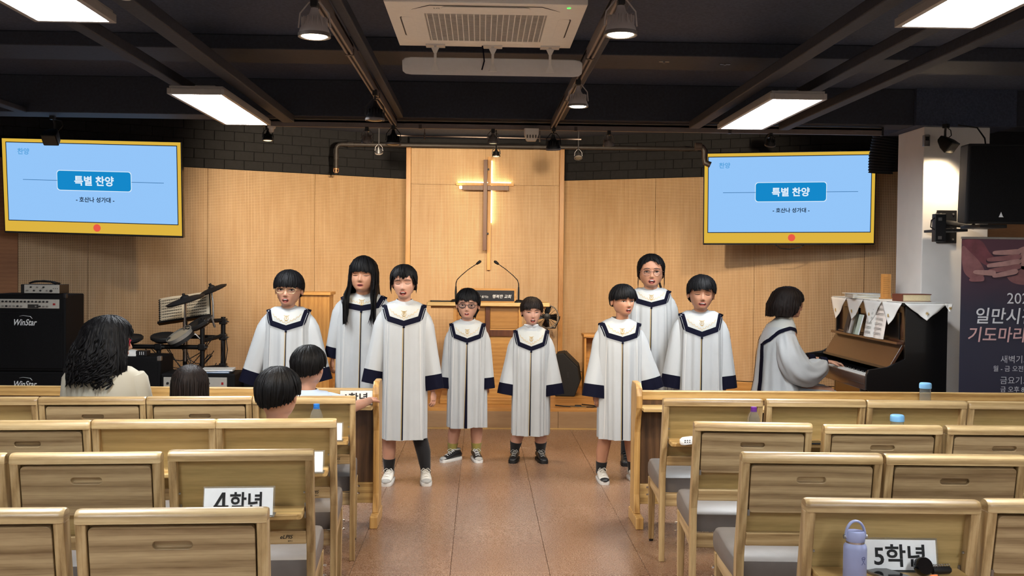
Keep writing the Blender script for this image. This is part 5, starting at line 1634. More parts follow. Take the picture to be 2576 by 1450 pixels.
# ------------------------------------------------------------------ people: head, hair, hands, clothes
# a head unit is the chin-to-crown height; z = 0 at the chin, front is -y
HEAD = [  # zf, yf, zs, xs, zb, yb
    (1.0, 0.0, 1.0, 0.0, 1.0, 0.0), (0.988, 0.14, 0.988, 0.115, 0.988, 0.15), (0.95, 0.28, 0.95, 0.225, 0.95, 0.30), (0.885, 0.375, 0.885, 0.30, 0.885, 0.415),
    (0.80, 0.43, 0.80, 0.342, 0.80, 0.49), (0.72, 0.455, 0.72, 0.364, 0.72, 0.53), (0.65, 0.465, 0.65, 0.372, 0.64, 0.545), (0.60, 0.468, 0.60, 0.374, 0.57, 0.54),
    (0.56, 0.462, 0.56, 0.372, 0.51, 0.525), (0.52, 0.448, 0.52, 0.37, 0.46, 0.50), (0.48, 0.444, 0.48, 0.367, 0.42, 0.47), (0.44, 0.446, 0.44, 0.363, 0.38, 0.44),
    (0.40, 0.45, 0.40, 0.359, 0.345, 0.41), (0.36, 0.455, 0.36, 0.354, 0.31, 0.385), (0.32, 0.457, 0.32, 0.346, 0.28, 0.365), (0.28, 0.458, 0.28, 0.337, 0.25, 0.35),
    (0.24, 0.457, 0.24, 0.325, 0.22, 0.34), (0.20, 0.455, 0.20, 0.310, 0.19, 0.33), (0.16, 0.450, 0.165, 0.293, 0.165, 0.325), (0.12, 0.445, 0.135, 0.275, 0.14, 0.32),
    (0.08, 0.440, 0.11, 0.256, 0.115, 0.315), (0.04, 0.425, 0.09, 0.238, 0.09, 0.315), (0.01, 0.39, 0.07, 0.224, 0.06, 0.315), (-0.01, 0.33, 0.05, 0.215, 0.03, 0.315),
    (-0.02, 0.26, 0.02, 0.210, 0.0, 0.315), (-0.045, 0.19, -0.03, 0.208, -0.05, 0.32), (-0.12, 0.165, -0.12, 0.208, -0.12, 0.325), (-0.20, 0.155, -0.19, 0.216, -0.20, 0.335),
    (-0.27, 0.165, -0.25, 0.245, -0.26, 0.35), (-0.34, 0.19, -0.32, 0.36, -0.32, 0.36), (-0.42, 0.24, -0.40, 0.56, -0.40, 0.365), (-0.56, 0.30, -0.52, 0.68, -0.56, 0.37),
    (-0.9, 0.33, -0.9, 0.66, -0.9, 0.37), (-1.6, 0.32, -1.6, 0.58, -1.6, 0.36), (-2.2, 0.30, -2.2, 0.60, -2.2, 0.38), (-2.6, 0.27, -2.6, 0.58, -2.6, 0.40),
]
def _resample(rows, k=2):
    out = []
    n = len(rows)
    for i in range(n - 1):
        p0, p1, p2, p3 = rows[max(0, i - 1)], rows[i], rows[i + 1], rows[min(n - 1, i + 2)]
        for j in range(k):
            u = j / k
            out.append(tuple(0.5 * ((2 * b) + (c - a) * u + (2 * a - 5 * b + 4 * c - d) * u * u + (3 * b - a - 3 * c + d) * u ** 3) for a, b, c, d in zip(p0, p1, p2, p3)))
    out.append(rows[-1])
    return out
HROWS = _resample(HEAD[:30], 2) + HEAD[30:]
NPHI = 60
PHIS = [2 * math.pi * (k / NPHI - 0.55 * math.sin(2 * math.pi * k / NPHI) / (2 * math.pi)) for k in range(NPHI)]
def gz(v, c, s): return math.exp(-((v - c) / s) ** 2)
def head_rings(P):
    """rows of points in head units; P: shape options"""
    wide = P.get('wide', 1.0)
    jaw = P.get('jaw', 1.0)
    openm = P.get('open', 0.0)
    rings = []
    for zf, yf, zs, xs, zb, yb in HROWS:
        ring = []
        for ph in PHIS:
            c, s = math.cos(ph), math.sin(ph)
            ww = wide * (1 + (jaw - 1) * gz(zs, 0.15, 0.2)) if zs > -0.2 else 1.0
            x = xs * ww * math.copysign(abs(s) ** 0.90, s)
            if c >= 0:
                y = -yf * c ** 0.92
                z = zf * c * c + zs * s * s
            else:
                y = yb * (-c) ** 0.95
                z = zb * c * c + zs * s * s
            if c > 0 and -0.05 < z < 0.7:
                ax = abs(x)
                if 0.24 < z < 0.56:       # nose
                    k = interp(z, [0.24, 0.275, 0.31, 0.36, 0.46, 0.56], [0, 0.055, 0.098, 0.082, 0.035, 0.0])
                    sg = interp(z, [0.25, 0.30, 0.40, 0.56], [0.075, 0.066, 0.045, 0.04])
                    y -= k * math.exp(-(x / sg) ** 2)
                y += 0.030 * gz(ax, 0.165, 0.085) * gz(z, 0.475, 0.05)       # eye sockets
                y -= 0.014 * gz(ax, 0.16, 0.10) * gz(z, 0.585, 0.04)         # brow
                y -= 0.018 * gz(ax, 0.22, 0.10) * gz(z, 0.33, 0.09)          # cheek
                y -= 0.016 * gz(ax, 0.0, 0.11) * gz(z, 0.185, 0.06)          # lips
                y -= 0.020 * gz(ax, 0.0, 0.10) * gz(z, 0.05, 0.05)           # chin
                y += openm * 0.05 * gz(ax, 0.0, 0.075) * gz(z, 0.17, 0.045)
            ring.append(Vector((x, y, z)))
        rings.append(ring)
    return rings

def patch(bvh, upper, lower, off, n=12, m=3):
    """strip between two (x, z) curves laid on the face, in head units"""
    vs, fs = [], []
    for j in range(m + 1):
        for i in range(n + 1):
            u = i / n
            a = Vector(upper(u))
            b = Vector(lower(u))
            p = a.lerp(b, j / m)
            h = bvh.ray_cast(Vector((p.x, -2, p.y)), Vector((0, 1, 0)))
            y = h[0].y if h[0] is not None else -0.40
            vs.append((p.x, y - off, p.y))
    for j in range(m):
        for i in range(n):
            a = j * (n + 1) + i
            fs.append((a, a + 1, a + n + 2, a + n + 1))
    return vs, fs

def arc(cx, cz, w, h0, tilt=0.0, pw=1.0):
    def f(u):
        x = -1 + 2 * u
        return (cx + w * x, cz + h0 * max(0.0, 1 - x * x) ** pw + tilt * x)
    return f

FRONT_HAIR = {
    # angle from front (deg): lower edge of the hair in head units
    'bowl':   ([0, 25, 45, 60, 75, 95, 120, 150, 180], [0.585, 0.575, 0.57, 0.56, 0.52, 0.50, 0.30, 0.20, 0.18]),
    'boy':    ([0, 25, 45, 60, 75, 95, 120, 150, 180], [0.60, 0.59, 0.585, 0.55, 0.50, 0.50, 0.34, 0.26, 0.24]),
    'mop':    ([0, 25, 45, 60, 75, 95, 112, 125, 150, 180], [0.66, 0.68, 0.66, 0.56, 0.50, 0.50, 0.30, 0.02, -0.02, 0.0]),
    'swept':  ([0, 25, 45, 60, 75, 95, 120, 150, 180], [0.65, 0.63, 0.62, 0.55, 0.50, 0.49, 0.28, 0.17, 0.14]),
    'tied':   ([0, 20, 40, 55, 72, 95, 120, 150, 180], [0.84, 0.82, 0.74, 0.60, 0.42, 0.34, 0.22, 0.14, 0.12]),
    'bangs':  ([0, 18, 30, 42, 56, 72, 95, 120, 150, 180], [0.66, 0.72, 0.74, 0.62, 0.44, 0.42, 0.40, 0.22, 0.14, 0.12]),
    'long':   ([0, 25, 40, 48, 56, 66, 80, 95, 120, 150, 180], [0.60, 0.59, 0.585, 0.50, -0.40, -0.85, -1.0, -1.0, -0.80, -0.66, -0.64]),
    'bob':    ([0, 20, 40, 55, 65, 80, 95, 120, 150, 180], [0.64, 0.62, 0.58, 0.46, 0.16, 0.06, 0.02, -0.02, -0.06, -0.06]),
    'curly':  ([0, 20, 40, 50, 60, 75, 95, 120, 150, 180], [0.70, 0.66, 0.55, 0.30, -0.20, -0.34, -0.40, -0.46, -0.50, -0.52]),
    'straight': ([0, 20, 40, 50, 60, 75, 95, 120, 150, 180], [0.62, 0.60, 0.55, 0.40, -0.1, -0.25, -0.5, -0.6, -0.62, -0.62]),
}
def build_hair(mb, style, th, rng, top=0.075, puff=1.0, curl=0.0, ncol=132, nrow=22, jag=0.05, nlock=110):
    """a combed shell around the skull hanging from crown to the style's edge, with strand ridges and a jagged rim (head units)"""
    xs, ys = FRONT_HAIR[style]
    eq = 0.60
    cols = []
    clump = 1.0
    cl_id = 0
    ridge = 0.0
    for k in range(ncol):
        ph = 2 * math.pi * k / ncol
        if k % 4 == 0:
            clump = rng.uniform(-1, 1)
        ridge = 0.55 * ridge + 0.45 * rng.uniform(-1, 1)
        a = abs(math.degrees(math.atan2(math.sin(ph), math.cos(ph))))
        ze = sinterp(a, xs, ys)
        jg = jag * (0.5 + 0.5 * abs(((k % 4) - 1.5) / 1.5)) if a < 75 else jag * 0.6
        ze += clump * jag * 0.55 + rng.uniform(0, 1) * jag * 0.35 - 0.02
        col = []
        for j in range(nrow + 1):
            u = j / nrow
            fr = 0.468 + th
            bk = 0.548 + th
            sx = (0.374 + th * 0.95) * puff
            az = 0.40 + top
            # arc length: quarter of the skull then straight down
            qlen = 0.70
            if ze >= eq:
                aend = math.acos(min(1, max(0, (ze - eq) / az)))
                al = aend * (0.03 + 0.97 * u)
                zz = eq + az * math.cos(al)
                rad = math.sin(al)
                fall = 0.0
            else:
                tot = qlen + (eq - ze)
                sdist = (0.02 + 0.98 * u) * tot
                if sdist <= qlen:
                    al = (sdist / qlen) * math.pi / 2
                    zz = eq + az * math.cos(al)
                    rad = math.sin(al)
                    fall = 0.0
                else:
                    fall = sdist - qlen
                    zz = eq - fall
                    rad = 1.0
            rise = rad ** 0.9
            bump = ridge * 0.016 * rise
            if curl:
                bump += curl * rise * (math.sin(zz * 24 + k * 0.9) * 0.5 + math.sin(zz * 41 + k * 1.7) * 0.3 + rng.uniform(-0.5, 0.5))
            # gentle shape of the fall: in towards the nape for short hair
            sh = 1.0
            if style in ('bowl', 'boy', 'swept', 'mop') and zz < eq:
                back = max(0.0, -math.cos(ph))
                sh = 1.0 - (0.30 * back + 0.06 * abs(math.sin(ph))) * ((eq - zz) / 0.55) ** 1.6
            if style in ('tied', 'bangs') and zz < eq:
                sh = 1.0 - 0.30 * ((eq - zz) / 0.5) ** 1.3 * max(0, -math.cos(ph))
            if style == 'bob' and zz < eq:
                sh = 1.0 + 0.16 * math.sin(min(1, (eq - zz) / 0.5) * math.pi * 0.75)
            if style == 'curly' and zz < eq:
                sh = 1.0 + 0.34 * math.sin(min(1.0, (eq - zz) / 1.0) * math.pi * 0.62)
            if style in ('long', 'straight') and zz < 0.25:
                sh = 1.0 + 0.10 * min(1.0, (0.25 - zz) / 0.5)
            x = math.sin(ph) * (sx + bump) * rad * sh
            yr = fr if math.cos(ph) > 0 else bk
            y = -math.cos(ph) * (yr + bump) * rad * sh
            if style == 'long' and zz < 0.15 and math.cos(ph) > -0.25:
                q = min(1.0, (0.15 - zz) / 0.35)
                y = y * (1 - q) + q * (-0.56 - 0.10 * math.cos(ph) - bump)
            zz += (0.012 * ridge if u < 0.9 else 0)
            col.append(Vector((x, y + 0.02, zz)))
        # rim turned inwards
        e = col[-1]
        c0 = Vector((0, 0.05, e.z))
        inn = e.lerp(c0, 0.10 if a < 75 else 0.16) + Vector((0, 0, 0.02))
        inn2 = e.lerp(c0, 0.22) + Vector((0, 0, 0.12))
        col += [inn, inn2]
        cols.append(col)
    # loose locks lying on the shell, ending a little past the rim
    if nlock:
        for q in range(nlock):
            k = int(rng.uniform(0, ncol))
            drift = rng.uniform(-5, 5) if style not in ('straight', 'long') else rng.uniform(-2, 2)
            j0 = int(rng.uniform(0, nrow * 0.45))
            w = rng.uniform(0.016, 0.034)
            pts = []
            for s_ in range(7):
                u = s_ / 6
                jj = j0 + (nrow - j0) * u
                ja = int(jj)
                cc = cols[int(round(k + drift * u)) % ncol]
                pt = cc[ja].lerp(cc[min(nrow, ja + 1)], jj - ja)
                ctr = Vector((0, 0.05, min(pt.z, 0.62)))
                pts.append(pt + (pt - ctr).normalized() * (0.004 + 0.010 * math.sin(u * math.pi)))
            e = (pts[-1] - pts[-2]).normalized()
            pts.append(pts[-1] + e * rng.uniform(0.01, 0.05))
            mb.tube(pts, [w * f_ for f_ in (0.35, 0.8, 1.0, 1.0, 0.95, 0.8, 0.6, 0.12)], 6, flat=0.5)
    m = len(cols[0])
    vs = [p for c in cols for p in c]
    fs = []
    for k in range(ncol):
        k2 = (k + 1) % ncol
        for j in range(m - 1):
            fs.append((k * m + j, k2 * m + j, k2 * m + j + 1, k * m + j + 1))
    fs.append(tuple(k * m for k in range(ncol)))
    mb.add(vs, fs)

def lock(mb, pts, w, rng=None):
    n = len(pts)
    mb.tube(pts, [w * (0.5 + 0.5 * math.sin(math.pi * (0.15 + 0.85 * (1 - k / (n - 1))) * 0.9)) if k < n - 1 else w * 0.1 for k in range(n)], 6, flat=0.55)

def hand(mb, wrist, d, nrm, s=1.0, curl=0.5, side=1, M=None, spread=0.10):
    """palm, four unequal fingers with two bends and a thumb; d points along the fingers, nrm out of the back of the hand"""
    d = Vector(d).normalized()
    nrm = Vector(nrm)
    nrm = (nrm - d * nrm.dot(d)).normalized()
    w = d.cross(nrm) * side      # towards the thumb
    wr = Vector(wrist)
    L = 0.075 * s
    rings = []
    for u, hw, ht in ((-0.25, 0.021, 0.017), (0.0, 0.023, 0.0165), (0.25, 0.030, 0.016), (0.6, 0.036, 0.0145), (0.92, 0.036, 0.012), (1.04, 0.032, 0.008)):
        c = wr + d * (u * L)
        rings.append([c + w * (math.cos(2 * math.pi * k / 14) * hw * s) + nrm * (math.sin(2 * math.pi * k / 14) * ht * s) for k in range(14)])
    mb.loft(rings, M=M)
    for k, (off, ln, r) in enumerate(((0.026, 0.062, 0.0082), (0.009, 0.070, 0.0086), (-0.009, 0.066, 0.0082), (-0.026, 0.052, 0.0072))):
        base = wr + d * (L * 0.90) + w * (off * s)
        dir0 = (d + w * (off / 0.026 * spread)).normalized()
        a = curl * (1 + 0.12 * k)
        pts = [base - dir0 * 0.012 * s]
        p = base
        ang = 0.25 * a
        for seg, fr in enumerate((0.42, 0.32, 0.26)):
            dd = dir0 * math.cos(ang) - nrm * math.sin(ang)
            p = p + dd * (ln * fr * s)
            pts.append(p)
            ang += a * (1.0 if seg == 0 else 0.8)
        mb.tube(pts, [r * s, r * s, r * 0.95 * s, r * 0.72 * s], 8, M=M)
        mb.ball(tuple(pts[-1]), r * 0.72 * s, 8, 5, M=M)
    tb = wr + d * (L * 0.22) + w * (0.024 * s)
    t1 = tb + (d * 0.6 + w * 0.75 - nrm * 0.25).normalized() * 0.032 * s
    t2 = t1 + (d * 0.9 + w * 0.25 - nrm * (0.2 + 0.3 * curl)).normalized() * 0.028 * s
    t3 = t2 + (d * 0.95 + w * 0.0 - nrm * (0.3 + 0.3 * curl)).normalized() * 0.020 * s
    mb.tube([tb - w * 0.008 * s, tb, t1, t2, t3], [0.012 * s, 0.012 * s, 0.0095 * s, 0.0088 * s, 0.006 * s], 8, M=M)

def shoe(parent, loc, yaw, s, mats, laces=True, chunky=1.0):
    """trainer: sole, upper, toe cap, tongue and laces; points to -y"""
    up, sole, lace, dark = mats
    M = T(*loc) @ RZ(yaw) @ Matrix.Scale(s, 4)
    st = [(-0.145, 0.020, 0.034), (-0.135, 0.034, 0.044), (-0.11, 0.041, 0.056), (-0.07, 0.044, 0.068), (-0.02, 0.042, 0.088), (0.03, 0.037, 0.104), (0.07, 0.035, 0.108), (0.10, 0.033, 0.104), (0.115, 0.024, 0.085)]
    rings = []
    for y, hw, hz in st:
        r = []
        for k in range(16):
            a = 2 * math.pi * k / 16
            x = hw * math.cos(a)
            z = 0.022 + (hz - 0.022) * (0.5 + 0.5 * math.sin(a)) ** 0.8
            x *= 1 - 0.38 * max(0, math.sin(a)) ** 2 * (1 if y > -0.08 else 0.4)
            r.append((x, y, z))
        rings.append(r)
    o = MB().loft(rings, M=M).build('shoe', up, parent, smooth=60)
    sp = []
    for y, hw, hz in st:
        sp.append((y, hw))
    rings = []
    for z, g in ((0.0, 0.94), (0.006, 1.02), (0.024 * chunky, 1.04), (0.030 * chunky, 0.99)):
        ring = [(hw * g * 1.05, y * 1.02) for y, hw in sp] + [(-hw * g * 1.05, y * 1.02) for y, hw in reversed(sp)]
        rings.append([(x, y, z) for x, y in ring])
    MB().loft(rings, M=M).build('sole', sole, o, smooth=50)
    MB().loft([[(hw * 0.92 * math.cos(2 * math.pi * k / 12), y, 0.024 + (hz - 0.024) * (0.5 + 0.52 * math.sin(2 * math.pi * k / 12))) for k in range(12)] for y, hw, hz in ((-0.150, 0.018, 0.036), (-0.138, 0.036, 0.047), (-0.118, 0.043, 0.057))], M=M).build('toe_cap', dark, o, smooth=60)
    lc = MB()
    for k in range(5):
        y = -0.075 + k * 0.022
        z = interp(y, [a[0] for a in st], [a[2] for a in st]) + 0.002
        lc.tube([(-0.022, y, z - 0.006), (0, y + (0.008 if k % 2 else -0.008), z + 0.003), (0.022, y, z - 0.006)], 0.0035, 6, M=M)
    if laces:
        for sg in (-1, 1):
            lc.tube([(0, 0.02, 0.104), (sg * 0.02, -0.005, 0.115), (sg * 0.038, -0.025, 0.10), (sg * 0.022, -0.03, 0.088), (sg * 0.005, -0.005, 0.098)], 0.003, 6, M=M)
    lc.build('lace', lace, o, smooth=60)
    MB().lathe([(0.034, 0.0), (0.037, 0.008), (0.034, 0.014)], 18, M=M @ T(0, 0.065, 0.100) @ Matrix.Scale(1.25, 4, (0, 1, 0)), cap=False).build('collar', dark, o, smooth=50)
    return o

def glasses(parent, bvh, h, Mh, m, rx=0.125, rz=0.085, thick=0.010, shape=2.0, zc=0.47):
    g = thing_part('glasses', parent)
    for s in (-1, 1):
        c = (s * 0.165, zc)
        pts = []
        yref = -0.475
        for k in range(29):
            a = 2 * math.pi * k / 28
            ca, sa = math.cos(a), math.sin(a)
            e = 2.0 / shape
            x = c[0] + rx * math.copysign(abs(ca) ** e, ca)
            z = c[1] - 0.01 + rz * math.copysign(abs(sa) ** e, sa)
            y = yref + 0.30 * max(0, abs(x) - 0.10) ** 1.6
            pts.append(Vector((x, y, z)))
        MB().tube([p * h for p in pts], thick * h, 6, M=Mh, cap=False).build('rim', m, g, smooth=80)
        ln = MB()
        ln.add([p * h for p in pts[:-1]], [tuple(range(28))], M=Mh)
        ln.build('lens', LENS, g, fix=False)
        MB().tube([Vector((s * 0.285, -0.43, zc + 0.02)) * h, Vector((s * 0.37, -0.36, zc + 0.02)) * h, Vector((s * 0.395, -0.1, zc + 0.01)) * h, Vector((s * 0.39, 0.06, zc)) * h, Vector((s * 0.375, 0.10, zc - 0.06)) * h], thick * 0.8 * h, 6, M=Mh).build('temple', m, g, smooth=60)
    MB().tube([Vector((-0.045, -0.485, zc + 0.01)) * h, Vector((0, -0.51, zc + 0.03)) * h, Vector((0.045, -0.485, zc + 0.01)) * h], thick * 0.9 * h, 6, M=Mh).build('bridge', m, g, smooth=60)
    return g

LENS = plain('lens_glass', (250, 252, 252), 0.02, var=0, trans=1.0, ior=1.02, spec=0.6)
def thing_part(name, parent):
    o = bpy.data.objects.new(name, None)
    COL.objects.link(o)
    o.parent = parent
    return o

def make_head(root, P, h, Mh, skin, extra=None):
    """head, neck and torso as one skin; face and hair as parts. Mh: head-to-root matrix (unscaled), extra(mb) adds limbs"""
    rings = head_rings(P)
    ident = Matrix.Identity(4)
    Mb = P.get('Mbody', Mh)          # where the torso stays when the head turns
    rr = []
    for ring in rings:
        out = []
        for p in ring:
            w = min(1.0, max(0.0, (p.z + 0.30) / 0.28))
            w = w * w * (3 - 2 * w)
            a = Mh @ (p * h)
            b = Mb @ (p * h)
            out.append(b.lerp(a, w))
        rr.append(out)
    mb = MB()
    mb.loft(rr, True, True, True)
    # ears
    for s in (-1, 1):
        er = []
        for j in range(6):
            t_ = j / 5
            wd = [0.5, 0.9, 1.0, 0.95, 0.7, 0.25][j]
            off = [0.0, 0.035, 0.055, 0.07, 0.078, 0.076][j]
            er.append([Mh @ (Vector((s * (0.352 + off), 0.045 + 0.062 * wd * math.cos(2 * math.pi * k / 12) + off * 0.5, 0.43 + 0.125 * wd * math.sin(2 * math.pi * k / 12) - 0.02 * math.cos(2 * math.pi * k / 12))) * h) for k in range(12)])
        mb.loft(er)
    if extra:
        extra(mb)
    body = mb.build('body', skin, root, smooth=179)
    # face, laid on the unturned head and then moved with it
    bvh = BVHTree.FromPolygons([p for ring in rings for p in ring], [(k * NPHI + i, k * NPHI + (i + 1) % NPHI, (k + 1) * NPHI + (i + 1) % NPHI, (k + 1) * NPHI + i) for k in range(len(rings) - 1) for i in range(NPHI)])
    S = Matrix.Scale(h, 4)
    def put(name, vf, mat):
        m = MB()
        m.add(vf[0], vf[1], M=Mh @ S)
        return m.build(name, mat, body, smooth=179)
    ez = P.get('ez', 0.465)
    if P.get('face', True):
        eo = P.get('eye', 0.02)         # eye opening
        for s in (-1, 1):
            cx = s * 0.165
            tl = s * 0.003
            put('eyebrow', patch(bvh, arc(cx, ez + 0.100, 0.10, 0.030, -s * 0.012), arc(cx, ez + 0.088, 0.10, 0.016, -s * 0.012), 0.006, 10, 2), BROW)
            if eo > 0.012:
                put('eyeball', patch(bvh, arc(cx, ez, 0.078, eo, tl), arc(cx, ez, 0.078, -eo * 0.7, tl), 0.006, 12, 4), EYEW)
                put('iris', patch(bvh, arc(cx, ez + 0.002, 0.030, eo * 0.95, 0, 0.5), arc(cx, ez + 0.002, 0.030, -eo * 0.72, 0, 0.5), 0.010, 10, 3), EYED)
            if eo > 0.012:
                put('eyelash', patch(bvh, arc(cx, ez + 0.004, 0.086, eo + 0.010, tl), arc(cx, ez - 0.004, 0.086, eo - 0.002, tl), 0.012, 12, 2), EYED)
            else:
                put('eyelash', patch(bvh, arc(cx, ez + 0.006, 0.084, -0.014, 0), arc(cx, ez - 0.004, 0.084, -0.020, 0), 0.010, 12, 2), EYED)
            put('nostril', patch(bvh, arc(s * 0.034, 0.262, 0.016, 0.007), arc(s * 0.034, 0.262, 0.016, -0.006), 0.004, 6, 1), MOUTH)
        mw, mh, mz = P.get('mouth', (0.10, 0.045, 0.155))
        put('lips', patch(bvh, arc(0, mz + mh * 0.15, mw * 1.18, mh + 0.018, 0, 0.7), arc(0, mz + mh * 0.15, mw * 1.18, -mh - 0.030, 0, 0.7), 0.006, 16, 6), LIP)
        put('mouth', patch(bvh, arc(0, mz, mw, mh, 0, 0.6), arc(0, mz, mw, -mh, 0, 0.6), 0.012, 14, 4), MOUTH)
        if mh > 0.03:
            put('teeth', patch(bvh, arc(0, mz + mh * 0.25, mw * 0.66, mh * 0.62, 0, 0.4), arc(0, mz + mh * 0.45, mw * 0.66, 0.0), 0.016, 12, 2), TOOTH)
            put('tongue', patch(bvh, arc(0, mz - mh * 0.45, mw * 0.55, mh * 0.2), arc(0, mz - mh * 0.45, mw * 0.55, -mh * 0.4), 0.015, 10, 2), LIP)
    # hair
    rng = random.Random(P.get('seed', 1))
    hb = MB()
    build_hair(hb, P['hair'], P.get('th', 0.065), rng, P.get('top', 0.07), P.get('puff', 1.0), P.get('curl', 0.0), jag=P.get('jag', 0.05))
    for pts, w in P.get('locks', []):
        hb.tube([Vector(p) for p in pts], [w * q for q in ([0.6] + [1.0] * (len(pts) - 2) + [0.12])], 7, flat=0.6)
    hm = MB()
    hm.add(hb.v, hb.f, M=Mh @ S)
    hm.build('hair', P.get('hairmat', HAIRB), root, smooth=70)
    if 'glasses' in P:
        gm, rx, rz, th, shp = P['glasses']
        glasses(root, bvh, h, Mh, gm, rx, rz, th, shp, ez)
    return body

# ------------------------------------------------------------------ choir robe
def robe_rings(sw, zs, hem, hw, hd, rng, zneck, wide_chest=1.0):
    """cross-sections of a robe from neck to hem (front is -y)"""
    prof = [  # z, half width, half depth, y centre, fold amount
        (zneck + 0.004, 0.054, 0.056, 0.012, 0), (zneck - 0.006, 0.064, 0.062, 0.012, 0), (zs + 0.030, sw * 0.30, 0.076, 0.014, 0), (zs + 0.012, sw * 0.40, 0.086, 0.014, 0),
        (zs - 0.012, sw * 0.46, 0.094, 0.012, 0), (zs - 0.05, sw * 0.485, 0.104, 0.006, 0.1), (zs - 0.10, sw * 0.49, 0.112, 0.002, 0.25), (zs - 0.16, sw * 0.49 * wide_chest, 0.118, 0.0, 0.5)]
    n = 9
    z0 = zs - 0.16
    for k in range(1, n + 1):
        u = k / n
        prof.append((z0 + (hem - z0) * u, sw * 0.49 * wide_chest + (hw - sw * 0.49 * wide_chest) * u ** 0.85, 0.118 + (hd - 0.118) * u, 0.0, 0.5 + 0.5 * u))
    N = 120
    phs = [rng.uniform(0, 6.28) for _ in range(5)]
    out = []
    for z, a, b, yc, f in prof:
        ring = []
        for k in range(N):
            ph = 2 * math.pi * k / N
            c, s = math.cos(ph), math.sin(ph)
            fold = f * (0.0065 * math.sin(9 * ph + phs[0] + z * 0.8) + 0.0055 * math.sin(14 * ph + phs[1] - z * 1.1) + 0.004 * math.sin(23 * ph + phs[2]) + 0.008 * math.sin(5 * ph + phs[3]))
            x = (a + fold) * math.copysign(abs(s) ** 0.86, s)
            y = yc - (b + fold) * math.copysign(abs(c) ** 0.86, c)
            dip = -0.018 * max(0, c) ** 2 if z > zneck - 0.02 else 0.0
            ring.append((x, y, z + dip + (0.006 * math.sin(3 * ph + phs[4]) if z == hem else 0)))
        out.append(ring)
    return out

def front_strip(bvh, curve, width, off, n=24, back=False):
    """ribbon along a curve of (x, z), laid on the front (or back) of the robe"""
    vs, fs = [], []
    pts = [Vector(curve(k / n)) for k in range(n + 1)]
    d = 1 if not back else -1
    last = None
    for k, p in enumerate(pts):
        t = (pts[min(n, k + 1)] - pts[max(0, k - 1)]).normalized()
        nn = Vector((-t.y, t.x))
        w = width(k / n) if callable(width) else width
        for q in (-0.5, -0.17, 0.17, 0.5):
            r = p + nn * (q * w)
            h = bvh.ray_cast(Vector((r.x, -2 * d, r.y)), Vector((0, d, 0)))
            if h[0] is None:
                h2 = bvh.find_nearest(Vector((r.x, last if last is not None else 0.0, r.y)))
                y = h2[0].y
            else:
                y = h[0].y
            last = y
            vs.append((r.x, y - off * d, r.y))
    for k in range(n):
        for q in range(3):
            a = k * 4 + q
            fs.append((a, a + 1, a + 5, a + 4))
    return vs, fs

def poly_curve(pts):
    seg = [(Vector(pts[k + 1]) - Vector(pts[k])).length for k in range(len(pts) - 1)]
    tot = sum(seg)
    def f(u):
        d = u * tot
        for k, s in enumerate(seg):
            if d <= s or k == len(seg) - 1:
                return Vector(pts[k]).lerp(Vector(pts[k + 1]), min(1.0, d / s) if s else 0)
            d -= s
    return f

def sleeve(root, S, Wp, r0, r1, rng, cuff=0.088, elbow=None, n=40, flat=0.78, name='sleeve'):
    """bell sleeve from shoulder S to cuff end Wp, navy band as its own part"""
    S, Wp = Vector(S), Vector(Wp)
    E = Vector(elbow) if elbow else S.lerp(Wp, 0.5)
    L = (E - S).length + (Wp - E).length
    K = 16
    pts = []
    for k in range(K + 1):
        u = k / K
        S0 = Vector((S.x * 0.42, S.y, S.z + 0.040))
        S1 = S + Vector((0, 0, 0.012))
        if u < 0.16:
            q = u / 0.16
            m_ = S1.lerp(Wp, 0.16)
            pts.append((1 - q) ** 2 * S0 + 2 * q * (1 - q) * S1 + q * q * m_)
        else:
            pts.append(S1.lerp(Wp, u))
    ph = [rng.uniform(0, 6.28) for _ in range(4)]
    ax = (Wp - S).normalized()
    out = Vector((S.x, 0, 0)).normalized() if abs(S.x) > 0.01 else Vector((1, 0, 0))
    rings = []
    for k, p in enumerate(pts):
        u = k / K
        t = (pts[min(K, k + 1)] - pts[max(0, k - 1)]).normalized()
        b = Vector((0, 1, 0))
        b = (b - t * b.dot(t)).normalized()
        a = b.cross(t)
        rr = sinterp(u, [0, 0.08, 0.2, 1.0], [r0 * 0.45, r0 * 0.72, r0 * 0.9, r1]) if not elbow else sinterp(u, [0, 0.15, 0.55, 0.9, 1.0], [r0 * 0.8, r0, r1 * 1.15, r1 * 0.9, r1 * 0.6])
        ring = []
        for i in range(n):
            an = 2 * math.pi * i / n
            f = u * (0.05 * math.sin(3 * an + ph[0]) + 0.035 * math.sin(7 * an + ph[1] + u * 2) + 0.02 * math.sin(11 * an + ph[2])) + 0.02 * math.sin(5 * an + ph[3] + u * 5) * (1 - u)
            ring.append(p + a * (rr * (1 + f) * math.cos(an)) + b * (rr * flat * (1 + f) * math.sin(an)))
        rings.append(ring)
    kc = K - max(2, int(round(cuff / L * K)))
    o = MB().loft(rings[:kc + 1], True, True, False).build(name, ROBE, root, smooth=179)
    cen = pts[-1]
    band = []
    for k in range(kc, K + 1):
        band.append([pts[k] + (q - pts[k]) * 1.015 for q in rings[k]])
    for k in (K, K - 1, kc):       # inner lining
        band.append([pts[k] + (q - pts[k]) * 0.955 for q in rings[k]])
    MB().loft(band, True, False, False).build('cuff', NAVY, o, smooth=60)
    return o

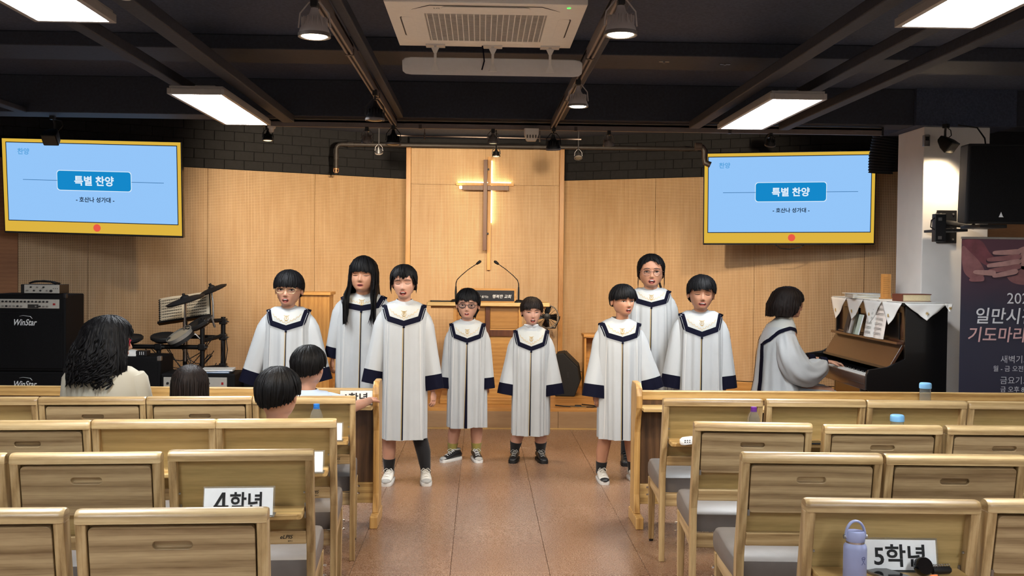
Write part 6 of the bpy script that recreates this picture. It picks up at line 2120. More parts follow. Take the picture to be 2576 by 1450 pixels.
def lyre(bvh, cx, cz, s):
    g = MB()
    def on(x, z):
        h = bvh.ray_cast(Vector((cx + x * s, -2, cz + z * s)), Vector((0, 1, 0)))
        return Vector((cx + x * s, (h[0].y if h[0] is not None else -0.1) - 0.004, cz + z * s))
    r = 0.0016
    for sd in (-1, 1):
        g.tube([on(sd * a, b) for a, b in ((0.0, -0.95), (0.45, -0.8), (0.72, -0.35), (0.55, 0.15), (0.5, 0.5), (0.78, 0.85), (0.95, 0.7))], r, 5)
        g.tube([on(sd * 0.18, -0.5), on(sd * 0.18, 0.55)], r * 0.7, 5)
    g.tube([on(0, -0.6), on(0, 0.55)], r * 0.7, 5)
    g.tube([on(-0.6, 0.6), on(0.6, 0.6)], r, 5)
    g.tube([on(-0.4, -1.05), on(0.4, -1.05)], r, 5)
    return g

def choir(label, x, y, h_head, chin_z, zs, sw, hem, hw, vz, cl, cr_, P, skin, yaw=0.0, head=(0, 0, 0), hl=None, hr=None, shoes=None, feet=None, socks=None, hd=0.16, seed=1, base=0.0, open_front=0.006, wide_chest=1.0, cuff_r=0.085, navy_top=True):
    """standing singer. cl / cr_: cuff centres (dx, dy, z) at the image left and right"""
    rng = random.Random(seed)
    root = thing('person', label, 'person', (x, y, base), R(yaw), 'robed singers')
    hx, hy, hz = head            # yaw, pitch, roll of the head
    nx = P.get('nx', 0.0)
    Mb = T(nx, -0.006, chin_z)
    pivot = Vector((0, 0.06 * h_head, 0.1 * h_head))
    Mh = Mb @ T(*pivot) @ RZ(hx) @ RX(hy) @ RY(hz) @ T(*(-pivot))
    P = dict(P)
    P['Mbody'] = Mb
    zneck = min(chin_z - 0.010, zs + 0.048)
    feet = feet or [(-0.085, -0.02), (0.085, -0.02)]
    S_l = (-(sw * 0.5 - 0.045), 0.008, zs - 0.055)
    S_r = ((sw * 0.5 - 0.045), 0.008, zs - 0.055)
    legs = []
    for sd, (fx, fy) in zip((-1, 1), feet):
        kx = max(-(hw - 0.066), min(hw - 0.066, fx))
        legs.append(([Vector((sd * 0.055, 0, hem + 0.35)), Vector((kx, fy * 0.3 + 0.005, hem + 0.12)), Vector((kx + (fx - kx) * 0.25, fy * 0.6 + 0.01, hem * 0.98)), Vector((kx + (fx - kx) * 0.72, fy + 0.035, 0.5 * hem + 0.05)), Vector((fx, fy + 0.045, 0.085)), Vector((fx, fy + 0.045, 0.05))],
                     [0.062, 0.052, 0.048, 0.046, 0.031, 0.031]))
    def leg_at(k, z):
        lp, lr = legs[k]
        for q in range(len(lp) - 1):
            if lp[q].z >= z >= lp[q + 1].z:
                u = (lp[q].z - z) / (lp[q].z - lp[q + 1].z)
                return lp[q].lerp(lp[q + 1], u), lr[q] + (lr[q + 1] - lr[q]) * u
        return lp[-1], lr[-1]
    def limbs(mb):
        for S, C, hnd, sd in ((S_l, cl, hl, -1), (S_r, cr_, hr, 1)):
            S_, C_ = Vector(S), Vector(C)
            d = (C_ - S_).normalized()
            ext = hnd if hnd is not None else -0.36
            wr = C_ + d * ext * 0.4 + Vector((-sd * 0.01, 0, 0))
            el = S_.lerp(wr, 0.5) + Vector((0, 0.02, 0))
            mb.tube([S_ + Vector((-sd * 0.03, 0, 0.02)), S_, el, wr], [0.035, 0.036, 0.029, 0.020], 10)
            hd_ = (Vector((0, -0.15, -1)) + Vector((d.x * 0.2, 0, 0))).normalized()
            hand(mb, wr + hd_ * 0.01, hd_, Vector((sd * 0.8, -0.6, 0)), 0.78, 0.45, side=1 if sd < 0 else -1)
        for lp, lr in legs:
            mb.tube(lp, lr, 14)
    make_head(root, P, h_head, Mh, skin, limbs)
    # robe
    rings = robe_rings(sw, zs, hem, hw, hd, rng, zneck, wide_chest)
    mb = MB().loft(rings, True, False, False)
    ro = mb.build('robe', ROBE, root, smooth=179)
    bvh = BVHTree.FromPolygons([Vector(v) for v in mb.v], mb.f)
    def lay(name, vf, m, parent=ro):
        q = MB()
        q.add(vf[0], vf[1])
        return q.build(name, m, parent, smooth=179)
    # cream yoke above the navy band
    zt = zs + 0.012
    px, mx = sw * 0.415, sw * 0.335
    pm = vz + (zs - vz) * 0.30
    band = [(-px, zt), (-mx, pm), (0, vz), (mx, pm), (px, zt)]
    yk = MB()
    nn, mm_ = 24, 10
    vs, fs = [], []
    for j in range(mm_ + 1):
        v = j / mm_
        for i in range(nn + 1):
            u = -1 + 2 * i / nn
            zb = interp(abs(u) * mx, [0, mx], [vz + 0.010, pm + 0.01])
            ztop = zneck - 0.010 - 0.034 * (abs(u) ** 1.5) - 0.030 * math.sqrt(max(0, 1 - (u * 2.2) ** 2)) if abs(u) < 0.45 else zneck - 0.010 - 0.034 * (abs(u) ** 1.5)
            zz = ztop + (zb - ztop) * v
            xx = u * (mx + (px - mx) * (1 - v) * 0.8)
            h = bvh.ray_cast(Vector((xx, -2, zz)), Vector((0, 1, 0)))
            yy = h[0].y if h[0] is not None else bvh.find_nearest(Vector((xx, 0.0, zz)))[0].y
            vs.append((xx, yy - 0.0025, zz))
    for j in range(mm_):
        for i in range(nn):
            a = j * (nn + 1) + i
            fs.append((a, a + 1, a + nn + 2, a + nn + 1))
    yk.add(vs, fs)
    yko = yk.build('yoke', YOKE, ro, smooth=179)
    bw = 0.037 * sw / 0.33
    lay('band', front_strip(bvh, poly_curve(band), bw, 0.005, 48), NAVY)
    lay('band_back', front_strip(bvh, poly_curve([(-px, zt), (-mx, pm), (mx, pm), (px, zt)]), bw, 0.005, 36, True), NAVY)
    # piping under the band
    lay('piping', front_strip(bvh, poly_curve([(a * 1.02, b - bw * 0.62) for a, b in band]), 0.003, 0.006, 48), ROBE)
    def wav(u):
        xx = (-1 + 2 * u) * mx * 0.9
        return (xx, interp(abs(xx), [0, mx * 0.55, mx * 0.9], [vz + 0.034, pm + 0.030, pm + 0.062]) + 0.006 * math.sin(u * 60))
    lay('embroidery', front_strip(bvh, wav, 0.0022, 0.005, 90), GOLD)
    lyre(bvh, 0.0, vz + (zs - vz) * 0.62, 0.020 * sw / 0.33).build('lyre_emblem', GOLD, ro, smooth=80)
    # placket
    vb = vz - bw * 0.5
    lay('placket', front_strip(bvh, poly_curve([(0.001, vb), (-0.004, hem + 0.004)]), lambda u: 0.004 + open_front * u, 0.004, 40), NAVY)
    lay('gold_edge', front_strip(bvh, poly_curve([(-0.005, vb), (-0.008 - open_front * 0.5, hem + 0.004)]), 0.0035, 0.0045, 40), GOLD)
    for s in (-1, 1):
        lay('seam', front_strip(bvh, poly_curve([(s * mx * 0.98, pm - bw), (s * mx * 1.12, hem + 0.01)]), 0.0022, 0.003, 30), LINEN)
    h = bvh.ray_cast(Vector((0, -2, vb - 0.006)), Vector((0, 1, 0)))
    MB().ball((0, (h[0].y if h[0] is not None else -0.12) - 0.004, vb - 0.006), 0.0085, 10, 7).build('button', NAVY, ro, smooth=80)
    sleeve(root, S_l, cl, 0.078 * sw / 0.33, cuff_r, rng)
    sleeve(root, S_r, cr_, 0.078 * sw / 0.33, cuff_r, rng)
    if shoes:
        mats, sc, yaws = shoes
        for (fx, fy), yw in zip(feet, yaws):
            shoe(root, (fx, fy + 0.0, 0), yw, sc, mats)
    if socks:
        for k, (top, m) in enumerate(socks):
            if top:
                zz = [0.05, 0.085] + [0.085 + (top - 0.085) * q / 5 for q in range(1, 6)]
                zz = sorted(set(zz + [z_ for z_ in (0.5 * hem + 0.05, hem * 0.98) if 0.09 < z_ < top]))
                sm = [leg_at(k, z_) for z_ in zz]
                MB().tube([q[0] for q in sm], [q[1] + 0.0045 for q in sm], 16).build('sock', m, root, smooth=60)
    return root

# ------------------------------------------------------------------ the choir
WSH = plain('shoe_white', (206, 202, 194), 0.5, var=0.08, nscale=60)
GSH = plain('shoe_grey', (150, 148, 144), 0.45, var=0.1)
BSH = plain('shoe_black', (24, 24, 26), 0.4, var=0.1)
SOLEW = plain('sole_white', (216, 216, 214), 0.5, var=0.04)
SOLEB = plain('sole_black', (20, 20, 21), 0.6)
SOCKB = cloth_mat('sock_black', (20, 20, 24), 0.85)
SOCKY = cloth_mat('sock_mustard', (150, 138, 70), 0.85)
G_CLEAR = plain('frame_clear_gold', (206, 176, 132), 0.2, metal=0.5, var=0)
G_BLACK = plain('frame_black', (34, 34, 40), 0.3, var=0)
G_ROSE = plain('frame_rose', (176, 132, 112), 0.25, metal=0.6, var=0)
G_RED = plain('frame_red', (150, 24, 48), 0.25, var=0)

choir('singer in white robe with clear round glasses and black bowl-cut hair beside drums', -1.420, 7.6, 0.240, 1.217, 1.172, 0.345, 0.33, 0.185, 1.052,
      (-0.290, -0.03, 0.635), (0.262, -0.03, 0.655), dict(hair='bowl', th=0.085, top=0.085, seed=11, mouth=(0.095, 0.050, 0.15), eye=0.022, glasses=(G_CLEAR, 0.125, 0.088, 0.0075, 2.6), jag=0.03, jaw=0.97),
      SK1, yaw=2, head=(-3, 0, 2), seed=1, cuff_r=0.066, shoes=((WSH, SOLEW, WSH, GSH), 0.86, (0, 0)), hd=0.17)
choir('singer in white robe with long straight black hair over both shoulders', -0.885, 7.75, 0.246, 1.322, 1.268, 0.375, 0.38, 0.20, 1.195,
      (-0.235, -0.02, 0.815), (0.24, -0.02, 0.80), dict(hair='long', th=0.075, top=0.085, seed=12, mouth=(0.090, 0.022, 0.165), eye=0.008, jag=0.035, wide=1.03, jaw=1.04,
      locks=[([(s * 0.36, -0.46, 0.2), (s * 0.42, -0.60, -0.2), (s * 0.40, -0.66, -0.7), (s * (0.30 + 0.05 * k), -0.64, -1.0 - 0.05 * k)], 0.045) for s in (-1, 1) for k in range(3)]),
      SK2, yaw=-2, head=(-4, -2, 0), hl=0.02, seed=2, cuff_r=0.062, shoes=((BSH, SOLEB, BSH, BSH), 0.86, (0, 0)), hd=0.17, wide_chest=1.08)
choir('tall girl in white robe nearest the drum-side pew, wispy bangs, eyes closed', -0.532, 7.15, 0.214, 1.299, 1.232, 0.335, 0.318, 0.168, 1.119,
      (-0.218, -0.03, 0.695), (0.212, -0.03, 0.655), dict(hair='bangs', th=0.055, top=0.07, seed=13, mouth=(0.105, 0.052, 0.155), eye=0.008, jag=0.06, jaw=0.93,
      locks=[([(s * 0.33, -0.36, 0.72), (s * 0.41, -0.25, 0.5), (s * 0.415, -0.2, 0.3), (s * 0.40, -0.18, 0.12)], 0.030) for s in (-1, 1)] + [([(0.05 * k, -0.50, 0.85), (0.06 * k, -0.535, 0.72), (0.055 * k, -0.525, 0.56)], 0.022) for k in (-3, -1.5, 0, 0.8, 2.2)]),
      SK3, yaw=3, head=(-4, 3, -2), hr=0.03, seed=3, cuff_r=0.072, feet=[(-0.098, -0.03), (0.158, -0.03)], shoes=((WSH, SOLEW, WSH, GSH), 0.88, (-8, 4)), socks=((0.165, SOCKB), (0.34, SOCKB)), hd=0.165)
choir('boy in white robe with dark oval glasses standing before the pulpit', -0.100, 7.95, 0.215, 1.114, 1.060, 0.306, 0.272, 0.146, 0.945,
      (-0.150, -0.02, 0.565), (0.158, -0.02, 0.565), dict(hair='mop', th=0.075, top=0.085, seed=14, mouth=(0.075, 0.034, 0.16), eye=0.020, glasses=(G_BLACK, 0.120, 0.078, 0.011, 2.2), jag=0.07, jaw=0.95),
      SK3, yaw=0, head=(-3, 0, 1), seed=4, cuff_r=0.062, feet=[(-0.110, -0.02), (0.078, 0.0)], shoes=((BSH, SOLEW, SOLEW, GSH), 0.80, (-42, 12)), socks=((0.135, SOCKY), (0.135, SOCKY)), open_front=0.020, hd=0.15)
g5 = choir('smallest boy in white robe, striped collar, arms spread, mouth wide open', 0.397, 7.95, 0.194, 1.076, 1.012, 0.302, 0.214, 0.146, 0.886,
      (-0.178, -0.03, 0.520), (0.178, -0.03, 0.520), dict(hair='swept', th=0.075, top=0.08, seed=15, mouth=(0.090, 0.060, 0.155), eye=0.013, jag=0.06, jaw=0.95, hairmat=HAIRBR),
      SK3, yaw=-2, head=(6, 3, 0), seed=5, cuff_r=0.082, feet=[(-0.118, -0.02), (0.086, -0.02)], shoes=((BSH, SOLEB, GSH, BSH), 0.78, (-10, 14)), socks=((0.145, SOCKB), (0.145, SOCKB)), hd=0.15)
choir('boy in white robe at the end of the piano-side pew, head turned', 0.985, 7.2, 0.200, 1.189, 1.118, 0.322, 0.318, 0.148, 1.018,
      (-0.175, -0.03, 0.605), (0.222, -0.02, 0.655), dict(hair='boy', th=0.075, top=0.08, seed=16, mouth=(0.090, 0.052, 0.155), eye=0.020, jag=0.06, jaw=0.94, nx=0.018),
      SK2, yaw=4, head=(14, 0, 0), hl=-0.10, seed=6, cuff_r=0.094, feet=[(-0.112, 0.0), (0.125, 0.02)], shoes=((WSH, SOLEW, WSH, BSH), 0.84, (0, 6)), socks=((0.135, SOCKB), (0.135, SOCKB)), hd=0.16)
g7 = choir('tallest girl in white robe with thin round glasses, dark hair tied back', 1.312, 7.85, 0.236, 1.378, 1.335, 0.335, 0.37, 0.19, 1.238,
      (-0.21, -0.02, 0.80), (0.21, -0.02, 0.80), dict(hair='tied', th=0.066, top=0.06, seed=17, mouth=(0.105, 0.060, 0.155), eye=0.022, glasses=(G_ROSE, 0.125, 0.105, 0.009, 2.0), jag=0.03, wide=1.04, jaw=1.05,
      locks=[([(s * 0.36, -0.30, 0.62), (s * 0.42, -0.18, 0.4), (s * 0.425, -0.14, 0.1), (s * 0.42, -0.12, -0.1)], 0.014) for s in (-1, 1)] + [([(0.05, -0.46, 0.92), (0.16, -0.48, 0.78), (0.26, -0.42, 0.66)], 0.03), ([(0.2, 0.4, 0.5), (0.28, 0.45, 0.2), (0.36, 0.30, -0.1), (0.38, 0.2, -0.25)], 0.06)]),
      SK2, yaw=-6, head=(0, 0, 0), seed=7, feet=[(-0.178, -0.02), (0.08, 0.0)], shoes=((BSH, SOLEB, BSH, BSH), 0.86, (0, 0)), socks=((0.22, SOCKB), (0.22, SOCKB)), hd=0.165, wide_chest=1.06)
choir('boy in white robe with thick fringe smiling beside the pianist', 1.615, 7.45, 0.232, 1.224, 1.178, 0.345, 0.31, 0.185, 1.042,
      (-0.205, -0.03, 0.640), (0.190, -0.02, 0.640), dict(hair='swept', th=0.085, top=0.085, seed=18, mouth=(0.115, 0.042, 0.160), eye=0.012, jag=0.07, jaw=0.97),
      SK2, yaw=-6, head=(0, 0, 2), hr=-0.14, seed=8, cuff_r=0.078, shoes=((BSH, SOLEB, BSH, BSH), 0.86, (0, 0)), hd=0.165)
zc = 1.012 + 0.048 - 0.004
co = MB().lathe([(0.060, zc - 0.02), (0.058, zc + 0.006), (0.052, zc + 0.014), (0.050, zc - 0.02)], 28, M=T(0, 0.012, 0), cap=False).build('shirt_collar', WHITEPAPER, g5, smooth=50)
for q in range(3):
    MB().lathe([(0.0612 - 0.0011 * q, zc - 0.012 + 0.007 * q), (0.0612 - 0.0011 * q, zc - 0.009 + 0.007 * q)], 28, M=T(0, 0.012, 0), cap=False).build('stripe', NAVY, co)
# checked shorts of the tallest girl show under her hem
def check_mat():
    t = NT('brown_check')
    tc = t.n('ShaderNodeTexCoord')
    sp = t.n('ShaderNodeSeparateXYZ')
    t.l(tc.outputs['Object'], sp.inputs[0])
    a = t.math('LESS_THAN', t.math('FRACT', t.math('MULTIPLY', sp.outputs['X'], 42.0)), 0.2)
    b = t.math('LESS_THAN', t.math('FRACT', t.math('MULTIPLY', sp.outputs['Z'], 42.0)), 0.2)
    t.l(t.mix(t.math('MAXIMUM', a, b), lin((150, 118, 88)), lin((60, 46, 40))), t.b.inputs['Base Color'])
    t.b.inputs['Roughness'].default_value = 0.8
    return t.m
CHK = check_mat()
for s, fx in ((-1, -0.165), (1, 0.08)):
    MB().tube([(s * 0.09, 0.0, 0.7), (fx, 0.02, 0.45), (fx, 0.02, 0.315)], [0.085, 0.085, 0.083], 18).build('shorts_leg', CHK, g7, smooth=60)

# ------------------------------------------------------------------ pianist
def surf_strip(bvh, pts, width, off, n=40):
    """ribbon through 3-D guide points, snapped to the nearest cloth"""
    pts = [Vector(p) for p in pts]
    seg = [(pts[k + 1] - pts[k]).length for k in range(len(pts) - 1)]
    tot = sum(seg)
    cen, nor = [], []
    for k in range(n + 1):
        d = tot * k / n
        i = 0
        while i < len(seg) - 1 and d > seg[i]:
            d -= seg[i]
            i += 1
        p = pts[i].lerp(pts[i + 1], min(1, d / seg[i]))
        h = bvh.find_nearest(p)
        cen.append(h[0])
        nor.append(h[1])
    vs, fs = [], []
    for k in range(n + 1):
        t = (cen[min(n, k + 1)] - cen[max(0, k - 1)]).normalized()
        nn = nor[k]
        w = t.cross(nn).normalized()
        for q in (-0.5, -0.17, 0.17, 0.5):
            p = cen[k] + w * (q * width)
            h = bvh.find_nearest(p)
            o = h[1] if h[1].dot(p - Vector((0, 0.01, p.z))) > 0 else -h[1]
            vs.append(tuple(h[0] + o * off))
    for k in range(n):
        for q in range(3):
            a = k * 4 + q
            fs.append((a, a + 1, a + 5, a + 4))
    return vs, fs

def pianist():
    rng = random.Random(21)
    root = thing('person', 'woman in white robe with navy collar band playing the piano', 'person', (2.45, 8.35, 0), R(90))
    h = 0.226
    Mb = T(0, -0.075, 1.135)
    Mh = Mb @ T(0, 0.02, 0.02) @ RZ(-3) @ RX(7) @ T(0, -0.02, -0.02)
    wr = Vector((-0.115, -0.395, 0.768))
    wr2 = Vector((0.16, -0.385, 0.768))
    def limbs(mb):
        for w, sd in ((wr, -1), (wr2, 1)):
            mb.tube([(sd * 0.13, -0.03, 0.97), (sd * 0.19, -0.10, 0.70), w + Vector((0, 0.03, 0))], [0.042, 0.034, 0.022], 10)
            hand(mb, w, (0.0, -1, -0.12), (0, -0.12, 1), 0.95, 0.42, side=1 if sd < 0 else -1)
        for sd in (-1, 1):
            mb.tube([(sd * 0.09, 0.02, 0.52), (sd * 0.09, -0.42, 0.50), (sd * 0.09, -0.46, 0.46), (sd * 0.09, -0.44, 0.1), (sd * 0.09, -0.44, 0.05)], [0.075, 0.06, 0.05, 0.034, 0.034], 12)
    make_head(root, dict(hair='bob', th=0.085, top=0.09, seed=31, curl=0.022, jag=0.07, hairmat=HAIRBR, mouth=(0.08, 0.012, 0.17), eye=0.018, Mbody=Mb, glasses=(G_ROSE, 0.12, 0.09, 0.007, 2.0)), h, Mh, SK1, limbs)
    # robe body to the seat
    N = 110
    prof = [(1.125, 0.060, 0.060, -0.055), (1.112, 0.072, 0.068, -0.052), (1.085, 0.12, 0.085, -0.04), (1.055, 0.165, 0.105, -0.028), (1.01, 0.185, 0.125, -0.018), (0.94, 0.19, 0.142, -0.004), (0.84, 0.19, 0.15, 0.006), (0.72, 0.195, 0.158, 0.008), (0.60, 0.21, 0.175, 0.0), (0.52, 0.235, 0.20, -0.01), (0.47, 0.25, 0.215, -0.015), (0.40, 0.25, 0.21, -0.01)]
    rings = []
    for i, (z, a, b, yc) in enumerate(prof):
        f = max(0, (i - 3) / 8)
        ring = []
        for k in range(N):
            ph = 2 * math.pi * k / N
            c, s = math.cos(ph), math.sin(ph)
            fo = f * (0.008 * math.sin(10 * ph + 1 + z) + 0.006 * math.sin(17 * ph - z * 2) + 0.006 * math.sin(6 * ph + 2))
            ring.append(((a + fo) * math.copysign(abs(s) ** 0.9, s), yc - (b + fo) * math.copysign(abs(c) ** 0.9, c), z))
        rings.append(ring)
    mb = MB().loft(rings, True, False, True)
    ro = mb.build('robe', ROBE, root, smooth=179)
    bvh = BVHTree.FromPolygons([Vector(v) for v in mb.v], mb.f)
    # lap and skirt
    lap = []
    for u in range(9):
        t_ = u / 8
        y = 0.05 - 0.53 * t_
        zc = 0.50 - 0.012 * t_
        ring = []
        for k in range(40):
            an = 2 * math.pi * k / 40
            fo = 0.006 * math.sin(9 * an + t_ * 4) + 0.004 * math.sin(15 * an - t_ * 6)
            tap = 1 - 0.75 * max(0, t_ - 0.86) / 0.14
            ring.append(((0.215 - 0.03 * t_ + fo) * math.cos(an), y, zc + (0.092 - 0.02 * t_ + fo) * math.sin(an) * (tap if t_ < 1 else 0.5)))
        lap.append(ring)
    MB().loft(lap).build('robe_lap', ROBE, ro, smooth=60)
    sk = []
    for z, yo in ((0.50, -0.34), (0.40, -0.335), (0.25, -0.33), (0.14, -0.325)):
        sk.append([(0.19 * math.cos(2 * math.pi * k / 36), yo + (0.135 + 0.008 * math.sin(8 * 2 * math.pi * k / 36)) * math.sin(2 * math.pi * k / 36), z) for k in range(36)])
    MB().loft(sk, True, True, False).build('robe_skirt', ROBE, ro, smooth=60)
    def lay(name, vf, m):
        q = MB()
        q.add(vf[0], vf[1])
        return q.build(name, m, ro, smooth=179)
    # cream collar over shoulders and back with navy border; navy stole down the back
    for sd in (-1, 1):
        lay('band', surf_strip(bvh, [(sd * 0.045, -0.16, 0.985), (sd * 0.12, -0.12, 1.02), (sd * 0.17, -0.05, 1.04), (sd * 0.175, 0.04, 1.01), (sd * 0.15, 0.11, 0.95), (sd * 0.06, 0.15, 0.90)], 0.030, 0.006), NAVY)
        lay('stole_back', surf_strip(bvh, [(sd * 0.06, 0.16, 0.915), (sd * 0.09, 0.165, 0.80), (sd * 0.10, 0.17, 0.65), (sd * 0.12, 0.19, 0.50), (sd * 0.12, 0.20, 0.43)], 0.055, 0.007, 50), NAVY)
    # yoke: upper part of the robe in cream
    yk = []
    for z, a, b, yc in prof[:4]:
        yk.append([((a + 0.004) * math.copysign(abs(math.sin(2 * math.pi * k / 60)) ** 0.9, math.sin(2 * math.pi * k / 60)), yc - (b + 0.004) * math.copysign(abs(math.cos(2 * math.pi * k / 60)) ** 0.9, math.cos(2 * math.pi * k / 60)), z) for k in range(60)])
    yk.append([((0.175 + 0.004) * math.sin(2 * math.pi * k / 60), 0.0 - 0.03 - (0.115 + 0.035 * max(0, -math.cos(2 * math.pi * k / 60))) * math.cos(2 * math.pi * k / 60), 1.035 - 0.09 * max(0, -math.cos(2 * math.pi * k / 60))) for k in range(60)])
    MB().loft(yk, True, False, False).build('yoke', YOKE, ro, smooth=179)
    MB().lathe([(0.058, 1.100), (0.060, 1.128), (0.056, 1.129), (0.054, 1.10)], 24, M=T(0, -0.055, 0), cap=False).build('inner_collar', NAVY, ro, smooth=50)
    # full sleeves gathered at the wrist
    for w, sd in ((wr, -1), (wr2, 1)):
        S = Vector((sd * 0.135, -0.025, 0.975))
        pts = [S, Vector((sd * 0.175, -0.03, 0.90)), Vector((sd * 0.205, -0.055, 0.80)), Vector((sd * 0.21, -0.12, 0.71)), Vector((sd * 0.19, -0.21, 0.685)), w.lerp(Vector((sd * 0.18, -0.22, 0.69)), 0.45), w + Vector((0, 0.065, -0.004))]
        rad = [0.078, 0.096, 0.112, 0.122, 0.108, 0.078, 0.044]
        cv = []
        rs = []
        for k in range(len(pts) - 1):
            p0, p1, p2, p3 = pts[max(0, k - 1)], pts[k], pts[k + 1], pts[min(len(pts) - 1, k + 2)]
            for j in range(4):
                u = j / 4
                cv.append(0.5 * ((2 * p1) + (p2 - p0) * u + (2 * p0 - 5 * p1 + 4 * p2 - p3) * u * u + (3 * p1 - p0 - 3 * p2 + p3) * u ** 3))
                rs.append(rad[k] + (rad[k + 1] - rad[k]) * u)
        cv.append(pts[-1])
        rs.append(rad[-1])
        t_ = MB().tube(cv, rs, 44, flat=0.85)
        for i in range(len(cv)):
            for k in range(44):
                v = Vector(t_.v[i * 44 + k])
                an = 2 * math.pi * k / 44
                f = 1 + 0.055 * math.sin(6 * an + i * 0.35) + 0.03 * math.sin(11 * an - i * 0.5)
                t_.v[i * 44 + k] = tuple(cv[i] + (v - cv[i]) * f)
        o = t_.build('sleeve', ROBE, root, smooth=179)
        MB().tube([w + Vector((0, 0.07, -0.004)), w + Vector((0, 0.035, -0.002)), w + Vector((0, 0.018, 0))], [0.047, 0.042, 0.040], 20).build('cuff', NAVY, o, smooth=60)
    shoe(root, (-0.09, -0.50, 0), 0, 0.9, (BSH, SOLEB, BSH, BSH))
    shoe(root, (0.09, -0.50, 0), 0, 0.9, (BSH, SOLEB, BSH, BSH))
pianist()

# ------------------------------------------------------------------ seated listeners, seen from behind
def sitter(label, x, y, h, chin_z, P, skin, zs, sw, top_mat, yaw=180, head=(0, 0, 0), legs=None, arm=None, short=True, depth=0.10, collar=None, top_name='shirt', lean_y=0.0):
    root = thing('person', label, 'person', (x, y, 0), R(yaw), 'seated listeners')
    Mb = T(0, -0.01 + lean_y, chin_z)
    pv = Vector((0, 0.06 * h, 0.1 * h))
    Mh = Mb @ T(*pv) @ RZ(head[0]) @ RX(head[1]) @ RY(head[2]) @ T(*(-pv))
    P = dict(P)
    P['Mbody'] = Mb
    zn = min(chin_z - 0.02, zs + 0.05)
    arms = arm or {}
    def limbs(mb):
        for sd in (-1, 1):
            S = Vector((sd * (sw * 0.5 - 0.035), 0.0, zs - 0.045))
            A = arms.get(sd)
            E, Wr, hd_, nr = A if A else (S + Vector((sd * 0.03, -0.04, -0.22)), S + Vector((-sd * 0.02, -0.24, -0.30)), (0, -1, -0.1), (0, -0.1, 1))
            E, Wr = Vector(E), Vector(Wr)
            mb.tube([S, E, E.lerp(Wr, 0.5), Wr], [0.036, 0.031, 0.028, 0.021], 12)
            hand(mb, Wr, hd_, nr, 0.82, 0.5, side=1 if sd < 0 else -1)
            mb.tube([(sd * 0.08, 0.02, 0.52), (sd * 0.085, -0.34, 0.515), (sd * 0.085, -0.375, 0.48), (sd * 0.085, -0.36, 0.1), (sd * 0.085, -0.36, 0.05)], [0.066, 0.055, 0.048, 0.032, 0.032], 12)
    make_head(root, P, h, Mh, skin, limbs)
    N = 72
    prof = [(zn, 0.054, 0.058, 0.012 + lean_y), (zn - 0.012, 0.070, 0.066, 0.012 + lean_y), (zs + 0.012, sw * 0.34, depth * 0.78, 0.012), (zs - 0.012, sw * 0.43, depth * 0.88, 0.010), (zs - 0.05, sw * 0.475, depth * 0.98, 0.006), (zs - 0.14, sw * 0.475, depth * 1.08, 0.0), (0.62, sw * 0.46, depth * 1.12, 0.0), (0.52, sw * 0.48, depth * 1.2, 0.0), (0.455, sw * 0.50, depth * 1.25, -0.01)]
    prof = [p for k, p in enumerate(prof) if k == 0 or p[0] < prof[0][0]]
    prof.sort(key=lambda p: -p[0])
    rings = []
    rg = random.Random(P.get('seed', 1) + 50)
    ph0 = [rg.uniform(0, 6) for _ in range(3)]
    for i, (z, a, b, yc) in enumerate(prof):
        ring = []
        f = max(0, (i - 3)) * 0.25
        for k in range(N):
            an = 2 * math.pi * k / N
            c, s = math.cos(an), math.sin(an)
            fo = f * (0.004 * math.sin(7 * an + ph0[0] + z * 9) + 0.003 * math.sin(13 * an + ph0[1] - z * 15))
            ring.append(((a + fo) * math.copysign(abs(s) ** 0.9, s), yc - (b + fo) * math.copysign(abs(c) ** 0.9, c), z))
        rings.append(ring)
    o = MB().loft(rings, True, False, True).build(top_name, top_mat, root, smooth=179)
    for sd in (-1, 1):
        S = Vector((sd * (sw * 0.5 - 0.045), 0.004, zs - 0.05))
        A = arms.get(sd)
        E, Wr = (Vector(A[0]), Vector(A[1])) if A else (S + Vector((sd * 0.045, -0.04, -0.22)), S + Vector((-sd * 0.01, -0.24, -0.30)))
        if short:
            MB().tube([S - (E - S) * 0.12, S, S.lerp(E, 0.45), S.lerp(E, 0.72)], [0.050, 0.060, 0.058, 0.060], 20).build('sleeve', top_mat, o, smooth=60)
        else:
            MB().tube([S - (E - S) * 0.12, S, S.lerp(E, 0.5), E, E.lerp(Wr, 0.6), E.lerp(Wr, 0.95)], [0.052, 0.064, 0.060, 0.056, 0.048, 0.042], 20).build('sleeve', top_mat, o, smooth=60)
    if collar:
        MB().lathe([(0.062, zn - 0.03), (0.064, zn + 0.012), (0.058, zn + 0.014), (0.054, zn - 0.03)], 24, M=T(0, 0.012, 0), cap=False).build('collar', collar, o, smooth=50)
    for sd in (-1, 1):
        MB().tube([(sd * 0.07, 0.04, 0.50), (sd * 0.085, -0.20, 0.512), (sd * 0.085, -0.35, 0.508), (sd * 0.085, -0.385, 0.46), (sd * 0.085, -0.37, 0.25), (sd * 0.085, -0.365, 0.09)], [0.082, 0.072, 0.064, 0.060, 0.052, 0.048], 16).build('trouser_leg', legs or SOCKB, root, smooth=60)
        shoe(root, (sd * 0.085, -0.41, 0), 0, 0.82, (WSH, SOLEW, WSH, GSH))
    return root
BEIGE = cloth_mat('jacket_beige', (176, 170, 154), 0.7, 0.1)
LBLUE = cloth_mat('shirt_light_blue', (182, 200, 226), 0.75, 0.1)
WSHIRT = cloth_mat('shirt_white', (218, 220, 224), 0.75, 0.1)
DENIM = cloth_mat('denim', (112, 132, 158), 0.85, 0.05)
GREYT = cloth_mat('tee_grey', (96, 98, 108), 0.8, 0.05)
rgc = random.Random(77)
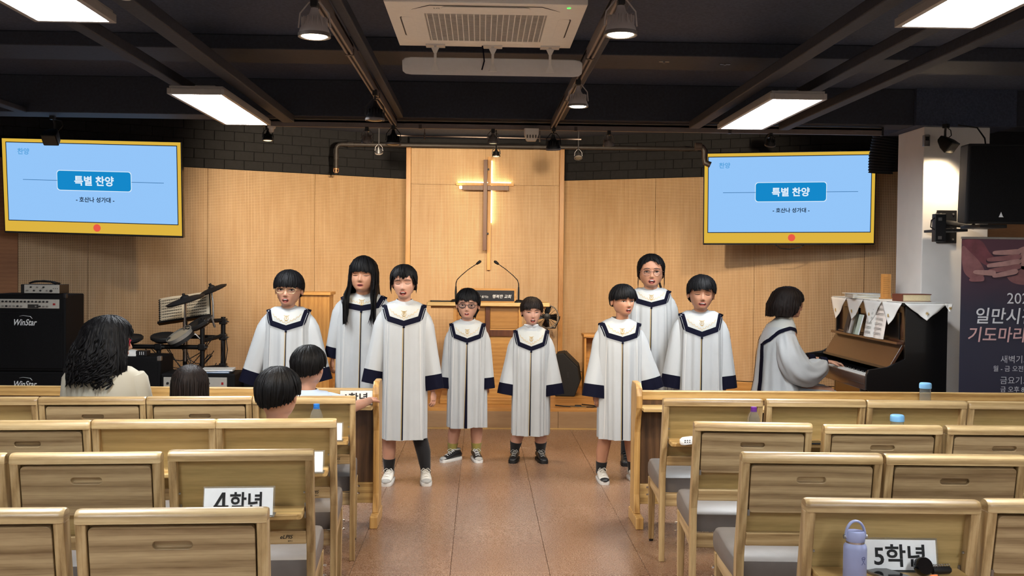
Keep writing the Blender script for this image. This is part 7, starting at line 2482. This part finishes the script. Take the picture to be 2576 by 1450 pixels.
def curls():
    out = []
    for k in range(170):
        a = rgc.uniform(80, 280)
        z0 = rgc.uniform(-0.25, 0.55)
        z1 = rgc.uniform(-0.72, -0.38)
        am = rgc.uniform(0.02, 0.045)
        ph = rgc.uniform(0, 6.28)
        fr = rgc.uniform(0.5, 0.9)
        lift = 0.06 * rgc.random()
        pts = []
        for q in range(19):
            u = q / 18
            z = z0 + (z1 - z0) * u
            bl = 1.0 + 0.32 * math.sin(min(1.0, max(0, 0.6 - z)) * math.pi * 0.62) + lift
            aa = a + 7 * math.sin(ph + q * fr)
            pts.append((math.sin(R(aa)) * 0.50 * bl + am * math.cos(ph + q * fr), -math.cos(R(aa)) * 0.655 * bl + 0.02 + am * 0.6 * math.sin(ph + q * fr), z))
        out.append((pts, rgc.uniform(0.016, 0.026)))
    return out
sitter('woman in a beige jacket with long curly black hair and red glasses', -1.945, 5.36, 0.212, 1.016, dict(hair='curly', th=0.10, top=0.095, seed=41, curl=0.030, jag=0.12, puff=1.06, mouth=(0.08, 0.01, 0.17), eye=0.018, glasses=(G_RED, 0.13, 0.09, 0.014, 2.4), locks=curls()),
       SK3, 0.965, 0.40, BEIGE, head=(-66, 4, 0), short=False, depth=0.115, top_name='jacket', collar=BEIGE, legs=GREYT)
sitter('girl with straight black hair seen from behind, only her head showing', -1.512, 5.36, 0.192, 0.785, dict(hair='straight', hairmat=HAIRBR, th=0.085, top=0.08, seed=42, jag=0.04, puff=1.05, mouth=(0.07, 0.01, 0.17), eye=0.02),
       SK3, 0.735, 0.31, GREYT, legs=DENIM)
sitter('boy with short black hair in the third row seen from behind', -0.915, 4.63, 0.212, 0.832, dict(hair='boy', th=0.085, top=0.075, seed=43, jag=0.03, mouth=(0.07, 0.01, 0.17), eye=0.02),
       SK1, 0.765, 0.32, WSHIRT, head=(-12, 4, 0), legs=DENIM)
sitter('boy in a light blue shirt resting one hand on the pew front', -0.905, 5.38, 0.196, 0.888, dict(hair='boy', th=0.08, top=0.075, seed=44, jag=0.04, mouth=(0.07, 0.01, 0.17), eye=0.02),
       SK3, 0.842, 0.32, LBLUE, head=(-14, 4, 0), legs=DENIM, arm={-1: ((-0.20, -0.24, 0.735), (-0.275, -0.46, 0.745), (-0.12, -1, 0.10), (0, 0.15, 1))})
